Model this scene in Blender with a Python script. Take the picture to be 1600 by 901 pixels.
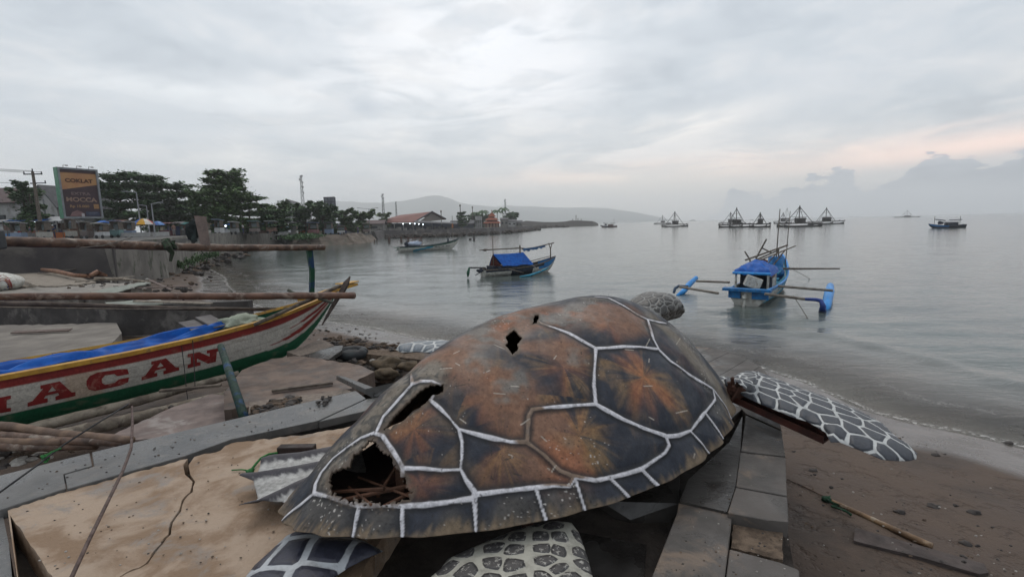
import bpy, math, random
import numpy as np
from mathutils import Vector, Matrix, noise
from mathutils.bvhtree import BVHTree
from mathutils.geometry import delaunay_2d_cdt, tessellate_polygon

random.seed(7)
RNG = np.random.default_rng(7)
R = math.radians
for o in list(bpy.data.objects):
    bpy.data.objects.remove(o)
SC = bpy.context.scene
COL = SC.collection

# ------------------------------------------------------------------ camera
EYE = 3.2
PIT = math.atan(100 / 750.0)
ROL = 0.0238
_r0 = Vector((1, 0, 0)); CF = Vector((0, math.cos(PIT), -math.sin(PIT))); _u0 = Vector((0, math.sin(PIT), math.cos(PIT)))
CR = _r0 * math.cos(ROL) - _u0 * math.sin(ROL)
CU = _u0 * math.cos(ROL) + _r0 * math.sin(ROL)
CP = Vector((0, 0, EYE))
cam = bpy.data.cameras.new('camera')
camo = bpy.data.objects.new('camera', cam); COL.objects.link(camo)
cam.sensor_width = 36; cam.lens = 750 / 1600 * 36
cam.clip_start = 0.05; cam.clip_end = 30000
m = Matrix((CR, CU, -CF)).transposed().to_4x4(); m.translation = CP
camo.matrix_world = m
SC.camera = camo

# ------------------------------------------------------------------ world: overcast evening sky
world = bpy.data.worlds.new('World'); SC.world = world; world.use_nodes = True
WT = world.node_tree; WT.nodes.clear()

class NT:
    def __init__(s, tree): s.t = tree
    def n(s, typ, ins=None, **props):
        nd = s.t.nodes.new(typ)
        for k, v in props.items(): setattr(nd, k, v)
        for k, v in (ins or {}).items(): s.set(nd, k, v)
        return nd
    def set(s, nd, k, v):
        i = nd.inputs[k]
        if isinstance(v, bpy.types.NodeSocket): s.t.links.new(v, i)
        elif isinstance(v, bpy.types.Node): s.t.links.new(v.outputs[0], i)
        else: i.default_value = v
    def m(s, op, a, b=0.0, c=0.0, clamp=False):
        nd = s.n('ShaderNodeMath', {0: a, 1: b, 2: c}, operation=op); nd.use_clamp = clamp
        return nd.outputs[0]
    def mix(s, f, a, b, blend='MIX'):
        nd = s.n('ShaderNodeMix', data_type='RGBA', blend_type=blend)
        s.set(nd, 0, f); s.set(nd, 6, a); s.set(nd, 7, b)
        return nd.outputs[2]
    def noise(s, vec, scale, detail=4, rough=.55, dist=0.0):
        nd = s.n('ShaderNodeTexNoise', {'Scale': scale, 'Detail': detail, 'Roughness': rough, 'Distortion': dist})
        if vec is not None: s.set(nd, 'Vector', vec)
        return nd.outputs['Fac']
    def rng(s, v, a, b, c=0.0, d=1.0, smooth=True):
        nd = s.n('ShaderNodeMapRange', {0: v, 1: a, 2: b, 3: c, 4: d})
        nd.interpolation_type = 'SMOOTHSTEP' if smooth else 'LINEAR'
        return nd.outputs[0]
    def comb(s, x, y, z): return s.n('ShaderNodeCombineXYZ', {0: x, 1: y, 2: z}).outputs[0]
    def ramp(s, v, pts):
        nd = s.n('ShaderNodeValToRGB', {0: v}); e = nd.color_ramp.elements
        while len(e) < len(pts): e.new(0.5)
        for el, (p, c) in zip(e, pts): el.position = p; el.color = (*c, 1) if len(c) == 3 else c
        return nd.outputs[0]

SUN_EL, SUN_AZ = R(58), R(-10)          # azimuth from +Y towards +X
def sky():
    T = NT(WT)
    nish = T.n('ShaderNodeTexSky', sky_type='NISHITA'); nish.sun_disc = False
    nish.sun_elevation = SUN_EL; nish.sun_rotation = SUN_AZ
    nish.air_density = 1.5; nish.dust_density = 3
    g = T.n('ShaderNodeTexCoord').outputs['Generated']
    sep = T.n('ShaderNodeSeparateXYZ', {0: g})
    x, y, z = sep.outputs
    az = T.m('ARCTAN2', x, y); zc = T.m('MAXIMUM', z, 0.0)
    el = T.m('ARCSINE', z)
    k = T.m('DIVIDE', 1.0, T.m('ADD', zc, 0.12))
    pl = T.comb(T.m('MULTIPLY', x, k), T.m('MULTIPLY', y, k), 0.0)
    ang = T.comb(az, T.m('MULTIPLY', el, 3.2), 0.0)
    n1 = T.noise(pl, 0.9, 6, .55, .6)
    n2 = T.noise(pl, 2.6, 7, .6, .9)
    n3 = T.noise(ang, 2.3, 6, .55, .5)
    nn = T.m('ADD', T.m('MULTIPLY', n1, .5), T.m('ADD', T.m('MULTIPLY', n2, .25), T.m('MULTIPLY', n3, .25)))
    base = T.ramp(T.rng(nn, .36, .64, 0, 1, False), [(0, (.275, .31, .35)), (.40, (.395, .43, .465)), (.68, (.505, .515, .53)), (1, (.66, .65, .635))])
    # brightness around el/az blobs: the thin parts of the cloud sheet
    def blob(px, py, sx, sy, tilt=0.0):
        d = (CF + CR * ((px - 800) / 750) + CU * ((450.5 - py) / 750)).normalized()
        a0, e0 = math.atan2(d.x, d.y), math.asin(d.z)
        da = T.m('SUBTRACT', az, a0); de = T.m('SUBTRACT', el, e0)
        de = T.m('SUBTRACT', de, T.m('MULTIPLY', da, tilt))
        q = T.m('ADD', T.m('POWER', T.m('DIVIDE', T.m('ABSOLUTE', da), sx), 2.0), T.m('POWER', T.m('DIVIDE', T.m('ABSOLUTE', de), sy), 2.0))
        return T.m('POWER', 2.718, T.m('MULTIPLY', q, -1.0))
    streak = T.rng(T.noise(T.comb(T.m('ADD', az, T.m('MULTIPLY', el, 1.1)), T.m('MULTIPLY', T.m('SUBTRACT', el, T.m('MULTIPLY', az, .12)), 4.5), 3.0), 3.4, 7, .6, .8), .42, .60)
    def addb(col, b, c, amt, tex=True):
        f = T.m('MULTIPLY', b, amt)
        if tex: f = T.m('MULTIPLY', f, T.m('ADD', T.m('MULTIPLY', streak, .75), .25))
        return T.mix(f, col, (*c, 1))
    c = base
    c = addb(c, blob(740, 75, .26, .12, .05), (.67, .68, .70), .9)
    c = addb(c, blob(640, 150, .30, .05, .1), (.66, .67, .69), .9)
    c = addb(c, blob(860, 130, .10, .05), (.66, .66, .68), .7)
    c = addb(c, blob(330, 150, .22, .02, -.03), (.60, .62, .64), .9)
    c = addb(c, blob(1080, 195, .13, .024, .15), (.84, .78, .72), 1.0)
    c = addb(c, blob(1480, 240, .2, .05, .1), (.70, .66, .66), .7)
    c = addb(c, blob(1120, 258, .46, .021, .03), (1.12, .82, .67), 1.0)
    c = addb(c, blob(1500, 232, .26, .016, .06), (1.15, .80, .66), .9, False)
    c = addb(c, blob(1000, 240, .3, .03, 0), (.74, .70, .68), .6)
    c = addb(c, blob(1050, 305, .42, .05, 0), (.72, .67, .60), .9, False)
    c = addb(c, blob(250, 310, .6, .08, 0), (.45, .49, .53), .6, False)
    # darker wisps
    c = addb(c, blob(570, 168, .032, .016), (.36, .40, .45), .9, False)
    c = addb(c, blob(1250, 140, .25, .06, .1), (.46, .49, .53), .5, False)
    c = addb(c, blob(150, 190, .25, .03), (.44, .48, .53), .5)
    # cumulus bank low on the right horizon
    fc = T.n('ShaderNodeFloatCurve'); cv = fc.mapping.curves[0]
    def dirof(px, py):
        d = (CF + CR * ((px - 800) / 750) + CU * ((450.5 - py) / 750)).normalized()
        return math.atan2(d.x, d.y), math.asin(d.z)
    pts = [(900, 350), (1080, 342), (1128, 325), (1150, 292), (1185, 298), (1215, 300), (1250, 288), (1285, 280), (1312, 266), (1330, 274), (1370, 286), (1395, 282), (1418, 258), (1440, 250), (1475, 247), (1510, 256), (1550, 254), (1600, 244), (1750, 225)]
    T.set(fc, 'Value', T.rng(az, 0.1, 1.0, 0, 1, False))
    P2 = []
    for a, b in pts:
        A, E_ = dirof(a, b); P2.append((min(1, max(0, (A - .1) / .9)), max(0, E_) / .3))
    P2.append((1.0, P2[-1][1]))
    while len(cv.points) < len(P2): cv.points.new(0.5, 0.5)
    for p, (a, b) in zip(cv.points, P2): p.location = (a, b); p.handle_type = 'AUTO'
    fc.mapping.update()
    top = T.m('MULTIPLY', fc.outputs[0], .3)
    vo = T.n('ShaderNodeTexVoronoi', {'Vector': T.comb(az, el, T.m('MULTIPLY', T.noise(ang, 12, 3), .05)), 'Scale': 24.0}, feature='SMOOTH_F1')
    vo2 = T.n('ShaderNodeTexVoronoi', {'Vector': T.comb(az, el, T.m('MULTIPLY', T.noise(ang, 20, 3), .03)), 'Scale': 62.0}, feature='SMOOTH_F1')
    bump = T.m('ADD', T.m('MULTIPLY', T.m('SUBTRACT', T.noise(ang, 30, 7, .65), .5), .05), T.m('ADD', T.m('MULTIPLY', T.m('SUBTRACT', .4, vo.outputs[0]), .045), T.m('MULTIPLY', T.m('SUBTRACT', .4, vo2.outputs[0]), .02)))
    edge = T.m('SUBTRACT', T.m('ADD', top, bump), el)
    bank = T.m('MULTIPLY', T.rng(edge, -.001, .005), T.rng(az, .36, .42))
    bc = T.mix(T.rng(T.noise(ang, 9, 5), .35, .65), (.21, .25, .31, 1), (.35, .385, .44, 1))
    bc = T.mix(T.rng(el, 0.0, .05), (.42, .45, .49, 1), bc)
    c = T.mix(T.m('MULTIPLY', bank, .92), c, bc)
    # low small cumulus puffs over the hills
    pf = T.m('MULTIPLY', T.rng(T.noise(T.comb(az, T.m('MULTIPLY', el, 1.0), 7.0), 26, 5, .6), .50, .62), blob(850, 318, .22, .014))
    c = T.mix(T.m('MULTIPLY', pf, .5), c, (.47, .49, .52, 1))
    up = T.rng(el, .5, 1.2)
    c = T.mix(up, c, (.50, .53, .57, 1))
    c10 = T.n('ShaderNodeVectorMath', {0: c, 'Scale': 10.0}, operation='SCALE').outputs[0]
    mixd = T.mix(.93, nish.outputs[0], c10)
    bg = T.n('ShaderNodeBackground', {'Color': mixd, 'Strength': 0.15})
    out = T.n('ShaderNodeOutputWorld'); WT.links.new(bg.outputs[0], out.inputs[0])
sky()

sl = bpy.data.lights.new('sun', 'SUN'); sl.energy = 0.8; sl.angle = R(35); sl.color = (1, .92, .82)
so = bpy.data.objects.new('sun', sl); COL.objects.link(so)
_sd = Vector((math.sin(SUN_AZ) * math.cos(SUN_EL), math.cos(SUN_AZ) * math.cos(SUN_EL), math.sin(SUN_EL)))
so.rotation_euler = _sd.to_track_quat('Z', 'Y').to_euler(); so.location = (0, 0, 60)

SC.view_settings.view_transform = 'Standard'; SC.view_settings.look = 'None'
SC.view_settings.exposure = 0.11; SC.view_settings.gamma = 1.0; SC.view_settings.use_curve_mapping = False
SC.render.engine = 'CYCLES'
SC.cycles.use_denoising = True
try: SC.cycles.denoiser = 'OPENIMAGEDENOISE'
except Exception: pass
SC.cycles.max_bounces = 7; SC.cycles.volume_bounces = 3; SC.cycles.caustics_reflective = False; SC.cycles.caustics_refractive = False

# ------------------------------------------------------------------ helpers
def ray(px, py): return CF + CR * ((px - 800) / 750) + CU * ((450.5 - py) / 750)
def G(px, py, z=0.0):
    d = ray(px, py); return CP + d * ((z - EYE) / d.z)
def D(px, py, depth): return CP + ray(px, py) * depth
def horizon(px): return 350.5 - 0.0238 * (px - 800)

MW = {}
def tag(o, label=None, cat=None, group=None, kind=None):
    if label: o['label'] = label
    if cat: o['category'] = cat
    if group: o['group'] = group
    if kind: o['kind'] = kind
    return o
def thing(name, label, cat, loc=(0, 0, 0), rz=0.0, group=None):
    o = bpy.data.objects.new(name, None); COL.objects.link(o)
    o.location = loc; o.rotation_euler = (0, 0, rz); o.empty_display_size = .3
    MW[o.name] = Matrix.Translation(Vector(loc)) @ Matrix.Rotation(rz, 4, 'Z')
    return tag(o, label, cat, group)
def copy_tree(o, parent=None):
    c = o.copy(); COL.objects.link(c); c.parent = parent
    for ch in list(o.children): copy_tree(ch, c)
    return c

class MB:
    def __init__(s): s.v = []; s.f = []; s.mi = []; s.m = 0; s.col = None
    def add(s, vs, fs):
        n = len(s.v); s.v += [tuple(v) for v in vs]
        s.f += [tuple(i + n for i in f) for f in fs]; s.mi += [s.m] * len(fs); return s
    def box(s, c, size, rz=0.0, rx=0.0, ry=0.0):
        M = Matrix.Translation(Vector(c)) @ Matrix.Rotation(rz, 4, 'Z') @ Matrix.Rotation(ry, 4, 'Y') @ Matrix.Rotation(rx, 4, 'X')
        a, b, d = [q / 2 for q in size]
        vs = [M @ Vector((i * a, j * b, k * d)) for i in (-1, 1) for j in (-1, 1) for k in (-1, 1)]
        return s.add(vs, [(0, 1, 3, 2), (4, 6, 7, 5), (0, 4, 5, 1), (2, 3, 7, 6), (0, 2, 6, 4), (1, 5, 7, 3)])
    def tube(s, pts, r, seg=8, wob=0.0, caps=True):
        pts = [Vector(p) for p in pts]; n = len(pts)
        rs = [r] * n if not isinstance(r, (list, tuple)) else list(r)
        vs = []; prev = None
        for i, p in enumerate(pts):
            t = (pts[min(i + 1, n - 1)] - pts[max(i - 1, 0)]).normalized()
            if prev is None:
                a = Vector((0, 0, 1)) if abs(t.z) < .9 else Vector((1, 0, 0)); a = (a - t * a.dot(t)).normalized()
            else: a = (prev - t * prev.dot(t)).normalized()
            prev = a; b = t.cross(a)
            for k in range(seg):
                q = 2 * math.pi * k / seg; rr = rs[i] * (1 + wob * (random.random() - .5))
                vs.append(p + (a * math.cos(q) + b * math.sin(q)) * rr)
        fs = [(i * seg + k, i * seg + (k + 1) % seg, (i + 1) * seg + (k + 1) % seg, (i + 1) * seg + k) for i in range(n - 1) for k in range(seg)]
        if caps: fs += [tuple(reversed(range(seg))), tuple(range((n - 1) * seg, n * seg))]
        return s.add(vs, fs)
    def slab(s, poly, th, top=None):
        """flat polygon (3D points, any winding) with thickness th downwards"""
        poly = [Vector(p) for p in poly]
        a = sum(poly[i].x * poly[(i + 1) % len(poly)].y - poly[(i + 1) % len(poly)].x * poly[i].y for i in range(len(poly)))
        if a < 0: poly.reverse()
        n = len(poly); tri = tessellate_polygon([[Vector((p.x, p.y, 0)) for p in poly]])
        vs = poly + [p - Vector((0, 0, th)) for p in poly]
        fs = []
        for t in tri:
            p0, p1, p2 = [poly[i] for i in t]
            c = (p1 - p0).cross(p2 - p0).z
            t = t if c > 0 else tuple(reversed(t))
            fs.append(tuple(t)); fs.append(tuple(i + n for i in reversed(t)))
        fs += [((i + 1) % n, i, i + n, (i + 1) % n + n) for i in range(n)]
        return s.add(vs, fs)
    def loft(s, rings, closed=False, cap=False):
        k = len(rings[0]); vs = [p for r_ in rings for p in r_]
        e = k if closed else k - 1
        fs = [(i * k + j, i * k + (j + 1) % k, (i + 1) * k + (j + 1) % k, (i + 1) * k + j) for i in range(len(rings) - 1) for j in range(e)]
        if cap: fs += [tuple(reversed(range(k))), tuple(range((len(rings) - 1) * k, len(rings) * k))]
        return s.add(vs, fs)
    def blob(s, c, rad, nu=10, nv=7, amp=.15, seed=0, flat=None):
        c = Vector(c); vs = []; 
        for j in range(nv + 1):
            th = math.pi * j / nv
            for i in range(nu):
                ph = 2 * math.pi * i / nu
                d = Vector((math.sin(th) * math.cos(ph), math.sin(th) * math.sin(ph), math.cos(th)))
                q = 1 + amp * 2 * noise.noise(d * 1.7 + Vector((seed * 3.1, seed, 0)))
                p = Vector((d.x * rad[0], d.y * rad[1], d.z * rad[2])) * q
                if flat is not None and p.z < flat: p.z = flat
                vs.append(c + p)
        fs = [(j * nu + i, (j + 1) * nu + i, (j + 1) * nu + (i + 1) % nu, j * nu + (i + 1) % nu) for j in range(nv) for i in range(nu)]
        return s.add(vs, fs)
    def build(s, name, mats, parent=None, smooth=False, world=True, mod=None):
        me = bpy.data.meshes.new(name)
        vs = s.v
        if parent is not None and world:
            I = MW[parent.name].inverted(); vs = [I @ Vector(v) for v in vs]
        me.from_pydata(vs, [], s.f)
        if not isinstance(mats, (list, tuple)): mats = [mats]
        for mm in mats: me.materials.append(mm)
        me.polygons.foreach_set('material_index', s.mi)
        if smooth: me.polygons.foreach_set('use_smooth', [True] * len(s.f))
        me.validate(); me.update()
        o = bpy.data.objects.new(name, me); COL.objects.link(o)
        if parent is not None: o.parent = parent
        return o
def bevel(o, w=.01, seg=2):
    b = o.modifiers.new('bevel', 'BEVEL'); b.width = w; b.segments = seg; b.limit_method = 'ANGLE'; return o

def inpoly(x, y, poly):
    """vectorised even-odd"""
    x = np.asarray(x); y = np.asarray(y); ins = np.zeros(x.shape, bool); n = len(poly)
    for i in range(n):
        x0, y0 = poly[i][:2]; x1, y1 = poly[(i + 1) % n][:2]
        if y0 == y1: continue
        c = ((y0 > y) != (y1 > y)) & (x < (x1 - x0) * (y - y0) / (y1 - y0) + x0); ins ^= c
    return ins
def segdist(x, y, line, closed=False):
    x = np.asarray(x, float); y = np.asarray(y, float); d = np.full(x.shape, 1e9); n = len(line)
    for i in range(n if closed else n - 1):
        x0, y0 = line[i][:2]; x1, y1 = line[(i + 1) % n][:2]
        dx, dy = x1 - x0, y1 - y0; L = dx * dx + dy * dy + 1e-12
        t = np.clip(((x - x0) * dx + (y - y0) * dy) / L, 0, 1)
        d = np.minimum(d, np.hypot(x - x0 - t * dx, y - y0 - t * dy))
    return d
def fill(polys, step):
    """triangulate 2D polygons (even-odd) with interior points"""
    vs = []; es = []
    for P in polys:
        st = len(vs); pts = []
        for i in range(len(P)):
            a = P[i]; b = P[(i + 1) % len(P)]; L = math.hypot(b[0] - a[0], b[1] - a[1]); k = max(1, int(L / step))
            pts += [(a[0] + (b[0] - a[0]) * j / k, a[1] + (b[1] - a[1]) * j / k) for j in range(k)]
        vs += pts; es += [(st + i, st + (i + 1) % len(pts)) for i in range(len(pts))]
    xs = [p[0] for p in polys[0]]; ys = [p[1] for p in polys[0]]
    gx, gy = np.meshgrid(np.arange(min(xs), max(xs), step), np.arange(min(ys), max(ys), step * .87))
    gx = gx + (np.arange(gy.shape[0]) % 2)[:, None] * step * .5
    gx = gx.ravel() + RNG.uniform(-.1, .1, gx.size) * step; gy = gy.ravel() + RNG.uniform(-.1, .1, gy.size) * step
    ins = np.zeros(gx.shape, bool); d = np.full(gx.shape, 1e9)
    for P in polys: ins ^= inpoly(gx, gy, P); d = np.minimum(d, segdist(gx, gy, P, True))
    ok = ins & (d > step * .45)
    vs += list(zip(gx[ok].tolist(), gy[ok].tolist()))
    r = delaunay_2d_cdt([Vector(v) for v in vs], es, [], 0, 1e-7)
    V2 = np.array([(v.x, v.y) for v in r[0]]); F = [tuple(f) for f in r[2]]
    cen = np.array([V2[list(f)].mean(0) for f in F])
    ins = np.zeros(len(F), bool)
    for P in polys: ins ^= inpoly(cen[:, 0], cen[:, 1], P)
    F = [f for f, k in zip(F, ins) if k]
    dd = np.full(len(V2), 1e9)
    for P in polys: dd = np.minimum(dd, segdist(V2[:, 0], V2[:, 1], P, True))
    return V2, F, dd
def proj_np(P):
    d = np.asarray(P, float) - np.array(CP); z = np.maximum(d @ np.array(CF), .05)
    return np.stack([800 + 750 * (d @ np.array(CR)) / z, 450.5 - 750 * (d @ np.array(CU)) / z], -1)

_gr = np.random.default_rng(11).normal(size=(256, 3)); _gr /= np.linalg.norm(_gr, axis=1)[:, None]
_pm = np.random.default_rng(5).permutation(256); _pm = np.concatenate([_pm, _pm, _pm])
def pn(x, y, z=0.0):
    """vectorised gradient noise, about -0.6..0.6"""
    x, y, z = np.broadcast_arrays(np.asarray(x, float), np.asarray(y, float), np.asarray(z, float))
    xi, yi, zi = np.floor(x).astype(int), np.floor(y).astype(int), np.floor(z).astype(int); xf, yf, zf = x - xi, y - yi, z - zi
    u, v, w = [t * t * t * (t * (t * 6 - 15) + 10) for t in (xf, yf, zf)]; r = 0
    for i in (0, 1):
        for j in (0, 1):
            for k in (0, 1):
                g = _gr[_pm[_pm[_pm[(xi + i) & 255] + ((yi + j) & 255)] + ((zi + k) & 255)]]
                d = g[..., 0] * (xf - i) + g[..., 1] * (yf - j) + g[..., 2] * (zf - k)
                r = r + d * (u if i else 1 - u) * (v if j else 1 - v) * (w if k else 1 - w)
    return r * 1.35
# ------------------------------------------------------------------ materials
MATS = {}
def mat(name, c1, c2=None, scale=4.0, rough=.8, bump=.0, bscale=30.0, metal=0.0, spec=.3, detail=5, c3=None, s3=.7, stretch=(1, 1, 1), wet=0.0, lo=.35, hi=.65, attr=None, coord='Object'):
    if name in MATS: return MATS[name]
    mt = bpy.data.materials.new(name); mt.use_nodes = True; t = mt.node_tree; T = NT(t)
    b = t.nodes['Principled BSDF']
    oc = T.n('ShaderNodeTexCoord').outputs[coord]
    vec = T.n('ShaderNodeVectorMath', {0: oc, 1: stretch}, operation='MULTIPLY').outputs[0]
    c2 = c2 or tuple(q * .72 for q in c1)
    nz = T.noise(vec, scale, detail, .6, .3)
    if attr:
        base = T.n('ShaderNodeAttribute', attribute_name=attr).outputs['Color']
        col = T.mix(T.rng(nz, lo, hi), base, T.mix(1.0, base, (*c2, 1), 'MULTIPLY'))
    else:
        col = T.mix(T.rng(nz, lo, hi), (*c1, 1), (*c2, 1))
    if c3:
        col = T.mix(T.rng(T.noise(vec, scale * s3, 7, .65, .5), .52, .66), col, (*c3, 1))
    T.set(b, 'Base Color', col)
    fs = T.noise(vec, scale * 11, 3, .7)
    col = T.mix(T.rng(fs, .35, .65), T.mix(1.0, col, (.84, .84, .84, 1), 'MULTIPLY'), T.mix(1.0, col, (1.12, 1.12, 1.12, 1), 'MULTIPLY'))
    rr = T.rng(T.noise(vec, scale * 1.7, 4), .3, .7, max(.03, rough - .12), min(1, rough + .12))
    if wet: rr = T.m('SUBTRACT', rr, T.m('MULTIPLY', T.rng(T.noise(vec, scale * .5, 3), .45, .6), wet), clamp=True)
    T.set(b, 'Roughness', rr)
    b.inputs['Metallic'].default_value = metal; b.inputs['Specular IOR Level'].default_value = spec
    if bump:
        bn = T.n('ShaderNodeBump', {'Strength': bump, 'Distance': .02, 'Height': T.noise(vec, bscale, 6, .65)})
        T.set(b, 'Normal', bn.outputs[0])
    MATS[name] = mt; return mt
def emit(name, c, e):
    if name in MATS: return MATS[name]
    mt = mat(name, c); b = mt.node_tree.nodes['Principled BSDF']; b.inputs['Emission Color'].default_value = (*c, 1); b.inputs['Emission Strength'].default_value = e; return mt

def hsh(s):
    return (sum(ord(ch) * (i + 3) * 7 for i, ch in enumerate(s)) % 9973) / 9973
# ================================================================== SETTING: ground, water, hills
SHORE_PX = [(300, 408), (345, 432), (352, 448), (372, 468), (420, 488), (470, 499), (520, 505), (560, 510), (610, 521), (660, 530), (720, 537), (900, 545), (1050, 552), (1180, 574), (1260, 600), (1350, 642), (1430, 664), (1500, 678), (1600, 702), (1800, 770), (2300, 960)]
SHORE = [(p.x, p.y) for p in (G(a, b, 0) for a, b in SHORE_PX)]
WALL_PX = [(-260, 455, .9), (0, 442, .9), (170, 434, .9), (262, 424, .7), (330, 401, .2), (440, 379, 0)]
WALL = [G(*w) for w in WALL_PX]
POLY_LAND = [(SHORE[-1][0], -60)] + [(-140, -60), (-140, WALL[-1].y + 3), (WALL[-1].x, WALL[-1].y)] + [(WALL[4].x, WALL[4].y)] + SHORE
def ground_h(x, y):
    x = np.asarray(x, float); y = np.asarray(y, float)
    ins = inpoly(x, y, POLY_LAND); d = segdist(x, y, SHORE)
    up = .95 * (1 - np.exp(-d * .125 / .95))
    h = np.where(ins, up, np.maximum(-.09 * d, -4.0))
    n = pn(x * .35, y * .35, .3) * .06 + pn(x * 1.6, y * 1.6, 3.3) * .014 + pn(x * 4.5, y * 4.5, 6.3) * .006
    return h + n * np.clip(d / 3, 0, 1)
def polar(r0, r1, nr, a0, a1, na):
    rs = r0 * (r1 / r0) ** (np.arange(nr) / (nr - 1)); an = np.linspace(a0, a1, na)
    RR, AA = np.meshgrid(rs, an, indexing='ij')
    X = RR * np.sin(AA); Y = RR * np.cos(AA) - .5
    idx = np.arange(nr * na).reshape(nr, na)
    F = np.stack([idx[:-1, :-1], idx[:-1, 1:], idx[1:, 1:], idx[1:, :-1]], -1).reshape(-1, 4)
    return X.ravel(), Y.ravel(), F
def npmesh(name, V, F, mats, smooth=True, parent=None):
    me = bpy.data.meshes.new(name)
    V = np.asarray(V, float)
    me.vertices.add(len(V)); me.vertices.foreach_set('co', V.ravel())
    F = np.asarray(F); k = F.shape[1]
    me.loops.add(F.size); me.loops.foreach_set('vertex_index', F.ravel().astype(np.int32))
    me.polygons.add(len(F)); me.polygons.foreach_set('loop_start', (np.arange(len(F)) * k).astype(np.int32))
    me.polygons.foreach_set('loop_total', np.full(len(F), k, np.int32))
    me.polygons.foreach_set('use_smooth', np.full(len(F), smooth))
    me.update(calc_edges=True); me.validate()
    if not isinstance(mats, (list, tuple)): mats = [mats]
    for q in mats: me.materials.append(q)
    o = bpy.data.objects.new(name, me); COL.objects.link(o)
    if parent is not None: o.parent = parent
    return o
def fattr(o, name, vals):
    a = o.data.attributes.new(name, 'FLOAT', 'POINT'); a.data.foreach_set('value', np.asarray(vals, np.float32))
def cattr(o, name, vals):
    a = o.data.color_attributes.new(name, 'FLOAT_COLOR', 'POINT')
    v = np.ones((len(vals), 4), np.float32); v[:, :3] = vals; a.data.foreach_set('color', v.ravel())

# sand
def sand_material():
    mt = bpy.data.materials.new('sand'); mt.use_nodes = True; T = NT(mt.node_tree); b = mt.node_tree.nodes['Principled BSDF']
    P = T.n('ShaderNodeNewGeometry').outputs['Position']; z = T.n('ShaderNodeSeparateXYZ', {0: P}).outputs[2]
    zz = T.m('ADD', z, T.m('MULTIPLY', T.m('SUBTRACT', T.noise(P, .5, 3), .5), .06))
    wet = T.rng(zz, .12, .17, 1, 0)
    n = T.noise(P, 1.3, 8, .65)
    c = T.mix(T.rng(n, .3, .7), (.076, .053, .041, 1), (.114, .083, .064, 1))
    c = T.mix(T.rng(T.noise(P, 60, 3, .7), .35, .75), c, (.085, .062, .048, 1))
    c = T.mix(T.rng(T.noise(P, 22, 2, .5), .70, .74), c, (.03, .024, .02, 1))
    c = T.mix(T.rng(T.noise(P, .7, 6, .7), .48, .66), c, (.060, .046, .038, 1))
    c = T.mix(T.rng(T.noise(P, 120, 2, .5), .72, .76), c, (.30, .27, .23, 1))
    c = T.mix(T.m('MULTIPLY', wet, .6), c, (.062, .052, .045, 1))
    T.set(b, 'Base Color', c)
    T.set(b, 'Roughness', T.m('SUBTRACT', T.rng(n, .3, .7, .62, .85), T.m('MULTIPLY', wet, .5)))
    T.set(b, 'Specular IOR Level', T.m('ADD', .25, T.m('MULTIPLY', wet, .4)))
    h = T.m('ADD', T.m('ADD', T.m('MULTIPLY', T.noise(P, 9, 6, .6), .6), T.m('MULTIPLY', T.rng(T.noise(P, 3.2, 4, .6), .35, .5), 1.2)), T.m('MULTIPLY', T.noise(P, 80, 3, .6), .22))
    T.set(b, 'Normal', T.n('ShaderNodeBump', {'Strength': T.rng(wet, 0, 1, .75, .06), 'Distance': .035, 'Height': h}).outputs[0])
    return mt
X, Y, F = polar(.8, 4300, 230, R(-130), R(130), 300)
gr = npmesh('sand_ground', np.stack([X, Y, ground_h(X, Y)], -1), F, sand_material()); tag(gr, kind='structure')

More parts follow.
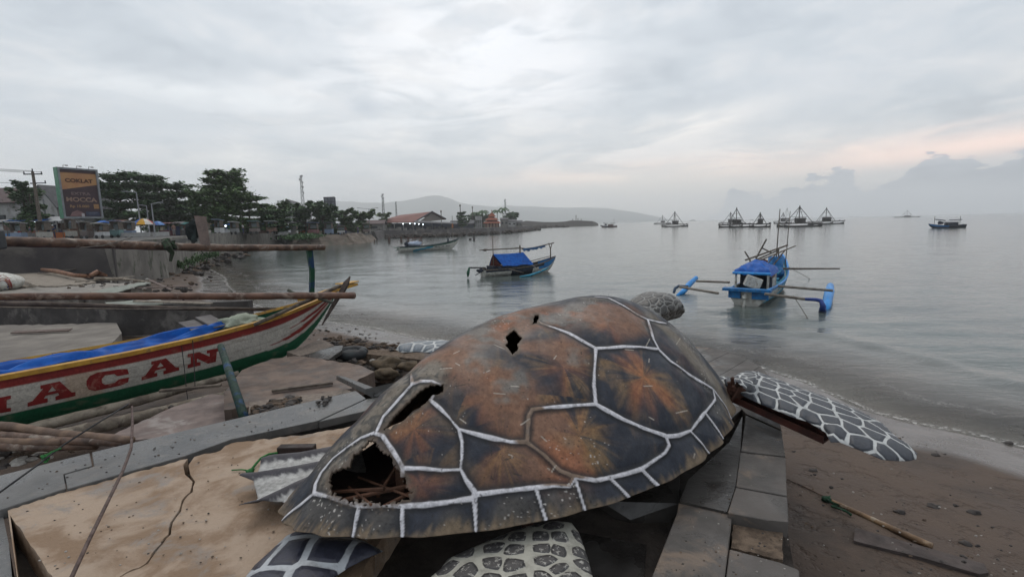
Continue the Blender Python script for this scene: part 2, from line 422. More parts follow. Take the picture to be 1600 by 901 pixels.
# water
def water_material():
    mt = bpy.data.materials.new('sea_water'); mt.use_nodes = True; T = NT(mt.node_tree); nt = mt.node_tree; b = nt.nodes['Principled BSDF']
    P = T.n('ShaderNodeNewGeometry').outputs['Position']
    dep = T.n('ShaderNodeAttribute', attribute_name='depth').outputs['Fac']
    c = T.mix(T.rng(dep, .0, .55), (.150, .125, .105, 1), (.080, .098, .092, 1))
    c = T.mix(T.rng(T.noise(P, .25, 4), .4, .62), c, T.mix(.5, c, (.04, .05, .05, 1)))
    # foam lines at the swash
    S = T.n('ShaderNodeVectorMath', {0: P, 1: (1, 1, 0)}, operation='MULTIPLY').outputs[0]
    wob = T.m('MULTIPLY', T.m('SUBTRACT', T.noise(S, 1.1, 5), .5), .05)
    d2 = T.m('ADD', dep, wob)
    line = T.m('MULTIPLY', T.rng(d2, .000, .012), T.rng(d2, .012, .030, 1, 0))
    line2 = T.m('MULTIPLY', T.m('MULTIPLY', T.rng(d2, .10, .125), T.rng(d2, .125, .16, 1, 0)), T.rng(T.noise(S, 2.0, 3), .48, .6))
    fo = T.m('MULTIPLY', T.m('MAXIMUM', line, T.m('MULTIPLY', line2, .7)), T.rng(T.noise(S, 14, 4, .7), .40, .60))
    c = T.mix(T.m('MULTIPLY', fo, .75), c, (.5, .49, .47, 1))
    T.set(b, 'Base Color', c)
    T.set(b, 'Roughness', T.m('ADD', .10, T.m('MULTIPLY', fo, .6)))
    b.inputs['IOR'].default_value = 1.33; b.inputs['Specular IOR Level'].default_value = .5
    S2 = T.n('ShaderNodeVectorMath', {0: P, 1: (.45, 1.0, 0)}, operation='MULTIPLY').outputs[0]
    S3 = T.n('ShaderNodeVectorMath', {0: P, 1: (.25, .7, 0)}, operation='MULTIPLY').outputs[0]
    h = T.m('ADD', T.m('MULTIPLY', T.noise(S2, 2.6, 5, .6, .4), .5), T.m('MULTIPLY', T.noise(S3, .55, 4, .5, .3), 1.3))
    T.set(b, 'Normal', T.n('ShaderNodeBump', {'Strength': .55, 'Distance': .10, 'Height': h}).outputs[0])
    tr = T.n('ShaderNodeBsdfTransparent', {0: (.86, .86, .82, 1)})
    a = T.m('MAXIMUM', T.rng(T.m('ADD', dep, T.m('MULTIPLY', T.m('SUBTRACT', T.noise(S, .8, 3), .5), .05)), -.005, .30, .30, 1), fo)
    mx = T.n('ShaderNodeMixShader', {0: a, 1: tr.outputs[0], 2: b.outputs[0]})
    nt.links.new(mx.outputs[0], nt.nodes['Material Output'].inputs[0])
    return mt
X, Y, F = polar(3.0, 4300, 330, R(-115), R(115), 420)
rad = np.hypot(X, Y)
dep = -ground_h(X, Y)
fade = np.clip((160 - rad) / 120, 0, 1) * np.clip(dep / .5, 0.12, 1)
Z = (pn(X * .35 + 2, Y * .95, 1.3) * .045 + pn(X * .9, Y * 2.3, 5.3) * .020) * fade
dsh = segdist(X, Y, SHORE)
wv = np.zeros_like(Z)
for d0, am, w in ((1.3, .028, .30), (3.4, .055, .55), (6.5, .05, .8)):
    wob = pn(X * .16, Y * .16, d0 * 1.7)
    u = (dsh - d0 - wob * 2.2) / w
    wv += am * np.exp(-np.where(u < 0, u * 2.2, u) ** 2) * np.clip(.45 + wob * 2.2, 0, 1) * (dep > 0)
keep = (dep[F].max(1) > -.06)
wa = npmesh('sea_water', np.stack([X, Y, Z + wv], -1), F[keep], water_material()); tag(wa, kind='structure')
fattr(wa, 'depth', dep)

# far hills
def hills():
    hm = mat('hill_forest', (.09, .11, .09), (.06, .08, .07), scale=.005, rough=.95)
    def ridge(name, prof, dist, th, seed):
        V = []; n = 160; rows = 9
        pxs = np.linspace(prof[0][0], prof[-1][0], n)
        hs = np.interp(pxs, [p[0] for p in prof], [p[1] for p in prof])
        for j in range(rows):
            t = j / (rows - 1) * 2 - 1
            for i in range(n):
                q = D(pxs[i], horizon(pxs[i]), dist); q = Vector((q.x, q.y + t * th, 0))
                H = max(0.0, (horizon(pxs[i]) - hs[i])) / 750 * dist
                H *= 1 + .05 * noise.noise(Vector((pxs[i] * .05, seed, t)))
                V.append((q.x, q.y, max(-5, H * (1 - abs(t) ** 1.5) - 5 + 5 * noise.noise(Vector((pxs[i] * .03, t * 2, seed))) * (1 - abs(t)))))
        F = [(j * n + i, j * n + i + 1, (j + 1) * n + i + 1, (j + 1) * n + i) for j in range(rows - 1) for i in range(n - 1)]
        o = npmesh(name, V, F, hm); tag(o, kind='structure')
    ridge('hills', [(380, 330), (440, 318), (520, 313), (600, 316), (640, 311), (662, 307), (690, 304), (705, 309), (730, 318), (780, 322), (830, 326), (900, 335), (960, 345), (1000, 352)], 3500, 420, 1)
    ridge('hills', [(640, 338), (720, 326), (800, 320), (870, 323), (930, 323), (980, 328), (1020, 335), (1045, 342), (1080, 348)], 3900, 290, 5)
    ridge('hills', [(1070, 345), (1078, 341.5), (1084, 340.5), (1092, 343), (1096, 346)], 1800, 25, 8)
    ridge('hills', [(1101, 345), (1108, 340.8), (1116, 340), (1122, 343), (1126, 345.5)], 1800, 25, 9)
hills()

# haze: even air round the whole place
hz = MB().box((0, 1900, 111), (10000, 5600, 234))
vm = bpy.data.materials.new('haze'); vm.use_nodes = True; vt = vm.node_tree; vt.nodes.clear()
pv = vt.nodes.new('ShaderNodeVolumePrincipled'); vo_ = vt.nodes.new('ShaderNodeOutputMaterial'); vt.links.new(pv.outputs[0], vo_.inputs['Volume'])
pv.inputs['Color'].default_value = (.97, .98, .99, 1); pv.inputs['Density'].default_value = 0.00044; pv.inputs['Anisotropy'].default_value = 0.6
hz = hz.build('haze', vm); tag(hz, kind='stuff')
# ================================================================== PLATFORM (z = 1.5)
ZP = 1.5
M_CONC = mat('tan_concrete', (.36, .275, .205), (.235, .160, .105), scale=3.0, rough=.8, bump=.8, bscale=22, c3=(.25, .22, .195), s3=.9, spec=.25, detail=9, lo=.42, hi=.60)
M_CONCR = mat('rough_cement', (.17, .125, .09), (.08, .058, .042), scale=14, rough=.95, bump=1.0, bscale=40)
M_PAVE = mat('grey_paving', (.122, .120, .116), (.085, .085, .084), scale=3.2, rough=.48, bump=.22, bscale=60, wet=.35, c3=(.135, .125, .115), s3=2.5, spec=.45)
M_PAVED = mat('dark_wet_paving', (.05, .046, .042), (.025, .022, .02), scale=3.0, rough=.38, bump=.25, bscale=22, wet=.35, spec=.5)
M_PAVER = mat('brown_paving', (.095, .085, .078), (.06, .055, .05), scale=4, rough=.6, bump=.25, bscale=50, wet=.25, c3=(.16, .12, .09), s3=.7)
M_DARKC = mat('dark_masonry', (.06, .048, .040), (.03, .024, .02), scale=5, rough=.9, bump=.9, bscale=20)

def g3(poly, z=ZP): return [G(a, b, z) for a, b in poly]
def jag(poly, amp=2.0, step=9):
    out = []
    for i in range(len(poly)):
        a = poly[i]; b = poly[(i + 1) % len(poly)]; L = math.hypot(b[0] - a[0], b[1] - a[1]); k = max(1, int(L / step))
        nx, ny = -(b[1] - a[1]) / (L + 1e-6), (b[0] - a[0]) / (L + 1e-6)
        for j in range(k):
            t = j / k; q = (random.random() - .5) * 2 * amp * (1 if j else 0)
            out.append((a[0] + (b[0] - a[0]) * t + nx * q, a[1] + (b[1] - a[1]) * t + ny * q))
    return out

crack = [(298, 716), (291, 726), (294, 741), (303, 752), (299, 768), (286, 781), (281, 798), (268, 816), (265, 834), (246, 856), (229, 880), (200, 893), (182, 905), (150, 1000)]
left_slab = [(12, 797), (100, 769), (200, 741), (290, 717)] + [(x - 2.2 * (1 if i > 2 else 2.2), y) for i, (x, y) in enumerate(crack)] + [(40, 1000)]
right_slab = [(x + (2.0 if i > 2 else 3.5), y) for i, (x, y) in enumerate(crack)][::-1] + [(304, 713), (345, 703), (352, 696), (362, 692), (480, 678), (560, 664), (640, 650), (680, 700), (640, 780), (590, 850), (560, 905), (520, 1000)]  # ends short under the shell; the darker base stands in for shadow there
c = MB(); c.slab(g3(jag(left_slab[:-1], 1.4, 8) + [left_slab[-1]], ZP + .012), .5); c.slab(g3(jag(right_slab, 1.2, 8), ZP + .006), .5)
o = c.build('platform_slab', M_CONC); tag(o, kind='structure')
o.name = 'concrete_platform'
# pits of lost mortar
# masonry body below everything: darker, lower
body = [(14, 800), (290, 725), (490, 670), (605, 628), (640, 600), (760, 560), (960, 545), (1085, 549), (1130, 556), (1165, 568), (1190, 580), (1204, 598), (1213, 640), (1222, 676), (1228, 815), (1243, 900), (1256, 1000), (36, 1000)]
b = MB(); b.slab(g3(body, ZP - .16), 1.6); o = b.build('platform_base', M_DARKC); tag(o, kind='structure')
# band of grey pavers, left side
pv = MB()
for q in ([(-60, 765), (-60, 757), (140, 707), (144, 727), (99, 740), (103, 762), (2, 795), (-60, 812)],
          [(143.5, 706), (385, 649.5), (556, 610), (572, 622), (496, 657), (360, 686), (290, 711), (105, 763), (101, 741), (147, 728)],
          [(573, 623), (606, 618.5), (590, 637), (498, 658)]):
    pv.slab(g3(q, ZP + .03), .07)
# broken pavers by the pit
pv.slab([G(570, 607, ZP + .10), G(628, 594, ZP + .16), G(640, 600, ZP + .12), G(608, 613, ZP + .05), G(586, 618, ZP + .02)], .05)
pv.slab([G(525, 586, ZP - .08), G(540, 588, ZP - .05), G(590, 607, ZP + .07), G(583, 613, ZP + .06)], .06)
o = pv.build('pavement', M_PAVE); bevel(o, .004, 1); tag(o, kind='structure')
# right side pavers
pr = MB()
for q in ([(1165, 648), (1221, 673), (1227, 712), (1158, 704)], [(1157, 706), (1227, 714), (1229.5, 774), (1150, 759)],
          [(1149.5, 761), (1230, 776), (1232, 815), (1200, 812), (1137, 800)], ):
    pr.slab(g3(q, ZP + .05), .09)
for q in ([(1060, 785), (1098, 793), (1144, 804), (1138, 857), (1132, 905), (1128, 1000), (985, 1000), (1020, 896), (1058, 800)],
          [(1140, 857), (1220, 878), (1248, 889), (1250, 906), (1258, 1000), (1130, 1000), (1134, 905)]):
    pr.slab(g3(q, ZP + .02), .09)
o = pr.build('pavement', M_PAVER); bevel(o, .004, 1); tag(o, kind='structure')
cm = MB(); cm.slab(g3(jag([(1146, 805), (1223, 819), (1223, 874), (1142, 855)], 1.2, 7), ZP - .015), .12)
o = cm.build('bare_cement', M_CONCR); tag(o, kind='structure')
# wet dark pavers under and behind the shell, round prow
wp = MB()
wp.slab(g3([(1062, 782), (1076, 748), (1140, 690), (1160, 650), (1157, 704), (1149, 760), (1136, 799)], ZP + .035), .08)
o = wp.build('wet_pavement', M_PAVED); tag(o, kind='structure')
wp = MB()
ring = [(1085, 541), (1112, 544), (1140, 550), (1168, 561), (1188, 572), (1200, 584), (1206, 597), (1212, 625), (1220, 671), (1166, 646), (1120, 612), (1060, 570)]
for i, (a, bb) in enumerate(zip([0, 1, 2, 3, 4, 5], [1, 2, 3, 4, 5, 6])):
    p0, p1 = ring[a], ring[bb]; ins0 = (p0[0] - 75, p0[1] + 20 + 8 * a); ins1 = (p1[0] - 75, p1[1] + 20 + 8 * bb)
    wp.slab(g3([p0, (p1[0] - .6, p1[1] - .2), (ins1[0] - .6, ins1[1]), ins0], ZP + .04), .08)
wp.slab(g3([(1206, 599), (1213, 628), (1130, 606), (1131, 628 - 30)], ZP + .04), .08)
wp.slab(g3([(1213, 630), (1220.5, 671), (1166, 646), (1131, 607)], ZP + .045), .08)
o = wp.build('pavement', M_PAVER); bevel(o, .004, 1); tag(o, kind='structure')
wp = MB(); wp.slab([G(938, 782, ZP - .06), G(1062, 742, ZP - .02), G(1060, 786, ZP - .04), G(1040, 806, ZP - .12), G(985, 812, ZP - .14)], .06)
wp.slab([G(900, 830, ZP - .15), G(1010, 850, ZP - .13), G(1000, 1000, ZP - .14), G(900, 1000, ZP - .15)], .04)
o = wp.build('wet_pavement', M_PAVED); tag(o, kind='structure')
# left neighbour paver across the open joint
lp = MB(); lp.slab(g3([(-60, 815), (3, 797), (14, 850), (28, 1000), (-60, 1000)], ZP - .02), .4)
o = lp.build('pavement', M_PAVE); tag(o, kind='structure')

# ---- collapsed ground between the boats and the band
def px_slab(name, poly, z, th, m, label=None, cat=None, kind=None, jg=1.0, group=None, zs=None):
    q = MB(); pp = jag(poly, jg, 10) if jg else poly
    pts = [G(a, b_, z if zs is None else zs(a, b_)) for a, b_ in pp]
    q.slab(pts, th); o = q.build(name, m); tag(o, label, cat, group, kind); return o
M_BRK = mat('brown_slab', (.17, .125, .10), (.095, .072, .06), scale=3.5, rough=.75, bump=.6, bscale=18, c3=(.09, .085, .082), s3=.8, wet=.2)
px_slab('broken_slab', [(350, 612), (378, 578), (425, 560), (470, 556), (520, 563), (565, 571), (585, 580), (560, 592), (549, 607), (470, 618), (395, 634), (350, 640)], 1.18, .25, M_BRK,
        'brown broken concrete slab, the largest, between the striped boat bow and the grey paving band', 'slab')
px_slab('broken_slab', [(448, 549), (504, 531), (522, 539), (468, 556)], 1.12, .12, mat('beige_grit', (.24, .20, .165), (.16, .13, .11), scale=20, rough=.9, bump=.6, bscale=60), 'narrow beige gritty slab lying beside the green bow', 'slab')
px_slab('paving_slab', [(470, 557), (524, 540), (536, 539), (534, 547), (514, 561)], 1.15, .07, M_PAVED, 'dark wet paving slab tipping into the pit', 'slab')
px_slab('brick_edging', [(390, 628), (470, 617), (540, 608), (550, 611), (460, 633), (388, 646)], 1.30, .3, mat('beige_grit', (.24, .2, .165)), 'pale gritty kerb stones along the far side of the grey paving band', 'kerb')
px_slab('pit_wall', [(508, 536), (540, 539), (600, 547), (662, 552), (664, 561), (600, 556), (536, 549)], 1.0, .6, M_CONCR, 'low brown masonry wall at the far side of the pit', 'wall')
def rubble(name, region, n, zf, s0, s1, m, seed, label=None, cat=None, group=None, kind=None):
    rnd = random.Random(seed); q = MB(); xs = [p[0] for p in region]; ys = [p[1] for p in region]; k = 0
    while k < n:
        a, b_ = rnd.uniform(min(xs), max(xs)), rnd.uniform(min(ys), max(ys))
        if not inpoly(np.array([a]), np.array([b_]), region)[0]: continue
        p = G(a, b_, zf); s_ = rnd.uniform(s0, s1) ** 1.0
        q.m = rnd.randrange(len(m)) if isinstance(m, list) else 0
        q.blob((p.x, p.y, p.z + s_ * .25), (s_, s_ * rnd.uniform(.5, 1), s_ * rnd.uniform(.3, .7)), 7, 5, .25, rnd.random() * 50); k += 1
    o = q.build(name, m); tag(o, label, cat, group, kind); return o
M_RK1 = mat('rock_brown', (.125, .088, .062), (.06, .045, .034), scale=9, rough=.9, bump=.5)
M_RK2 = mat('rock_dark', (.06, .052, .048), (.03, .026, .024), scale=9, rough=.7, bump=.5)
M_RK3 = mat('rock_pale', (.36, .34, .31), (.22, .2, .18), scale=9, rough=.9, bump=.4)
rubble('rubble', [(505, 527), (560, 530), (640, 545), (650, 552), (600, 548), (515, 540)], 90, 1.0, .025, .08, [M_RK1, M_RK1, M_RK2], 3, kind='stuff')
rubble('rubble', [(395, 640), (440, 622), (470, 622), (470, 634), (400, 648)], 45, 1.32, .02, .06, [M_RK2, M_RK1], 4, kind='stuff')
rubble('rubble', [(520, 560), (640, 565), (640, 600), (560, 605), (560, 585)], 60, .9, .03, .09, [M_RK1, M_RK2, M_RK1], 5, kind='stuff')
rubble('rubble', [(495, 625), (505, 618), (520, 618), (515, 632), (495, 636)], 22, ZP + .04, .008, .025, [M_RK2], 6, kind='stuff')
px_slab('pit_floor', [(505, 545), (660, 555), (660, 590), (560, 600), (505, 575)], .82, .3, M_DARKC, kind='structure')
for i, (a, b_, s_, l) in enumerate([(606, 568, .22, 'large mossy brown boulder in the pit behind the shell'), (604, 584, .16, 'rounded tan boulder nearest the broken pavers'), (566, 589, .10, 'small tan rock touching the tilted plank'), (640, 572, .14, 'brown rock against the left edge of the shell')]):
    p = G(a, b_, 1.0); q = MB(); q.blob(p, (s_ * 1.2, s_ * .8, s_ * .55), 18, 12, .22, i * 5 + 2)
    tag(q.build('boulder', mat('mossy_rock', (.11, .08, .05), (.045, .036, .025), scale=5, rough=.85, bump=.8, bscale=18), smooth=True), l, 'rock', 'boulders in the collapsed pit')
p = G(548, 556, .95); q = MB(); q.tube([p + Vector((math.cos(a) * .22, math.sin(a) * .2, .05)) for a in np.linspace(0, 2 * math.pi, 20)], .09, 10, caps=False); q.blob(p + Vector((0, 0, .06)), (.17, .15, .06), 12, 6, .1)
tag(q.build('rubber_tyre', mat('black_rubber', (.02, .02, .022), (.035, .04, .042), scale=6, rough=.6), smooth=True), 'old black tyre lying in the pit below the wet slab', 'tyre')
for i, (a, b_) in enumerate([(532, 562), (578, 556), (583, 563)]):
    p = G(a, b_, .95); q = MB(); q.blob(p, (.06, .04, .03), 8, 6, .2, i)
    tag(q.build('pebble', M_RK3), ['white pebble left of the tyre in the pit', 'white pebble right of the tyre in the pit', 'lower white pebble right of the tyre in the pit'][i], 'stone', 'white pebbles in the pit')

# ---- things on the right-hand sand
def on(a, b_, dz=0.0):
    z = .5
    for _ in range(6):
        p = G(a, b_, z); z = float(ground_h(np.array([p.x]), np.array([p.y]))[0])
    return G(a, b_, z + dz)
M_BAM = mat('bamboo', (.26, .165, .09), (.12, .075, .045), scale=5, rough=.6, bump=.3, bscale=20, stretch=(1, 1, 1), c3=(.30, .25, .19), s3=1.5)
M_BAMD = mat('dark_bamboo', (.14, .085, .06), (.055, .035, .027), scale=7, rough=.6, bump=.5, bscale=16, c3=(.24, .20, .165), s3=.9)
M_BAMR = mat('red_bamboo', (.165, .088, .06), (.07, .038, .028), scale=4, rough=.5, bump=.3, bscale=16, c3=(.26, .19, .15), s3=1.0)
def bamboo(q, a, b_, r0, r1, nodes=12, wob=.02, seg=10, sag=0.0):
    a, b_ = Vector(a), Vector(b_); L = (b_ - a).length; pts = []; rs = []
    for i in range(nodes * 3 + 1):
        t = i / (nodes * 3); p = a.lerp(b_, t) + Vector((noise.noise(Vector((t * 2.2, r0 * 90, 0))), noise.noise(Vector((t * 2.2, 7, r0 * 50))), noise.noise(Vector((t * 2.5, 3, 9))))) * wob * L * (4 * t * (1 - t))
        p.z -= sag * 4 * t * (1 - t)
        pts.append(p); r = r0 + (r1 - r0) * t; rs.append(r * (1.07 if i % 3 == 0 else .985))
    q.tube(pts, rs, seg); return q
pole = thing('bamboo_pole', 'split bamboo pole with green rope lying on the brown sand by the right paving', 'pole', on(1300, 785))
q = MB(); bamboo(q, on(1300, 783, .02), on(1456, 853, .03), .022, .03, 9, .004); q.build('cane', M_BAM, pole, smooth=True)
q = MB(); q.tube([on(1290, 778, .03), on(1303, 786, .07), on(1312, 788, .02), on(1300, 790, .04), on(1322, 798, .04), on(1330, 804, .03)], .012, 6); q.blob(on(1292, 779, .03), (.05, .035, .03), 8, 6, .4); q.build('rope_knot', mat('green_rope', (.02, .07, .035), (.012, .03, .02), scale=30, rough=.9), pole, smooth=True)
q = MB(); q.tube([on(1230, 748, .012), on(1255, 759, .012), on(1290, 776, .02)], .007, 5); q.build('string', M_BAMD, pole)
q = MB(); pp = [(1336, 824), (1345, 826), (1440, 852), (1538, 880), (1545, 894), (1530, 896), (1440, 870), (1334, 844)]
q.slab([on(a, b_, .03) for a, b_ in pp], .04)
tag(q.build('wooden_plank', mat('grey_plank', (.085, .068, .062), (.05, .04, .037), scale=6, rough=.8, bump=.5, bscale=25, stretch=(1, 1, 6))), 'long grey plank half buried in the sand beside the bamboo pole', 'plank')
for i, (a, b_, s_, l) in enumerate([(1271, 735, .05, 'dark shell fragment on the sand closest to the flipper'), (1406, 800, .05, 'leftmost of the three dark lumps on the right sand'), (1459, 791, .055, 'middle one of the three dark lumps on the right sand'), (1522, 801, .06, 'rightmost of the three dark lumps on the right sand'), (1508, 849, .05, 'dark curled leaf on the sand above the grey plank'), (1462, 711, .05, 'small dark leaf on the wet sand off the flipper tip'), (1576, 693, .07, 'dark stone at the water edge on the far right')]):
    p = on(a, b_, .0); q = MB(); q.blob(p, (s_ * 1.1, s_ * .7, s_ * .45), 9, 6, .35, i); tag(q.build('beach_debris', M_RK2, smooth=True), l, 'debris', 'dark bits on the right sand')
rubble('sand_grit', [(1230, 700), (1600, 760), (1600, 900), (1250, 900)], 60, .55, .004, .012, [M_RK3, M_RK2], 12, kind='stuff')
rubble('beach_litter', [(1390, 668), (1440, 690), (1600, 775), (1600, 800), (1480, 745), (1380, 690)], 46, .14, .008, .03, [M_RK2, M_RK1], 31, kind='stuff')
rubble('beach_litter', [(1240, 700), (1420, 730), (1600, 850), (1600, 900), (1300, 900), (1240, 800)], 40, .5, .008, .022, [M_RK2, M_RK1], 32, kind='stuff')
rubble('slab_grit', [(30, 800), (290, 725), (480, 690), (470, 800), (380, 880), (60, 890)], 130, ZP + .012, .002, .008, [M_RK2, M_RK1, M_RK3], 33, kind='stuff')
rubble('slab_grit', [(0, 745), (380, 655), (600, 612), (590, 630), (300, 705), (0, 785)], 70, ZP + .03, .002, .009, [M_RK2, M_RK1], 34, kind='stuff')
rubble('slab_grit', [(1060, 790), (1225, 690), (1230, 810), (1240, 900), (1030, 900)], 90, ZP + .045, .002, .007, [M_RK1, M_RK2, M_RK3], 35, kind='stuff')
rubble('sand_grit', [(500, 510), (560, 514), (640, 535), (600, 540), (520, 530), (460, 535)], 60, .25, .01, .05, [M_RK3, M_RK2, M_RK1], 13, kind='stuff')
# ================================================================== TURTLE STATUE
TQ = [0.1839, 3.496, 1.7637, 0.7185, 0.0402, 0.01, 3.7161, 2.2207, 0.8096, 2.4249, 0.3353, 0.2784]
TG = [-0.0159, 0.0571, -0.004, 0.0055, 0.0023, -0.0155, -0.0049, -0.0223, 0.0442, -0.0237, 0.0027, -0.0064, 0.0034, -0.0004, 0.0441, 0.0367]
def shell_xyz(TH, RR, dz=0.0):
    ox, oy, oz, yaw, pit, rol, L, W, H, pp, k, cx = TQ; g = TG
    mm = 1 + g[0] * np.cos(2 * TH) + g[1] * np.sin(2 * TH) + g[2] * np.cos(3 * TH) + g[3] * np.sin(3 * TH) + g[4] * np.cos(4 * TH) + g[5] * np.sin(4 * TH)
    rx = L / 2 * np.cos(TH) * mm; ry = W / 2 * np.sin(TH) * (1 + k * np.cos(TH)) * mm
    X = cx + RR * (rx - cx); Y = RR * ry
    Z = H * (1 - RR ** pp) * (1 + 4 * RR * (1 - RR) * (g[6] * np.cos(TH) + g[7] * np.sin(TH) + g[8] * np.cos(2 * TH) + g[9] * np.sin(2 * TH) + g[10] * np.cos(3 * TH) + g[11] * np.sin(3 * TH))) + RR ** 3 * (g[12] * np.cos(TH) + g[13] * np.sin(TH) + g[14] * np.cos(2 * TH) + g[15] * np.sin(2 * TH))
    return np.stack([X, Y, Z + dz], -1)
cp_, sp_ = math.cos(TQ[4]), math.sin(TQ[4]); cr_, sr_ = math.cos(TQ[5]), math.sin(TQ[5]); cy_, sy_ = math.cos(TQ[3]), math.sin(TQ[3])
TR = (np.array([[cy_, -sy_, 0], [sy_, cy_, 0], [0, 0, 1]]) @ np.array([[cp_, 0, -sp_], [0, 1, 0], [sp_, 0, cp_]]) @ np.array([[1, 0, 0], [0, cr_, -sr_], [0, sr_, cr_]]))
TO = np.array(TQ[:3])
def t2w(P): return P @ TR.T + TO
NR, NTH = 460, 1400
rr = np.linspace(0, 1, NR) ** .85; th = np.linspace(0, 2 * math.pi, NTH, endpoint=False)
RRm, THm = np.meshgrid(rr, th, indexing='ij')
LP = shell_xyz(THm, RRm).reshape(-1, 3); WP = t2w(LP); PX = proj_np(WP)
idx = np.arange(NR * NTH).reshape(NR, NTH); nx = np.roll(idx, -1, 1)
SF = np.stack([idx[1:-1], idx[2:], nx[2:], nx[1:-1]], -1).reshape(-1, 4)
# coarse BVH for tracing painted lines from the photo onto the dome
cR, cT = np.meshgrid(np.linspace(0, 1, 70), np.linspace(0, 2 * math.pi, 180, endpoint=False), indexing='ij')
cW = t2w(shell_xyz(cT, cR).reshape(-1, 3)); ci = np.arange(70 * 180).reshape(70, 180); cn = np.roll(ci, -1, 1)
BV = BVHTree.FromPolygons([Vector(v) for v in cW.tolist()], np.stack([ci[:-1], ci[1:], cn[1:], cn[:-1]], -1).reshape(-1, 4).tolist())
cPX = proj_np(cW)
def onshell(px, py):
    hit = BV.ray_cast(CP, ray(px, py).normalized())
    if hit[0] is not None: return np.array(hit[0])
    d = np.hypot(cPX[:, 0] - px, cPX[:, 1] - py); k = np.argsort(d)[:6]
    dd = [np.linalg.norm(cW[i] - np.array(CP)) for i in k]; return cW[k[int(np.argmin(dd))]]
def dens(pl, step=6):
    out = []
    for a, b in zip(pl[:-1], pl[1:]):
        n = max(1, int(math.hypot(b[0] - a[0], b[1] - a[1]) / step))
        out += [(a[0] + (b[0] - a[0]) * j / n, a[1] + (b[1] - a[1]) * j / n) for j in range(n)]
    return out + [pl[-1]]
SEAM = [
    [(838, 497), (850, 504), (870, 512), (890, 520), (912, 533), (931, 544)], [(931, 544), (950, 543), (975, 540), (1000, 541), (1028, 544)],
    [(930, 464), (950, 466), (975, 478), (1000, 493), (1012, 499)], [(1012, 499), (1040, 506)], [(1012, 499), (1018, 515), (1022, 530), (1030, 545)],
    [(1030, 545), (1050, 565), (1075, 584), (1100, 600), (1113, 608), (1117, 624)], [(931, 544), (929, 575), (928, 600), (931, 631)],
    [(931, 631), (900, 633), (860, 636), (832, 639)], [(931, 631), (950, 641), (975, 655), (1005, 668), (1042, 680)],
    [(1117, 624), (1100, 646), (1080, 672), (1062, 679), (1042, 681), (1047, 695), (1040, 707), (1003, 732), (980, 739), (955, 745), (930, 750), (897, 744), (890, 759), (865, 758), (838, 761), (800, 765), (745, 771), (738, 778), (700, 784), (665, 788), (630, 790), (595, 789), (563, 789), (540, 783), (515, 775), (492, 770)],
    [(832, 639), (826, 650), (824, 688)], [(823, 690), (798, 690), (770, 684), (745, 678), (717, 670)], [(717, 670), (703, 653), (688, 638), (672, 624)],
    [(717, 670), (722, 690), (722, 715), (720, 732)], [(720, 732), (728, 748), (742, 768)], [(719, 733), (690, 734), (660, 731), (630, 731)],
    [(630, 731), (622, 716), (610, 698), (598, 680), (585, 676), (565, 684), (545, 698), (522, 716), (503, 738), (494, 755), (492, 770)], [(630, 731), (628, 745)],
    [(643, 585), (647, 602), (660, 598), (678, 598), (690, 602)], [(647, 602), (625, 622), (600, 650), (590, 672)],
    [(823, 690), (850, 710), (875, 735), (897, 744)],
    [(690, 602), (676, 622)],
]
MARG = [[(1104, 647), (1117, 663), (1132, 683)], [(1080, 673), (1096, 690), (1114, 706)], [(1003, 732), (1018, 746), (1033, 760)], [(952, 745), (966, 758), (983, 776)], [(896, 746), (905, 770), (917, 803)],
        [(838, 762), (846, 785), (853, 812)], [(742, 771), (744, 800), (746, 832)], [(630, 790), (630, 815), (628, 848)], [(563, 789), (558, 815), (551, 843)], [(492, 770), (468, 790), (440, 814)],
        [(1115, 610), (1124, 626), (1143, 650)]]
segA, segB = [], []
def addseg(lst, wid):
    for pl in lst:
        P = np.array([onshell(a, b) for a, b in dens(pl)])
        for a, b in zip(P[:-1], P[1:]):
            if np.linalg.norm(a - b) < .5: segA.append((a, b, wid))
addseg(SEAM, 1.0); nS = len(segA)
def w2t(P): return (P - TO) @ TR
_rl = shell_xyz(np.linspace(0, 2 * math.pi, 721), np.ones(721)); _ra = np.arctan2(_rl[:, 1], _rl[:, 0] - TQ[11])
for pl in MARG:
    la = w2t(onshell(*pl[0])); hits = [pt for pt in dens(pl, 4) if BV.ray_cast(CP, ray(*pt).normalized())[0] is not None]
    lb = w2t(onshell(*(hits[-1] if hits else pl[-1])))
    a1 = math.atan2(lb[1], lb[0] - TQ[11]); k_ = int(np.argmin(np.abs(np.angle(np.exp(1j * (_ra - a1)))))); th1 = k_ / 720 * 2 * math.pi
    a0_ = math.atan2(la[1], la[0] - TQ[11]); k0 = int(np.argmin(np.abs(np.angle(np.exp(1j * (_ra - a0_))))));
    rb = np.hypot(la[1], la[0] - TQ[11]) / np.hypot(_rl[k0, 1], _rl[k0, 0] - TQ[11]); th0 = k0 / 720 * 2 * math.pi
    dth = (th1 - th0 + math.pi) % (2 * math.pi) - math.pi
    tt = np.linspace(0, 1, 14); PP = t2w(shell_xyz(th0 + dth * tt, rb + (1.0 - rb) * tt))
    for a, b in zip(PP[:-1], PP[1:]): segA.append((a, b, .8))
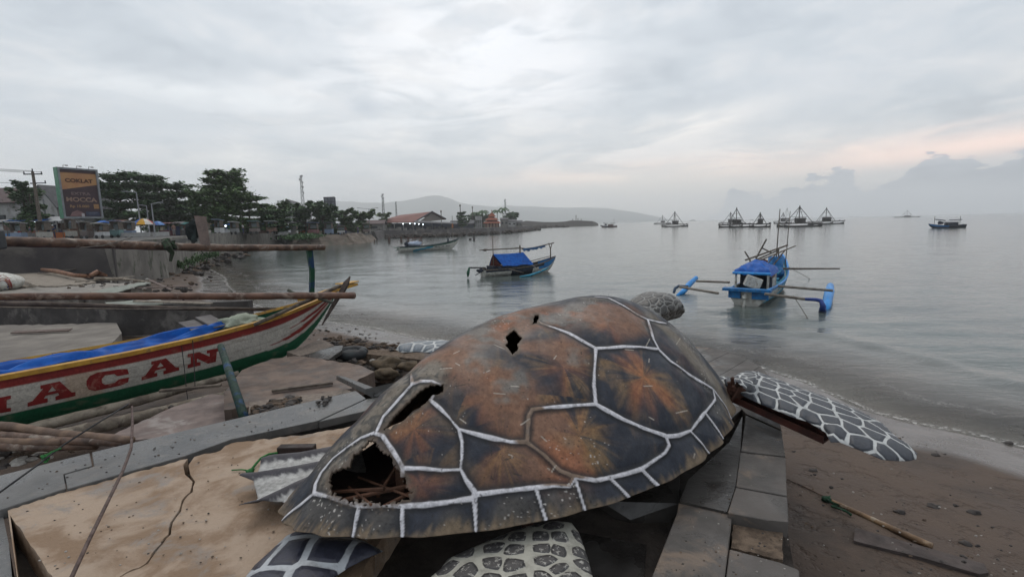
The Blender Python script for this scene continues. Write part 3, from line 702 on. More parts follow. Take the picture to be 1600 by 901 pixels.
# the far flank repeats the near one, mirrored across the keel line
def w2t(P): return (P - TO) @ TR
mir = []
for a, b, w in list(segA):
    la, lb = w2t(a), w2t(b)
    if la[1] < -.12 and lb[1] < -.12:
        la = la * [1, -1, 1]; lb = lb * [1, -1, 1]
        f = 1.0 + TG[1] * 2.2 * .6
        mir.append((t2w(la), t2w(lb), w))
def vis(P):
    h = BV.ray_cast(CP, (Vector(P) - CP).normalized()); return h[0] is not None and (h[0] - Vector(P)).length < .12
segA += [s_ for s_ in mir if not vis(s_[0]) and not vis(s_[1])]
P = WP
seamd = np.full(len(P), 9.0)
for a, b, w in segA:
    lo = np.minimum(a, b) - .16; hi = np.maximum(a, b) + .16
    k = np.where(((P >= lo) & (P <= hi)).all(1))[0]
    if not len(k): continue
    ab = b - a; t = np.clip(((P[k] - a) @ ab) / (ab @ ab + 1e-9), 0, 1)
    d = np.linalg.norm(P[k] - a - t[:, None] * ab, axis=1) / w
    seamd[k] = np.minimum(seamd[k], d)
# scute centres: (px, py, orange strength, ray strength)
CEN = [(1002, 590, 1.0, 1.1), (1060, 560, .1, .3), (880, 575, .5, .95), (905, 680, .5, 1.1), (785, 700, .3, .8), (660, 755, .5, .6), (650, 672, .6, .6), (950, 505, .9, .5), (765, 620, .7, .6), (775, 520, .2, .4), (710, 590, .1, .4), (560, 730, .2, .2)]
cen = []; 
for a, b, o_, r_ in CEN: cen.append((onshell(a, b), o_, r_))
for q, o_, r_ in list(cen):
    l = w2t(q)
    if l[1] < -.3: cen.append((t2w(l * [1, -1, 1]), o_, r_))
CC = np.array([q[0] for q in cen]); dist = np.linalg.norm(P[:, None, :2] - CC[None, :, :2], axis=2)
near = dist.argmin(1); dc = dist[np.arange(len(P)), near]; co = np.array([q[1] for q in cen])[near]; cs = np.array([q[2] for q in cen])[near]
def NZ(arr, s, off=0.0, dim=3):
    return pn(arr[:, 0] * s + off, arr[:, 1] * s, arr[:, 2] * s + off * .7)
_w = np.stack([pn(P[:, 0] * 4, P[:, 1] * 4, 1.5), pn(P[:, 0] * 4, P[:, 1] * 4, 8.5)], 1) * .012
ang = np.arctan2(P[:, 1] + _w[:, 1] - CC[near, 1], P[:, 0] + _w[:, 0] - CC[near, 0])
nA = NZ(P, 1.6); nB = NZ(P, 5.0, 9); nC = NZ(P, 17.0, 4); nD = NZ(P, 60.0, 2)
rayn = pn(np.cos(ang) * 1.5 + near * 5.3, np.sin(ang) * 1.5, dc * 1.2 + near * .37) + .25 * nA
rayf = pn(np.cos(ang) * 7 + near * 5.3, np.sin(ang) * 7, dc * 2.5) * .7 + pn(np.cos(ang) * 18 + near * 3.3, np.sin(ang) * 18, dc * 3.5) * .35
navy = np.array([.016, .021, .034]); slate = np.array([.060, .058, .055]); ochre = np.array([.185, .120, .06]); orange = np.array([.27, .105, .045]); brown = np.array([.165, .095, .065]); tan = np.array([.19, .15, .105]); white = np.array([.46, .49, .57]); wood = np.array([.135, .125, .11])
def mixc(a, b, f): f = np.clip(f, 0, 1)[:, None]; return a * (1 - f) + b * f
def ss(x, a, b): t = np.clip((x - a) / (b - a), 0, 1); return t * t * (3 - 2 * t)
col = np.tile(navy, (len(P), 1)); col = mixc(col, slate, ss(nB + nA, .05, .7) * .7)
r_all = RRm.ravel(); thr = THm.ravel()
_rs = np.array([w2t(onshell(a, b)) for a, b in dens(SEAM[9], 8)]); _rk = [int(np.argmin(np.abs(np.angle(np.exp(1j * (_ra - math.atan2(q[1], q[0] - TQ[11]))))))) for q in _rs]
_rt = np.array(_rk) / 720 * 2 * math.pi; _rr = np.array([np.hypot(q[1], q[0] - TQ[11]) / np.hypot(_rl[k, 1], _rl[k, 0] - TQ[11]) for q, k in zip(_rs, _rk)]); _o = np.argsort(_rt)
r_seam = np.interp(thr, np.concatenate([[0], _rt[_o], [2 * math.pi]]), np.concatenate([[.86], _rr[_o], [.86]])); r_seam = np.where((thr > _rt.min()) & (thr < _rt.max()), r_seam, .88)
marg = ss(r_all - r_seam, -.002, .006); mo = np.clip((r_all - r_seam) / (1 - r_seam), 0, 1)
rays = ss(np.clip(1 - dc / .52, 0, 1) ** .8 * cs * (.46 + .85 * rayf + .62 * rayn + .95 * nB + .45 * nC + .5 * nA), .06, 1.05) * (1 - marg) * (1 - .35 * ss(nC, 0, .5))
col = mixc(col, ochre, rays * .85)
col = mixc(col, orange, (1 - ss(dc + nB * .10 + nA * .08 - rayn * .22, -.02, .19)) * co * .6 * (1 - marg))
# weathered, sun-bleached brown band over the back
BR = [onshell(a, b) for a, b in dens([(655, 575), (710, 560), (770, 590), (820, 640), (850, 690), (880, 730)], 12)]
BR2 = [onshell(a, b) for a, b in dens([(740, 530), (800, 500), (860, 492), (930, 490), (990, 500)], 12)]
BR3 = [onshell(a, b) for a, b in dens([(820, 540), (850, 545), (900, 555)], 12)]
def pdist(B): B = np.array(B); return np.min(np.stack([np.linalg.norm(P - b, axis=1) for b in B]), 0)
d1, d2, d3 = pdist(BR), pdist(BR2), pdist(BR3)
f1 = (1 - marg * .8) * np.maximum(np.maximum((1 - ss(d1 + nB * .12 + nC * .05, .06, .24)) * .9, (1 - ss(d2 + nB * .14, .06, .26)) * .8), (1 - ss(d3 + nB * .1, .02, .14)) * .75)
brc = mixc(np.tile(brown, (len(P), 1)), np.array([.25, .11, .065]), ss(nA + .5 * nB, .05, .4)); brc = mixc(brc, np.array([.13, .125, .12]), ss(NZ(P, 3.0, 21) + nC * .3, .1, .45))
col = mixc(col, brc, f1)
# marginal scutes: tan wash combed towards the outer edge
comb = pn(THm.ravel() * 60, r_all * 3, 1.4)
col = mixc(col, tan * .8, marg * ss(mo + comb * .35 + nB * .3, .62, 1.05) * .85)
# bleached flank beyond the keel and the broken flap at the tail side
uvx = w2t(P)
flank = ss(uvx[:, 1] + nB * .1, .35, .6)
col = mixc(col, wood, flank * .55)
FL = [onshell(a, b) for a, b in [(640, 590), (620, 620), (600, 640), (575, 665), (655, 610), (560, 690), (535, 710), (670, 585), (520, 735)]]
dF = pdist(FL); cF = 1 - ss(dF + nC * .03, .07, .15)
grn = pn(P[:, 0] * 30, P[:, 1] * 30, P[:, 2] * 6)
col = mixc(col, mixc(np.tile(wood, (len(P), 1)), np.array([.06, .06, .058]), ss(grn + nB * .5, 0, .4)), cF)
sideF = ss(-((P - np.array(onshell(1085, 560))) @ np.array([-.75, .55, .3])), -.15, .15)
RF = [onshell(a, b) for a, b in dens([(1025, 500), (1060, 535), (1090, 570), (1118, 600), (1132, 630)], 14)]
dR = pdist(RF); col = mixc(col, np.array([.16, .145, .12]), (1 - ss(dR + nB * .05, .03, .16)) * .7)
# dark contour beside the raised seams, then the pale seam itself
col = mixc(col, np.array([.010, .011, .014]), (1 - ss(seamd + nB * .012, .012, .05)) * .85)
worn = ss(np.maximum(f1, flank * .6) + nB * .3, .35, .8)
sc_ = mixc(np.tile(white, (len(P), 1)), np.array([.17, .13, .105]), worn); sc_ = mixc(sc_, np.array([.08, .08, .085]), ss(nC + nD * .4, .25, .6) * .45)
seamw = 1 - ss(seamd + nB * .008 + nC * .003, .0065, .0125)
col = mixc(col, sc_, seamw)
# chips, lichen dots and scratches
ch = NZ(P, 75.0, 31); col = mixc(col, np.array([.40, .41, .42]), ss(ch + nA * .45 + nB * .3 - r_all ** 8 * .08, .68, .76) * .75)
rs_ = random.Random(4); SCR = [((764, 688), (769, 712)), ((1010, 540), (1016, 528))]
for k in range(34):
    x, y = rs_.uniform(700, 1110), rs_.uniform(510, 740); a = rs_.uniform(0, 3.14); l = rs_.uniform(5, 22); SCR.append(((x, y), (x + math.cos(a) * l, y + math.sin(a) * l * .6)))
for k, (s0, s1) in enumerate(SCR):
    a, b = onshell(*s0), onshell(*s1); m_ = np.where(np.linalg.norm(P - (a + b) / 2, axis=1) < np.linalg.norm(a - b) / 2 + .03)[0]
    if not len(m_) or np.linalg.norm(a - b) > .3: continue
    t_ = np.clip(((P[m_] - a) @ (b - a)) / ((b - a) @ (b - a) + 1e-9), 0, 1); d_ = np.linalg.norm(P[m_] - a - t_[:, None] * (b - a), axis=1)
    col[m_] = mixc(col[m_], np.array([.36, .35, .33]) if k % 3 else np.array([.02, .02, .02]), (1 - ss(d_, .0015, .0048)) * .8)
pit = NZ(P, 60.0, 77); col = mixc(col, np.array([.012, .012, .012]), ss(pit + nA * .3, .52, .60) * .6)
col *= (1 + nC * .22 + nD * .12)[:, None] * np.array([1.22, 1.14, 1.04])
# relief: raised seams, dents, blistering
nrm = np.array([cr_ * 0, 0, 1.0])
relief = .0045 * np.exp(-(seamd / .013) ** 2) - .003 * np.exp(-((seamd - .03) / .02) ** 2) + nB * .004 + nC * .0006 + nA * .012 + .011 * ss(seamd, .01, .14)
dent = -.05 * np.exp(-(np.linalg.norm(P - onshell(790, 515), axis=1) / .20) ** 2) - .035 * np.exp(-(np.linalg.norm(P - onshell(868, 490), axis=1) / .16) ** 2) + .02 * np.exp(-(np.linalg.norm(P - onshell(660, 600), axis=1) / .1) ** 2)
scal = .012 * np.sin(THm.ravel() * 34) * ss(r_all, .95, 1.0)
ctr = TO + np.array([0, 0, -.6]); dirn = P - ctr; dirn /= np.linalg.norm(dirn, axis=1)[:, None]
P2 = P + dirn * (relief + dent + scal)[:, None]
# holes
HOLES = [[(576, 688), (592, 689), (600, 710), (612, 718), (625, 727), (628, 750), (640, 763), (648, 770), (640, 778), (620, 782), (590, 787), (563, 785), (540, 783), (524, 776), (518, 767), (516, 750), (522, 735), (548, 729), (553, 709), (563, 705)],
         [(793, 513), (803, 508), (812, 519), (815, 523), (807, 533), (810, 540), (808, 547), (800, 552), (793, 543), (787, 535), (792, 528), (789, 518)],
         [(695, 600), (692, 613), (675, 621), (655, 640), (632, 658), (608, 671), (597, 673), (615, 650), (640, 628), (658, 614), (674, 603)],
         [(831, 504), (836, 490), (842, 489), (843, 494), (838, 501)]]
cenP = P[SF].mean(1); cpx = proj_np(cenP); jx = nC[SF[:, 0]] * 6 + nD[SF[:, 0]] * 3; jy = nD[SF[:, 1]] * 4 + nB[SF[:, 1]] * 3
vd = ((cenP - np.array(CP)) * (np.cross(P[SF[:, 1]] - P[SF[:, 0]], P[SF[:, 3]] - P[SF[:, 0]]))).sum(1) < 0
hole = np.zeros(len(SF), bool); hd = np.full(len(SF), 1e9)
for hp in HOLES:
    jag_ = 1.0 if len(hp) > 14 else .5
    # the hole is fixed on the shell in its own plan coordinates
    loc = [w2t(onshell(a, b)) for a, b in hp]; lc = (w2t(cenP) + np.stack([jx, jy, jx * 0], 1) * .004 * jag_)
    near_ = np.linalg.norm(cenP - t2w(np.mean(loc, 0)), axis=1) < .8
    hole |= near_ & inpoly(lc[:, 0], lc[:, 1], [(q[0], q[1]) for q in loc])
    hd = np.minimum(hd, np.where(near_, segdist(lc[:, 0], lc[:, 1], [(q[0], q[1]) for q in loc], True), 9))
vd_ = np.full(len(P), 9.0); np.minimum.at(vd_, SF[:, 0], hd)
col = mixc(col, np.array([.10, .075, .055]), (1 - ss(vd_ + nC * .02, .004, .03)) * .8)
SFk = SF[~hole]

def paint_mat(name, attr='Col', rough=.42, bump=.35, bscale=55, spec=.45):
    mt = bpy.data.materials.new(name); mt.use_nodes = True; T = NT(mt.node_tree); b = mt.node_tree.nodes['Principled BSDF']
    a = T.n('ShaderNodeAttribute', attribute_name=attr).outputs['Color']; P_ = T.n('ShaderNodeNewGeometry').outputs['Position']
    n1 = T.noise(P_, 38, 6, .7); c = T.mix(T.rng(n1, .3, .7), T.mix(1.0, a, (.72, .71, .70, 1), 'MULTIPLY'), T.mix(1.0, a, (1.18, 1.16, 1.14, 1), 'MULTIPLY'))
    T.set(b, 'Base Color', c)
    T.set(b, 'Roughness', T.rng(T.noise(P_, 6, 5, .6), .3, .7, rough - .14, rough + .2))
    b.inputs['Specular IOR Level'].default_value = spec
    T.set(b, 'Normal', T.n('ShaderNodeBump', {'Strength': bump, 'Distance': .006, 'Height': T.noise(P_, bscale, 7, .7)}).outputs[0])
    return mt
M_SHELL = paint_mat('painted_shell', rough=.50, bump=.3, bscale=90, spec=.32)
M_IN = mat('fibreglass_inside', (.10, .06, .04), (.04, .026, .02), scale=8, rough=.9, bump=.6)
turtle = thing('turtle_statue', 'huge weathered painted sea turtle sculpture with a broken shell lying on the platform', 'sculpture', (TQ[0], TQ[1], ZP))
toff = np.array([TQ[0], TQ[1], ZP])
used = np.unique(SFk); remap = np.full(len(P2), -1); remap[used] = np.arange(len(used))
shell = npmesh('carapace', P2[used] - toff, remap[SFk], [M_SHELL, M_IN], True, turtle)
cattr(shell, 'Col', np.clip(col[used], .004, .8))
sm = shell.modifiers.new('thick', 'SOLIDIFY'); sm.thickness = .016; sm.offset = -1; sm.material_offset = 1
# keel cap of missing centre fan is covered by the first ring: close it
q = MB(); q.add([tuple(P2[i]) for i in idx[1, ::10]], [tuple(range(len(idx[1, ::10])))]); q.build('crown_patch', M_SHELL, turtle)
# ribs and rotten boards inside, seen through the holes
q = MB()
for a, b, a2, b2, r_ in [(520, 768, 600, 763, .010), (590, 775, 618, 730, .009), (530, 782, 640, 758, .012), (545, 760, 580, 788, .007), (600, 790, 650, 765, .010), (560, 745, 640, 775, .007)]:
    p0 = G(a, b, 1.80); p1 = G(a2, b2, 1.86); q.tube([p0, p1], r_, 6)
q.build('inner_rib', mat('rotten_wood', (.14, .068, .042), (.06, .033, .022), scale=8, rough=.85, bump=.5), turtle)
q = MB()
for k in range(7):
    p0 = onshell(676 - k * 9, 624 + k * 7) - np.array([0, 0, .10]); q.box(tuple(p0 - np.array([0, 0, .12])), (.025, .06, .30), .7 + k * .05)
q.build('inner_batten', mat('rotten_wood', (.20, .10, .06)), turtle)
# keel beams carrying the shell
q = MB()
for x0, y0, x1, y1 in [(-1.3, 0, 1.5, 0), (-.6, -.62, -.6, .62), (.2, -.8, .2, .8), (.95, -.75, .95, .75)]:
    a = t2w(np.array([[x0, y0, -.02]]))[0]; b = t2w(np.array([[x1, y1, -.02]]))[0]; q.tube([a, b], .04, 6)
for x0, y0 in [(-.6, -.5), (-.6, .5), (.2, -.6), (.2, .6), (.95, -.6), (.95, .6), (-1.2, 0), (1.3, 0)]:
    a = t2w(np.array([[x0, y0, .0]]))[0]; q.tube([a, (a[0], a[1], ZP - .15)], .035, 6)
q.build('steel_frame', mat('rust_steel', (.07, .030, .020), (.03, .016, .012), scale=12, rough=.8, bump=.5), turtle)
# plastron: belly plate, widened as a dark liner for the shade inside the holes
belly = shell_xyz(np.linspace(0, 2 * math.pi, 60, endpoint=False), np.full(60, .98)); belly[:, 2] = shell_xyz(np.linspace(0, 2 * math.pi, 60, endpoint=False), np.full(60, 1.0))[:, 2] - .02
q = MB(); bw = t2w(belly); q.add([tuple(v) for v in bw], [tuple(range(60))]); q.build('plastron', mat('belly_shade_liner', (.045, .03, .024), (.02, .014, .012), scale=4, rough=.8, bump=.4), turtle)

# ---- flippers
def cell_mat(name, scale, w=.10, dark=(.028, .031, .038), pale=(.46, .47, .46), chip=0.0, stretch=(1, 1, 1), rnd=.75, rot=0.0, bump=.7, rnd_=.12):
    mt = bpy.data.materials.new(name); mt.use_nodes = True; T = NT(mt.node_tree); b = mt.node_tree.nodes['Principled BSDF']
    oc = T.n('ShaderNodeTexCoord').outputs['Object']
    mp = T.n('ShaderNodeMapping', {'Vector': oc}); mp.inputs['Rotation'].default_value = (0, 0, rot); mp.inputs['Scale'].default_value = stretch
    nz = T.n('ShaderNodeTexNoise', {'Vector': mp.outputs[0], 'Scale': 9.0}); 
    v = T.n('ShaderNodeVectorMath', {0: mp.outputs[0], 1: T.n('ShaderNodeVectorMath', {0: nz.outputs['Color'], 'Scale': .02}, operation='SCALE').outputs[0]}, operation='ADD').outputs[0]
    dm = '3D' if 'head' in name else '2D'
    vo = T.n('ShaderNodeTexVoronoi', {'Vector': v, 'Scale': scale, 'Randomness': rnd}, voronoi_dimensions=dm, feature='DISTANCE_TO_EDGE')
    v1 = T.n('ShaderNodeTexVoronoi', {'Vector': v, 'Scale': scale, 'Randomness': rnd}, voronoi_dimensions=dm); e = T.m('SUBTRACT', vo.outputs['Distance'], T.m('MULTIPLY', T.m('SUBTRACT', v1.outputs['Distance'], .25), rnd_)); f = T.rng(e, w, w + .035)
    fn = T.noise(oc, 45, 6, .7)
    dk = T.mix(T.rng(fn, .35, .7), (*dark, 1), tuple(q * 1.9 for q in dark) + (1,))
    if chip: dk = T.mix(T.rng(T.noise(oc, 38, 5, .75), .62 - chip * .1, .66 - chip * .1), dk, (.34, .33, .30, 1))
    pl = T.mix(T.rng(T.noise(oc, 13, 6, .7), .4, .75), (*pale, 1), tuple(q * .55 for q in pale) + (1,))
    T.set(b, 'Base Color', T.mix(f, pl, dk)); b.inputs['Specular IOR Level'].default_value = .45
    T.set(b, 'Roughness', T.rng(fn, .3, .7, .38, .6))
    hgt = T.m('ADD', T.rng(e, 0, w + .18), T.m('MULTIPLY', fn, .25))
    T.set(b, 'Normal', T.n('ShaderNodeBump', {'Strength': bump, 'Distance': .018, 'Height': hgt}).outputs[0])
    return mt
def pad(name, poly, zf, th, m, parent, step=5, world=True, smooth=True, cols=None, zextra=None, power=.5):
    """cushion-shaped plate whose outline was traced on its own (tilted) plane"""
    V2, F, dd = fill([poly], step); n = len(V2); mx = dd.max()
    q = MB(); top = []; bot = []
    for (x, y), d in zip(V2, dd):
        p = G(x, y, zf(x, y)); t = th * min(1, (d / mx * 1.6)) ** power
        e = zextra(x, y) if zextra else 0
        top.append(p + Vector((0, 0, t * .6 + e))); bot.append(p - Vector((0, 0, t * .4 + .004)) + Vector((0, 0, e)))
    a = F[0]; s = (top[a[1]] - top[a[0]]).cross(top[a[2]] - top[a[0]]).z
    F = [f if (top[f[1]] - top[f[0]]).cross(top[f[2]] - top[f[0]]).z > 0 else f[::-1] for f in F]
    ed = {}
    for f in F:
        for i in range(3):
            e = (f[i], f[(i + 1) % 3]); k = (min(e), max(e)); ed.setdefault(k, []).append(e)
    q.add(top + bot, F + [tuple(i + n for i in reversed(f)) for f in F] + [(e[0][1], e[0][0], e[0][0] + n, e[0][1] + n) for e in ed.values() if len(e) == 1])
    o = q.build(name, m, parent, smooth=smooth)
    if cols is not None: cattr(o, 'Col', np.array([cols(x, y) for x, y in V2] * 2))
    return o
FLR = [(1128, 588), (1140, 592), (1152, 584), (1166, 579), (1185, 580), (1205, 588), (1240, 602), (1280, 616), (1320, 632), (1350, 645), (1380, 662), (1400, 682), (1420, 694), (1433, 708), (1432, 716), (1420, 719), (1400, 719), (1378, 717), (1355, 707), (1335, 699), (1312, 690), (1298, 690), (1290, 675), (1262, 658), (1235, 650), (1205, 637), (1178, 626), (1160, 617), (1146, 606), (1130, 600)]
def flz(x, y):
    t = min(1, max(0, (x - 1130) / 300)); return 1.86 - .20 * t
pad('front_flipper', FLR, flz, .085, cell_mat('flipper_cells', 8.6, .026, rnd=.72, stretch=(1.0, .72, .6), rot=.6, rnd_=.10), turtle, 6)
pad('front_flipper', [(1085, 556), (1100, 560), (1115, 590), (1140, 592), (1150, 612), (1130, 612), (1105, 600), (1090, 580)], lambda x, y: 1.80, .1, cell_mat('flipper_root', 9, .04), turtle, 6)
pad('front_flipper', [(618, 546), (622, 541), (640, 537), (665, 534), (692, 533), (716, 538), (720, 552), (690, 552), (668, 550), (650, 549), (628, 550)], lambda x, y: 1.62, .11, cell_mat('flipper_far', 6, .05, dark=(.10, .115, .13)), turtle, 3)
# rust-red channel section showing where the flipper skin tore away
q = MB()
A = G(1146, 622, 1.74); B = G(1292, 688, 1.62); dr = (B - A).normalized(); sd = Vector((dr.y, -dr.x, 0)).normalized()
def chan(q, A, B, sd, w, h, t):
    up = Vector((0, 0, 1))
    for off, ww, hh in ((0, w, t), ):
        pr = [(-w / 2, -t / 2), (w / 2, -t / 2), (w / 2, h), (w / 2 - t, h), (w / 2 - t, t / 2), (-w / 2 + t, t / 2), (-w / 2 + t, h), (-w / 2, h)]
        q.loft([[P_ + sd * a + up * b for a, b in pr] for P_ in (A, B)], closed=True, cap=True)
chan(q, A, B, sd, .13, .05, .012)
q.build('steel_channel', mat('red_primer_steel', (.085, .030, .022), (.035, .016, .013), scale=7, rough=.55, bump=.3), turtle)
q = MB(); p = G(1148, 604, 1.88)
for k in range(6):
    a = random.uniform(0, 6.28); q.tube([p + Vector((random.uniform(-.05, .05), random.uniform(-.05, .05), -.1)), p + Vector((math.cos(a) * .05, math.sin(a) * .05, random.uniform(.02, .12)))], .012, 5)
q.blob(p + Vector((.02, 0, -.02)), (.07, .05, .05), 8, 6, .5); q.build('torn_joint', mat('rust_steel', (.07, .03, .02)), turtle)
pad('torn_skin', [(1150, 596), (1158, 584), (1172, 577), (1186, 579), (1180, 590), (1165, 598)], lambda x, y: 1.98, .03, cell_mat('torn_cells', 12, .04), turtle, 3, zextra=lambda x, y: .04 * math.sin(x * .09))
# rear flippers
pad('rear_flipper', [(688, 888), (700, 872), (730, 858), (765, 843), (800, 829), (835, 818), (870, 813), (893, 816), (905, 832), (912, 852), (920, 876), (926, 900), (935, 990), (620, 990), (650, 920)], lambda x, y: 1.60, .09, cell_mat('rear_cells', 8.6, .01, dark=(.038, .036, .036), pale=(.36, .35, .30), chip=.6, rnd=.75, rnd_=.5), turtle, 8)
pad('rear_flipper', [(380, 905), (398, 882), (420, 862), (448, 836), (470, 826), (520, 830), (570, 845), (598, 860), (570, 872), (545, 885), (515, 905), (490, 990), (330, 990)], lambda x, y: 1.60, .08, cell_mat('rear_cells_big', 5.2, .045, dark=(.022, .023, .034), pale=(.40, .42, .44), rnd=.6), turtle, 8)
FING = [[(375, 748), (420, 746), (455, 741), (500, 732), (540, 720)], [(374, 797), (405, 790), (440, 775), (480, 758), (520, 740)], [(408, 723), (430, 719), (470, 716), (520, 706)]]
def fcol(x, y):
    d = min(float(segdist(np.array([x]), np.array([y]), L)[0]) for L in FING)
    n = noise.noise(Vector((x * .12, y * .3, 0)))
    f = min(1, max(0, (d + n * 2.5 - 4.0) / 1.8)); g = min(1, max(0, (d - 9) / 7)); w_ = .36 - .10 * g + n * .13
    return (.045 + (w_ - .045) * f, .042 + (w_ - .042) * f, .05 + (w_ - .06) * f)
FAN = [(409, 722), (424, 713), (470, 706), (520, 700), (560, 690), (575, 740), (540, 775), (470, 792), (440, 783), (425, 786), (405, 790), (374, 797), (395, 786), (403, 778), (396, 752), (375, 749), (378, 745), (400, 742), (406, 730)]
def fz(x, y):
    d = min(float(segdist(np.array([x]), np.array([y]), L)[0]) for L in FING); return .035 * math.exp(-(d / 4.5) ** 2)
pad('rear_flipper', FAN, lambda x, y: 1.60 + max(0, (x - 400)) * .0004, .03, paint_mat('fan_paint', rough=.5), turtle, 1.7, cols=fcol, zextra=fz)
# head looking away towards the sea, carried on a neck
hm = cell_mat('head_cells', 9.0, .020, dark=(.050, .047, .044), pale=(.24, .235, .22), chip=.3, rnd=.9, rnd_=.05)
hd_c = D(1027, 482, 6.1)
hx = Vector((math.cos(TQ[3] - .1), math.sin(TQ[3] - .1), 0)); hy = Vector((-hx.y, hx.x, 0)); hz_ = Vector((0, 0, 1))
q = MB(); rings = []
prof = [(-1.35, .22, .20, -.42), (-1.1, .24, .22, -.36), (-.8, .25, .23, -.25), (-.5, .27, .245, -.13), (-.28, .29, .25, -.02), (0, .285, .24, .02), (.2, .25, .21, .0), (.38, .18, .15, -.05), (.5, .10, .09, -.1), (.56, .02, .02, -.12)]
for x_, w_, h_, z_ in prof:
    ring_ = []
    for k in range(22):
        a = 2 * math.pi * k / 22; cx_ = math.cos(a); sz_ = math.sin(a)
        br = 1 + (.10 if sz_ > .3 and abs(cx_) > .35 and -.3 < x_ < .3 else 0)
        ring_.append(hd_c + hx * x_ * .9 + hy * (w_ * .86 * cx_ * br * (1.12 if sz_ > 0 else .8)) + hz_ * (z_ + h_ * .86 * sz_ * br))
    rings.append(ring_)
q.loft(rings, closed=True, cap=True); h = q.build('head', hm, turtle, smooth=True)
sb = h.modifiers.new('sub', 'SUBSURF'); sb.levels = 1; sb.render_levels = 2
for s_ in (-1, 1):
    q = MB(); q.blob(hd_c + hx * .22 + hy * (.195 * s_) + hz_ * .03, (.03, .03, .03), 10, 8, 0); q.build('eye', mat('eye_black', (.01, .01, .01), rough=.2), h if False else turtle, smooth=True)
tag_ = None
# short black steel box and green rope by the fan flipper
q = MB(); p0 = G(436, 703, ZP + .05); p1 = G(492, 702, ZP + .05); dd_ = (p1 - p0); q.box((p0 + p1) / 2, (dd_.length, .07, .07), math.atan2(dd_.y, dd_.x)); 
tag(bevel(q.build('steel_offcut', mat('rust_dark', (.035, .022, .02), (.02, .014, .012), scale=9, rough=.6)), .006), 'short dark rusty steel box section lying behind the fan shaped flipper', 'steel bar')
q = MB(); q.tube([G(434, 707, ZP + .05), G(420, 709, ZP + .06), G(408, 715, ZP + .05), G(400, 724, ZP + .03), G(393, 733, ZP + .02)], .009, 6); q.blob(G(392, 735, ZP + .03), (.03, .02, .02), 7, 5, .4); q.tube([G(392, 735, ZP + .02), G(378, 733, ZP + .02), G(362, 734, ZP + .02)], .005, 5)
tag(q.build('rope', mat('bright_green_rope', (.04, .20, .05), (.02, .09, .03), scale=30, rough=.8), smooth=True), 'bright green rope end on the tan concrete beside the fan shaped flipper', 'rope')
# ================================================================== BOATS
def LM(parent): return MW[parent.name]
M_WOODG = mat('grey_driftwood', (.15, .125, .10), (.075, .06, .05), scale=9, rough=.85, bump=.5, bscale=30)
M_TARP = mat('blue_tarp', (.002, .095, .40), (.0015, .055, .26), scale=5, rough=.55, bump=.35, bscale=10, spec=.2)
M_BLUE = mat('boat_blue', (.015, .17, .42), (.01, .10, .28), scale=7, rough=.5, bump=.15, c3=(.05, .12, .2), s3=2)
M_TURQ = mat('boat_turquoise', (.02, .24, .36), (.015, .17, .27), scale=6, rough=.5, bump=.15)
M_LBLUE = mat('float_blue', (.03, .27, .66), (.02, .19, .5), scale=6, rough=.4)
M_WHITE = mat('boat_white', (.52, .52, .48), (.36, .35, .32), scale=5, rough=.55, bump=.15, c3=(.26, .22, .17), s3=1.6)
M_DARKB = mat('boat_dark', (.03, .04, .06), (.02, .022, .03), scale=8, rough=.7)
M_RED = mat('boat_red', (.19, .018, .018), (.13, .014, .014), scale=6, rough=.5, bump=.15, c3=(.24, .09, .07), s3=2.2)
M_YEL = mat('boat_yellow', (.50, .28, .045), (.36, .19, .035), scale=6, rough=.5, bump=.2, c3=(.24, .15, .06), s3=1.8)
M_GRN = mat('boat_green', (.010, .085, .042), (.008, .06, .032), scale=5, rough=.5, bump=.15, c3=(.03, .09, .06), s3=2)
M_MAROON = mat('boat_maroon', (.10, .03, .025), (.06, .02, .018), scale=8, rough=.7)
M_ROPE = mat('grey_rope', (.16, .15, .13), (.1, .09, .08), scale=30, rough=.9)
M_POLEW = mat('outrigger_pole', (.20, .18, .15), (.11, .09, .075), scale=9, rough=.6)
M_BLK = mat('black_plastic', (.015, .015, .018), (.03, .03, .03), scale=9, rough=.5)

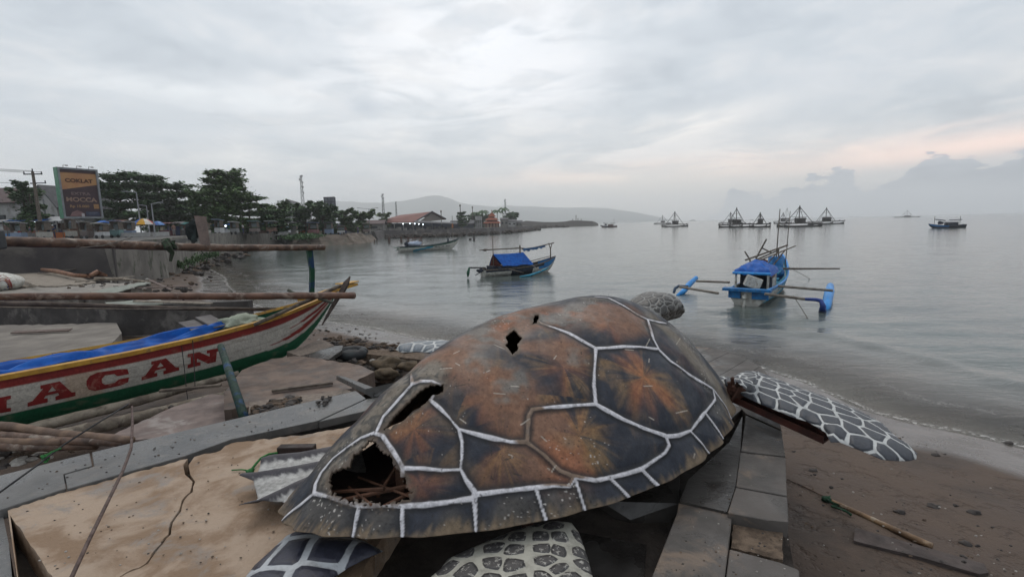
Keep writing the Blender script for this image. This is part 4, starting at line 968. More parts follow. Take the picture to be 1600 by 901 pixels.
def simple_hull(par, L, W, Dp, bow, stern, draft=.12, mats=None, bands=None, inner=None, floor=.35, tr=.7):
    """local x forward; z=0 is the waterline. mats/bands: list of (v limit, material index)"""
    n = 34; nv = 12; q = MB(); rings = []; info = []
    for i in range(n + 1):
        s = i / n; x = -L / 2 + L * s
        w = W / 2 * (tr + (1 - tr) * math.sin(min(1, s / .45) * math.pi / 2)) * max(0.0, 1 - max(0, (s - .45) / .55) ** 2.2) ** .85 + .015
        zk = -draft + (Dp + bow * .75) * max(0, (s - .80) / .20) ** 2.2
        zs = Dp + bow * max(0, (s - .35) / .65) ** 2.2 + stern * max(0, (.25 - s) / .25) ** 2
        zk = min(zk, zs - .03); xo = 0
        rg = []
        for sgn in (-1, 1):
            side = []
            for j in range(nv + 1):
                v = j / nv; ww = w * (1 - .62 * v ** 2.4); z = zs + (zk - zs) * v
                side.append(Vector((x + .10 * bow * (1 - v) * max(0, (s - .8) / .2), sgn * ww, z)))
            rg.append(side)
        ring = rg[0] + rg[1][::-1]
        rings.append(ring); info.append((s, x, w, zs, zk))
    k = len(rings[0]); vs = [p for r_ in rings for p in r_]
    for i in range(n):
        for j in range(k - 1):
            v = min(j, k - 2 - j) / nv; s = (i + .5) / n; side = 0 if j < k / 2 else 1
            mi = 0
            if callable(bands): mi = bands(s, v, side)
            q.m = mi; b0 = i * k + j
            q.f.append((b0, b0 + 1, b0 + k + 1, b0 + k)); q.mi.append(mi)
    q.v = [tuple(p) for p in vs]; q.m = 0
    q.f.append(tuple(range(k))); q.mi.append(0)
    o = q.build('hull', mats, par, smooth=False, world=False)
    sd = o.modifiers.new('thick', 'SOLIDIFY'); sd.thickness = .03; sd.offset = -1
    g = MB()
    for sgn in (-1, 1):
        g.tube([Vector((x + .10 * bow * max(0, (s - .8) / .2), sgn * (w + .01), zs + .01)) for s, x, w, zs, zk in info], .03 * (L / 8) ** .5 + .01, 6)
    g.build('gunwale', inner[0], par, world=False)
    d = MB(); fl = [(x, w * .86, zk + (zs - zk) * floor if s < .8 else zk + (zs - zk) * .5) for s, x, w, zs, zk in info[1:-1]]
    d.loft([[Vector((x, -w, z)), Vector((x, w, z))] for x, w, z in fl]); d.build('deck', inner[1], par, world=False)
    return info

# ---------------------------------------------------------------- blue outrigger boat (right)
def blue_boat():
    p0 = G(1157, 484, 0); p1 = G(1222, 438, 0); dr = (p1 - p0); dr.z = 0; rz = math.atan2(dr.y, dr.x); L = dr.length + .5
    c = p0.lerp(p1, .5) + dr.normalized() * .25; c.z = 0
    b = thing('outrigger_boat', 'blue and white outrigger boat with square blue canopy and bright blue floats beyond the turtle', 'boat', c, rz)
    L = min(L, 8.2)
    info = simple_hull(b, L, 1.4, .55, .80, .05, .15, [M_WHITE, M_BLUE, M_TURQ, M_MAROON], lambda s, v, sd: 1 if v < .16 else (3 if v > .9 else (2 if .16 <= v < .28 and s > .3 else 0)), (M_LBLUE, M_TURQ), tr=.86)
    xs = -L / 2
    q = MB(); q.box((xs - .12, 0, .60), (.34, 1.62, .10)); q.box((xs - .05, -.45, .42), (.10, .55, .30)); q.box((xs - .05, .42, .42), (.10, .42, .30)); q.build('stern_board', M_BLUE, b, world=False)
    q = MB(); q.tube([(xs - .12, .05, .45), (xs - .2, .05, .15), (xs - .35, .05, -.05)], .035, 6); q.blob((xs - .16, .05, .35), (.10, .08, .12), 7, 5, .3); q.build('engine_shaft', M_WHITE, b, world=False)
    # cabin
    cab = MB()
    x0, x1, w, z0, z1 = xs + .75, xs + 2.45, .56, .35, 1.18
    for x in (x0, x1):
        for y in (-w, w): cab = MB(); cab.box((x, y, (z0 + z1) / 2), (.07, .07, z1 - z0)); cab.build('cabin_post', M_WHITE, b, world=False)
    cab = MB(); cab.box(((x0 + x1) / 2, w, z0 + .15), (x1 - x0, .04, .3)); cab.build('side_board', M_WHITE, b, world=False)
    for sgn in (-1,):
        q = MB(); q.box(((x0 + x1) / 2 + .05, sgn * w, .78), (x1 - x0 - .1, .035, .78)); sp_ = q.build('side_panel', M_WHITE, b, world=False)
        q = MB(); q.tube([Vector((x0 + .22, sgn * (w + .022), .50 + .0)), Vector((x0 + .22, sgn * (w + .024), 1.0))], .09, 10); q.build('painted_stripe', M_DARKB, b, world=False)
        q = MB()
        for k in range(4): q.box((x0 + .75 + k * .2, sgn * (w + .022), .98), (.12, .01, .18))
        q.build('faded_lettering', mat('faded_red', (.22, .12, .11)), b, world=False)
    q = MB(); q.box(((x0 + x1) / 2 + .2, 0, .75), (x1 - x0 - .5, 1.0, .62)); q.build('cabin_interior', M_DARKB, b, world=False)
    # canopy: gathered tarp over a hump
    q = MB(); nx_, ny_ = 22, 16; V = []
    for i in range(nx_ + 1):
        for j in range(ny_ + 1):
            u, v = i / nx_ * 2 - 1, j / ny_ * 2 - 1
            x = (x0 + x1) / 2 + u * (x1 - x0 + .3) / 2; y = v * (w + .12)
            h = z1 + .03 + .38 * (1 - max(abs(u) * .95, abs(v)) ** 1.3) + .03 * math.sin(u * 9 + v * 3) * (1 - abs(v)) + .02 * math.sin(v * 14)
            if max(abs(u), abs(v)) > .97: h -= .13
            V.append((x, y, h))
    q.add(V, [(i * (ny_ + 1) + j, (i + 1) * (ny_ + 1) + j, (i + 1) * (ny_ + 1) + j + 1, i * (ny_ + 1) + j + 1) for i in range(nx_) for j in range(ny_)])
    q.build('canopy', M_TARP, b, smooth=True, world=False)
    q = MB(); q.tube([(x0 - .12, -w - .1, z1 - .04), (x0 - .12, w + .1, z1 - .04)], .05, 8); q.build('canopy_rail', M_LBLUE, b, world=False)
    # white box
    q = MB(); q.box((xs + .55, -.08, .82), (.45, .55, .42), rz=.3, rx=.35); bx = bevel(q.build('ice_box', M_WHITE, b, world=False), .03)
    q = MB(); q.blob((x0 + .55, -.25, 1.18), (.16, .22, .06), 12, 6, 0); q.build('hanging_basin', mat('cream_plastic', (.5, .46, .38), rough=.4), b, world=False)
    # fore: drums, red net heap, frame of poles
    q = MB(); q.tube([(xs + 5.5, -.12, .55), (xs + 5.5, -.12, 1.45)], .32, 16); q.blob((xs + 5.3, -.1, .75), (.45, .42, .35), 10, 7, .2); q.build('blue_drum', M_BLUE, b, smooth=True, world=False)
    q = MB(); q.blob((xs + 4.1, .25, .95), (.38, .32, .42), 12, 9, .3, 3); q.build('net_heap', M_MAROON, b, smooth=True, world=False)
    q = MB(); q.box((xs + 3.4, 0, .66), (.5, 1.1, .05)); q.box((xs + 5.2, 0, .88), (1.9, .85, .04), ry=-.08); q.build('foredeck', M_TURQ, b, world=False)
    q = MB()
    ZS_ = .84
    for a, c2, r_ in [((xs + 2.9, .65, 1.75), (xs + 6.4, -.45, 2.3), .04), ((xs + 2.9, .50, 1.62), (xs + 6.0, -.15, 2.05), .035), ((xs + 3.2, .2, 1.7), (xs + 6.6, -.75, 2.25), .03),
                     ((xs + 3.3, .45, .6), (xs + 3.3, .55, 1.7), .03), ((xs + 5.4, -.3, .8), (xs + 5.5, -.2, 2.15), .03), ((xs + 3.7, .4, 1.75), (xs + 3.9, .05, 2.75), .035), ((xs + 3.85, .2, 2.3), (xs + 4.0, -.15, 2.05), .03), ((xs + 3.1, .5, 1.7), (xs + 3.2, .75, 2.15), .035),
                     ((xs + 4.3, 0, 1.0), (xs + 5.2, -.5, 2.1), .03), ((xs + 4.5, .3, 1.0), (xs + 4.9, -.3, 2.1), .025)]:
        q.tube([(a[0], a[1], a[2] * ZS_), (c2[0], c2[1], c2[2] * ZS_)], r_, 6)
    q.build('pole_rack', M_WOODG, b, world=False)
    q = MB(); q.tube([(xs + 5.3, -.15, .8), (xs + 5.4, -.2, 3.6)], [.03, .018], 6); q.tube([(xs + 6.2, -.42, .9), (xs + 6.3, -.5, 3.5)], [.025, .012], 6); q.build('mast', M_WOODG, b, world=False)
    q = MB(); q.tube([(xs + 5.0, -.5, .95), (xs + 4.8, -2.6, 1.05)], [.05, .03], 7); q.build('oar', M_WOODG, b, world=False)
    # outriggers: derived from where their ends stand on the water
    def loc(px, py, z): return MW[b.name].inverted() @ G(px, py, z)
    for nm, A, B in (('outrigger_pole', (1122, 458, .72), (1062, 448, .68)), ('outrigger_pole', (1140, 441, .75), (1088, 439, .72))):
        q = MB(); q.tube([loc(*A), loc(*B)], .045, 7); q.build(nm, M_POLEW, b, world=False)
    for A, B in (((1195, 459, .62), (1264, 468, .42)), ((1216, 447, .66), (1301, 454, .5))):
        q = MB(); q.tube([loc(*A), loc(*B)], .05, 7); q.build('outrigger_pole', M_POLEW, b, world=False)
    q = MB(); q.tube([loc(1258, 467, .45), loc(1275, 468, .42), loc(1283, 470, .38), loc(1286, 478, .25), loc(1285, 487, .0)], [.05, .06, .07, .09, .12], 8); q.build('outrigger_bracket', mat('navy_paint', (.02, .05, .22), rough=.5), b, smooth=True, world=False)
    q = MB(); q.tube([loc(1075, 447, .66), loc(1060, 447, .68), loc(1055, 450, .6), loc(1053, 457, .45)], [.04, .06, .06, .05], 7); q.build('outrigger_bracket', mat('grey_blue_paint', (.06, .10, .16), rough=.5), b, smooth=True, world=False)
    def flo(pts, r):
        q = MB(); q.tube(pts, r, 12); q.build('float', M_LBLUE, b, smooth=True, world=False)
    flo([loc(1288, 487, -.05), loc(1291, 478, .08), loc(1296, 455, .28), loc(1297.5, 446, .38)], [.06, .15, .17, .12])
    flo([loc(1058, 462, .0), loc(1068, 455, .12), loc(1077, 444, .32), loc(1088, 434, .55)], [.06, .12, .13, .10])
    q = MB(); q.tube([loc(1240, 462, .3), loc(1262, 497, .02)], .015, 5); q.build('mooring_line', M_ROPE, b, world=False); q = MB(); q.tube([loc(1232, 417, 1.0), loc(1265, 435, .02)], .012, 5); q.build('mooring_line', M_ROPE, b, world=False)
blue_boat()

# ---------------------------------------------------------------- dark boat with blue tarp ridge
def tarp_boat():
    p0 = G(757, 432, 0); p1 = G(852, 424, 0); dr = p1 - p0; rz = math.atan2(dr.y, dr.x); c = p0.lerp(p1, .5) + dr.normalized() * .35; c.z = 0
    L = dr.length + .9
    b = thing('fishing_boat', 'cream and dark blue fishing boat with a bright blue ridge tarp and long horizontal pole', 'boat', c, rz)
    simple_hull(b, L, 1.1, .42, .55, .0, .1, [M_WHITE, M_DARKB, M_BLUE, M_TURQ], lambda s, v, sd: (1 if v < .25 and s < .8 else (1 if .33 < s < .62 and v < .8 else (2 if s > .72 and v < .5 else 0))), (M_WOODG, M_DARKB), tr=.8)
    xs = -L / 2
    def t(pts, r_, nm, m, seg=7): q = MB(); q.tube(pts, r_, seg); return q.build(nm, m, b, world=False, smooth=True)
    # tent
    x0, x1 = xs + .75, xs + 3.0
    q = MB(); V = []
    for i in range(13):
        u = i / 12; x = x0 + (x1 - x0) * u
        V += [Vector((x + .02, .62, .62)), Vector((x, .33, 1.02 + .02 * math.sin(u * 11))), Vector((x, 0, 1.38 - .03 * math.sin(u * math.pi))), Vector((x + .18, -.33, 1.0 + .02 * math.sin(u * 9 + 1))), Vector((x + .36, -.66, .62 + .03 * math.sin(u * 12)))]
    q.loft([V[i * 5:i * 5 + 5] for i in range(13)]); q.build('canopy', M_TARP, b, world=False)
    q = MB(); q.add([(x0 - .02, .55, .45), (x0 - .02, 0, 1.32), (x0 + .3, -.6, .6), (x0 + .25, -.5, .4)], [(0, 1, 2, 3)]); q.build('tent_end', M_MAROON, b, world=False)
    q = MB(); q.box((x0 + .05, .1, .45), (.5, .9, .35)); q.box((xs + 1.9, -.1, .5), (2.2, .9, .25)); q.build('deck_load', M_DARKB, b, world=False)
    t([(x0 - .95, 0, 1.66), (x1 - .3, 0, 1.66), (x1 + .1, 0, 1.62)], [.03, .045, .045], 'ridge_pole', M_WOODG)
    q = MB(); q.blob((x0 - .55, 0, 1.66), (.16, .07, .07), 8, 6, .3); q.build('rope_coil', M_WOODG, b, world=False)
    t([(x0 + .02, 0, .4), (x0, 0, 2.5)], [.035, .02], 'mast', M_WOODG)
    t([(x1 - .25, 0, .5), (x1 - .25, 0, 1.85)], .05, 'post', M_WOODG)
    t([(x1 - .1, -.02, 1.58), (x1 + .9, -.02, 1.66), (x1 + 1.7, -.02, 1.78), (L / 2 - .05, 0, 1.9)], .035, 'boom', M_WOODG)
    q = MB(); V = []
    for i in range(17):
        u = i / 16; x = x1 - .05 + u * 1.75; z = 1.6 + .13 * u * u
        dz = .16 * (1 - .5 * u) + .04 * math.sin(i * 2.1) + .03 * math.sin(i * 5)
        V.append([Vector((x, .06, z)), Vector((x, -.05, z + .04)), Vector((x, -.09, z - dz))])
    q.loft(V); q.build('furled_sail', mat('faded_blue_cloth', (.05, .12, .24), (.03, .06, .12), scale=8, rough=.9), b, world=False)
    xb = L / 2 - .35
    for a in ((.0, .25), (.0, -.25)):
        t([(xb, 0, 1.5), (xb + a[1] * .8, a[1] * .3, 1.9)], .03, 'fork', M_WOODG)
    t([(xb, 0, .8), (xb, 0, 1.55)], .04, 'bow_post', M_WOODG)
    t([(x1 + .2, -.2, .75), (xb, 0, 1.02)], .025, 'stay', M_WOODG)
    t([(xs + .2, 0, .55), (xs - .9, .05, .62)], .045, 'tiller', M_BLK); t([(xs - .9, .05, .62), (xs - 1.0, .05, .3), (xs - 1.02, .05, .05)], [.06, .10, .04], 'motor_leg', M_GRN)
    q = MB(); q.blob((xs - .25, -.1, .42), (.22, .12, .12), 8, 6, .4); q.tube([(xs, -.1, .4), (xs - .6, -.15, .15)], .03, 5); q.build('motor', M_DARKB, b, world=False)
    # float alongside
    def loc(px, py, z): return MW[b.name].inverted() @ G(px, py, z)
    t([loc(812, 432, 0), loc(828, 430, .05), loc(845, 424, .18), loc(857, 418, .40)], [.03, .07, .07, .04], 'float', M_TURQ)
    t([loc(795, 420, .5), loc(818, 426, .3)], .02, 'outrigger_pole', M_POLEW); t([loc(830, 413, .6), loc(846, 424, .25)], .02, 'outrigger_pole', M_POLEW)
tarp_boat()

# ---------------------------------------------------------------- white boat far left
def white_boat():
    p0 = G(626, 393.5, 0); p1 = G(706, 389, 0); dr = p1 - p0; rz = math.atan2(dr.y, dr.x); c = p0.lerp(p1, .5) + dr.normalized() * .4; c.z = 0; L = dr.length + 1.3
    b = thing('fishing_boat', 'long slim white boat with turquoise stripe and grey covered heap anchored near the old piles', 'boat', c, rz)
    simple_hull(b, L, 1.2, .62, .75, .0, .1, [M_WHITE, M_TURQ, M_DARKB, M_GRN], lambda s, v, sd: (3 if v < .10 else (1 if .2 < s < .52 and abs(v - (.75 - (s - .2) * 1.9)) < .17 else (2 if s > .9 and v < .2 else 0))), (M_DARKB, M_DARKB), tr=.7)
    xs = -L / 2
    q = MB(); q.blob((xs + 2.2, -.1, .95), (1.0, .45, .38), 14, 8, .2, 2); q.build('covered_heap', mat('pale_tarp', (.42, .46, .52), (.25, .3, .4), scale=3, rough=.5), b, smooth=True, world=False)
    q = MB(); q.blob((xs + 1.1, 0, .95), (.28, .3, .35), 9, 7, .3, 8); q.build('engine', M_DARKB, b, world=False)
    q = MB()
    for x, h in ((1.3, 1.75), (2.0, 1.75), (3.0, 1.7), (3.3, 1.65)): q.tube([(xs + x, 0, .6), (xs + x, 0, h)], .03, 5)
    q.tube([(xs + .9, 0, 1.72), (xs + 3.5, 0, 1.7)], .03, 5); q.build('rail', M_MAROON, b, world=False)
    q = MB(); q.tube([(L / 2 - .8, 0, .9), (L / 2 - .8, 0, 4.6)], [.06, .03], 6); q.build('mast', M_POLEW, b, world=False)
    q = MB(); q.box((L / 2 - .8, -.01, 3.2), (.22, .03, .55)); q.build('flag', mat('orange_flag', (.5, .2, .1)), b, world=False)
    q = MB(); q.blob((L / 2 - 1.6, 0, 1.25), (.12, .12, .35), 7, 6, .1); q.build('bundle', M_DARKB, b, world=False)
    for k in range(11):
        if k in (4, 7): continue
        q = MB(); x = L * .06 + k * .22; q.box((x, -.60 + .012 * k + .0, .42 + k * .012), (.13, .02, .12)); q.build('painted_letter', M_DARKB, b, world=False)
    q = MB(); q.tube([(xs, 0, .5), (xs - .7, .1, .62)], .05, 5); q.tube([(xs, 0, .4), (xs - .5, -.1, .15)], .05, 5); q.build('rudder_arm', M_GRN, b, world=False)
white_boat()

# ---------------------------------------------------------------- lift-net platforms (bagan)
def bagan(px, base, apex, wpx, label, seed, low=False):
    rnd = random.Random(seed); p = G(px, base, 0); p.z = 0; dep_ = (p - CP).dot(CF); H = (horizon(px) - apex) / 750 * dep_ + EYE; W = wpx / 750 * dep_
    b = thing('lift_net_boat', label, 'fishing platform', p, rnd.uniform(-.25, .25), 'lift net platforms moored offshore')
    m = mat('tarred_wood', (.045, .040, .038), (.025, .022, .02), scale=3, rough=.9)
    q = MB(); zt = 1.1 if not low else .7
    for y in (-W * .28, W * .28):
        q = MB(); q.loft([[Vector((x, y - .35 * k, .15 + .5 * e)), Vector((x, y, -.15)), Vector((x, y + .35 * k, .15 + .5 * e)), Vector((x, y, .42 + .5 * e))] for x, k, e in ((-W / 2, .15, 1), (-W * .35, 1, .1), (0, 1.2, 0), (W * .35, 1, .1), (W / 2, .15, 1))], closed=True, cap=True)
        q.build('float_hull', m, b, world=False)
    q = MB()
    for k in range(9): y = -W * .36 + k * W * .09; q.tube([(-W * .48, y, zt), (W * .48, y, zt + rnd.uniform(-.1, .1))], .09, 4)
    for k in range(12): x = -W * .46 + k * W * .084; q.tube([(x, -W * .38, zt + .15), (x, W * .38, zt + .15)], .08, 4)
    for k in range(14): x, y = rnd.uniform(-.46, .46) * W, rnd.choice((-.37, .37)) * W; q.box((x, y, zt + rnd.uniform(0, .5)), (rnd.uniform(.2, .8), .25, rnd.uniform(.15, .45)))
    q.build('platform', m, b, world=False)
    q = MB(); s_ = W * .14
    q.box((W * .03, 0, zt + .85), (s_ * 1.6, s_ * 1.3, 1.3)); q.loft([[Vector((W * .03 - s_, -s_ * .8, zt + 1.5)), Vector((W * .03 - s_, 0, zt + 2.0)), Vector((W * .03 - s_, s_ * .8, zt + 1.5))], [Vector((W * .03 + s_, -s_ * .8, zt + 1.5)), Vector((W * .03 + s_, 0, zt + 2.0)), Vector((W * .03 + s_, s_ * .8, zt + 1.5))]]); q.build('hut', m, b, world=False)
    q = MB(); q.tube([(0, 0, zt), (rnd.uniform(-.1, .1), 0, H * .90)], .16, 5)
    for x, y in ((-.42, 0), (.42, 0)): q.tube([(x * W * .9, y, zt), (0, 0, H * .93)], .11, 4)
    for x, y in ((0, -.4), (0, .4)): q.tube([(x, y * W, zt), (0, 0, H * .93)], .08, 4)
    q.tube([(-.2 * W, 0, H * .45), (.2 * W, 0, H * .45)], .07, 4); q.tube([(-.10 * W, 0, H * .68), (.08 * W, 0, H * .68)], .05, 4)
    q.blob((0, 0, H * .93), (.25, .25, .45), 6, 5, 0); q.tube([(0, 0, H * .93), (0, 0, H)], .08, 4)
    q.build('mast_rig', m, b, world=False)
    return b
bagan(1248, 354, 321, 54, 'largest lift net platform with the tallest pyramid of poles, between two smaller ones', 1)
bagan(1150, 355, 324, 44, 'wide dark lift net platform directly left of the small humped one', 2)
bagan(1141, 351, 331, 30, 'paler lift net platform half hidden behind the wide one on the left of the row', 3)
bagan(1187, 355, 332, 27, 'small humped lift net platform standing alone in the middle of the row', 4)
bagan(1290, 350, 324, 42, 'rightmost lift net platform of the row with its deck clear of the water', 5)
bagan(1223, 349, 332, 22, 'lift net platform partly behind the left side of the largest one', 6)
bagan(1229, 344, 324, 18, 'faint far lift net mast behind the largest platform', 9)
bagan(1054, 354, 330, 36, 'dark lift net platform off the end of the hills, right of a faint one', 7)
bagan(1035, 350, 336, 24, 'faint small lift net platform left of the dark one off the hills', 8)
bagan(1417, 339.5, 328, 28, 'low dark lift net platform far out towards the right horizon', 10, True)

def small_boat(px, py, lenpx, rz, label, m1, m2, seed, masts=((-.35, 1.6), (.35, 1.7)), cab=True):
    p = G(px, py, 0); p.z = 0; dep_ = (p - CP).dot(CF); L = lenpx / 750 * dep_
    b = thing('fishing_boat', label, 'boat', p, rz)
    simple_hull(b, L, L * .2, L * .07, L * .06, L * .03, .1, [m1, m2], lambda s, v, sd: 1 if (v < .5 and s > .5) else 0, (M_DARKB, M_DARKB), tr=.6)
    if cab:
        q = MB(); q.box((-L * .12, 0, L * .12), (L * .3, L * .13, L * .09)); q.box((-L * .12, 0, L * .19), (L * .36, L * .17, L * .012)); q.build('cabin', m1, b, world=False)
    q = MB()
    for x, h in masts: q.tube([(x * L, 0, L * .05), (x * L, 0, L * .05 + h * L * .18)], L * .006, 5)
    q.build('mast', M_WOODG, b, world=False)
    q = MB(); q.tube([(-L * .40, 0, L * .24), (-L * .05, 0, L * .23)], L * .012, 5); q.tube([(L * .05, 0, L * .22), (L * .33, 0, L * .26)], L * .014, 5); q.blob((L * .18, 0, L * .16), (L * .08, L * .05, L * .05), 7, 5, .3); q.build('furled_awning', M_DARKB, b, world=False)
small_boat(1479, 356, 52, 3.02, 'low blue and white fishing boat with two thin masts alone near the right horizon', M_DARKB, M_BLUE, 1)
small_boat(951, 355, 26, 3.14, 'small dark fishing boat with one tall mast off the tip of the breakwater', M_MAROON, M_DARKB, 2, ((-.32, 2.6), (.28, 1.4)))
for px, py, l in ((1175, 342.5, 'tiny far skiff left of the small humped platform'), (1268, 339, 'tiny far skiff on the horizon right of the largest mast'), (1331, 337.6, 'tiny far skiff on the horizon right of the platform row')):
    p = G(px, py + 1.2, 0); dd = (p - CP).dot(CF); L = 5 / 750 * dd; b = thing('skiff', l, 'boat', (p.x, p.y, 0), .1); simple_hull(b, L, L * .3, L * .1, L * .06, 0, .05, [M_DARKB], lambda s, v, sd: 0, (M_DARKB, M_DARKB)); q = MB(); q.blob((0, 0, L * .16), (L * .12, L * .08, L * .12), 7, 5, .2); q.build('cargo', M_DARKB, b, world=False)

# ================================================================== STRIPED BOAT ON THE BEACH (near left)
B0 = Vector((-6.2, 5.83, 0)); BA = Vector((.622, .783, 0)).normalized(); BB = Vector((BA.y, -BA.x, 0))
def bp(s, b_, z): return B0 + BA * s + BB * b_ + Vector((0, 0, z))
ST = [-3.6, -3.0, -2, -1, 0, 1.0, 2.0, 2.8, 3.15, 3.43, 3.7, 3.97, 4.18, 4.36, 4.46]
GZ = [1.72, 1.66, 1.61, 1.59, 1.59, 1.595, 1.635, 1.70, 1.74, 1.785, 1.83, 1.88, 1.925, 1.965, 1.99]
KZ = [.98, .93, .89, .88, .88, .875, .875, .92, .96, 1.04, 1.20, 1.43, 1.66, 1.86, 1.97]
HW = [.30, .36, .42, .44, .44, .43, .40, .34, .29, .235, .175, .115, .07, .03, .008]
def ip(a, s):
    return float(np.interp(s, ST, a))
def sm_ip(a, s): return (ip(a, s - .15) + 2 * ip(a, s) + ip(a, s + .15)) / 4 if s < 4.25 else ip(a, s)
near = thing('striped_boat', 'long wooden boat on the beach painted yellow, red, white and green with red lettering', 'boat', (B0.x + BA.x * 1, B0.y + BA.y * 1, .88), math.atan2(BA.y, BA.x))
ns, nv = 150, 40
HP = {}
def hullpt(s, v, side):
    w, g, k_ = sm_ip(HW, s), sm_ip(GZ, s), sm_ip(KZ, s)
    return bp(s, side * w * (1 - .50 * v ** 2.0), g + (k_ - g) * v)
def hull_side(side):
    V = []; C_ = []
    red = np.array([.20, .022, .020]); wh = np.array([.45, .43, .39]); gn = np.array([.010, .085, .040]); 
    for i in range(ns + 1):
        s = -3.6 + (4.46 + 3.6) * i / ns
        for j in range(nv + 1):
            v = j / nv; V.append(hullpt(s, v, side))
            t = max(0, (s - 2.7) / 1.76)
            r1 = .215 - .0 * t; g1 = .69 + .13 * t ** 1.2 + .2 * max(0, t - .6)
            c = red if v < r1 else (gn if v > g1 else wh)
            if s > 2.9:
                for lo, s0 in ((.40, 3.35), (.60, 3.0)):
                    ta = (s - s0) / 1.2
                    if ta > 0:
                        mid = lo + (.30 - lo) * 0 - .02 * ta; w_ = .035 + .045 * min(1, ta * 1.2)
                        if abs(v - mid) < w_ * min(1, ta * 3): c = red
            n = noise.noise(Vector((s * 2.2, v * 1.5, side))); n2 = noise.noise(Vector((s * 9, v * 9, 4)))
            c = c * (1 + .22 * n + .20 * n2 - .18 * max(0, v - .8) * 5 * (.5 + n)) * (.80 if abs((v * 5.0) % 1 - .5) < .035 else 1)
            if n2 + n > .58: c = c * .6 + np.array([.14, .11, .08]) * .4
            if c is not red and v > r1 and v < g1 and s < .75 and abs(s - .55) < .18: c = c * .5 + np.array([.40, .26, .16]) * .5
            C_.append(c)
    F = [(i * (nv + 1) + j, i * (nv + 1) + j + 1, (i + 1) * (nv + 1) + j + 1, (i + 1) * (nv + 1) + j) for i in range(ns) for j in range(nv)]
    return V, F, C_
q = MB(); Va, Fa, Ca = hull_side(1); Vb, Fb, Cb = hull_side(-1); q.add(Va, Fa); q.add(Vb, [f[::-1] for f in Fb])
# transom
ta = [Va[j] for j in range(nv + 1)]; tb = [Vb[j] for j in range(nv + 1)]; q.add(ta + tb, [(j, j + 1, nv + 2 + j, nv + 1 + j) for j in range(nv)]); q.add([Va[i * (nv + 1) + nv] for i in range(ns + 1)] + [Vb[i * (nv + 1) + nv] for i in range(ns + 1)], [(i, i + 1, ns + 2 + i, ns + 1 + i) for i in range(ns)])
M_HULL = paint_mat('hull_paint', rough=.5, bump=.25, bscale=20, spec=.35)
hull = q.build('hull', [M_HULL, M_GRN], near); cattr(hull, 'Col', np.array(Ca + Cb + Ca[:nv + 1] + Cb[:nv + 1] + [(.01, .08, .04)] * (2 * ns + 2)))
sd = hull.modifiers.new('thick', 'SOLIDIFY'); sd.thickness = .02; sd.offset = -1; sd.material_offset = 1
for side in (1, -1):
    q = MB(); rings = []
    for i in range(70):
        s = -3.6 + 7.98 * i / 69; w, g = sm_ip(HW, s), sm_ip(GZ, s)
        hh = .055
        rings.append([bp(s, side * (w + .028), g - hh + .01), bp(s, side * (w + .034), g + .012), bp(s, side * (w - .02), g + .022), bp(s, side * (w - .035), g - .02)])
    q.loft(rings, closed=True, cap=True); q.build('gunwale', M_YEL, near)
q = MB(); rings = []
for i in range(60):
    s = -3.5 + 7.4 * i / 59; w, g, k_ = sm_ip(HW, s), sm_ip(GZ, s), sm_ip(KZ, s); z = max(k_ + .03, g - .28)
    rings.append([bp(s, -w * .84, z), bp(s, w * .84, z)])
q.loft(rings); q.build('deck', mat('deck_turquoise', (.01, .16, .24), (.012, .10, .13), scale=4, rough=.6, bump=.2), near)
q = MB()
for s in (3.0, 3.55, 1.9): w, g = sm_ip(HW, s), sm_ip(GZ, s); q.box(bp(s, 0, g - .06), (.06, w * 2 - .04, .08), math.atan2(BA.y, BA.x))
q.build('thwart', M_GRN, near)
# yellow breast plate in the bow
q = MB(); q.slab([bp(3.75, -.20, 1.92), bp(4.30, -.13, 2.03), bp(4.86, -.10, 2.10), bp(4.92, .03, 2.10), bp(4.5, .05, 2.04), bp(3.9, -.02, 1.93)], .05); q.slab([bp(4.5, -.13, 2.125), bp(4.88, -.11, 2.14), bp(4.95, .03, 2.14), bp(4.62, .04, 2.11)], .02); bevel(q.build('bow_plate', M_YEL, near), .006)
# lettering, laid on the hull planking
HB = BVHTree.FromPolygons([tuple(v) for v in Va], Fa)
A_ = [[(0, 0), (0, .22), (.10, .25), (.33, .80), (.27, .80), (.27, 1), (.68, 1), (.92, .25), (1, .22), (1, 0), (.58, 0), (.58, .22), (.66, .25), (.64, .38), (.38, .38), (.34, .25), (.42, .22), (.42, 0)], [(.43, .54), (.60, .54), (.52, .80)]]
C_l = [[(.20, 0), (.05, .15), (0, .40), (.0, .65), (.08, .88), (.26, 1), (.76, 1), (.97, .93), (1, .60), (.72, .60), (.66, .76), (.44, .76), (.36, .60), (.36, .38), (.43, .24), (.66, .24), (.76, .40), (1, .40), (.97, .12), (.80, 0)]]
N_ = [[(0, 0), (0, .25), (.10, .28), (.10, .74), (0, .78), (0, 1), (.36, 1), (.70, .50), (.70, .75), (.60, .78), (.60, 1), (1, 1), (1, .78), (.92, .75), (.92, 0), (.66, 0), (.30, .55), (.30, .28), (.42, .25), (.42, 0)]]
M_l = [[(0, 0), (0, .22), (.08, .25), (.08, .75), (0, .78), (0, 1), (.30, 1), (.50, .52), (.70, 1), (1, 1), (1, .78), (.92, .75), (.92, .25), (1, .22), (1, 0), (.60, 0), (.60, .22), (.68, .25), (.68, .62), (.50, .18), (.32, .62), (.32, .25), (.40, .22), (.40, 0)]]
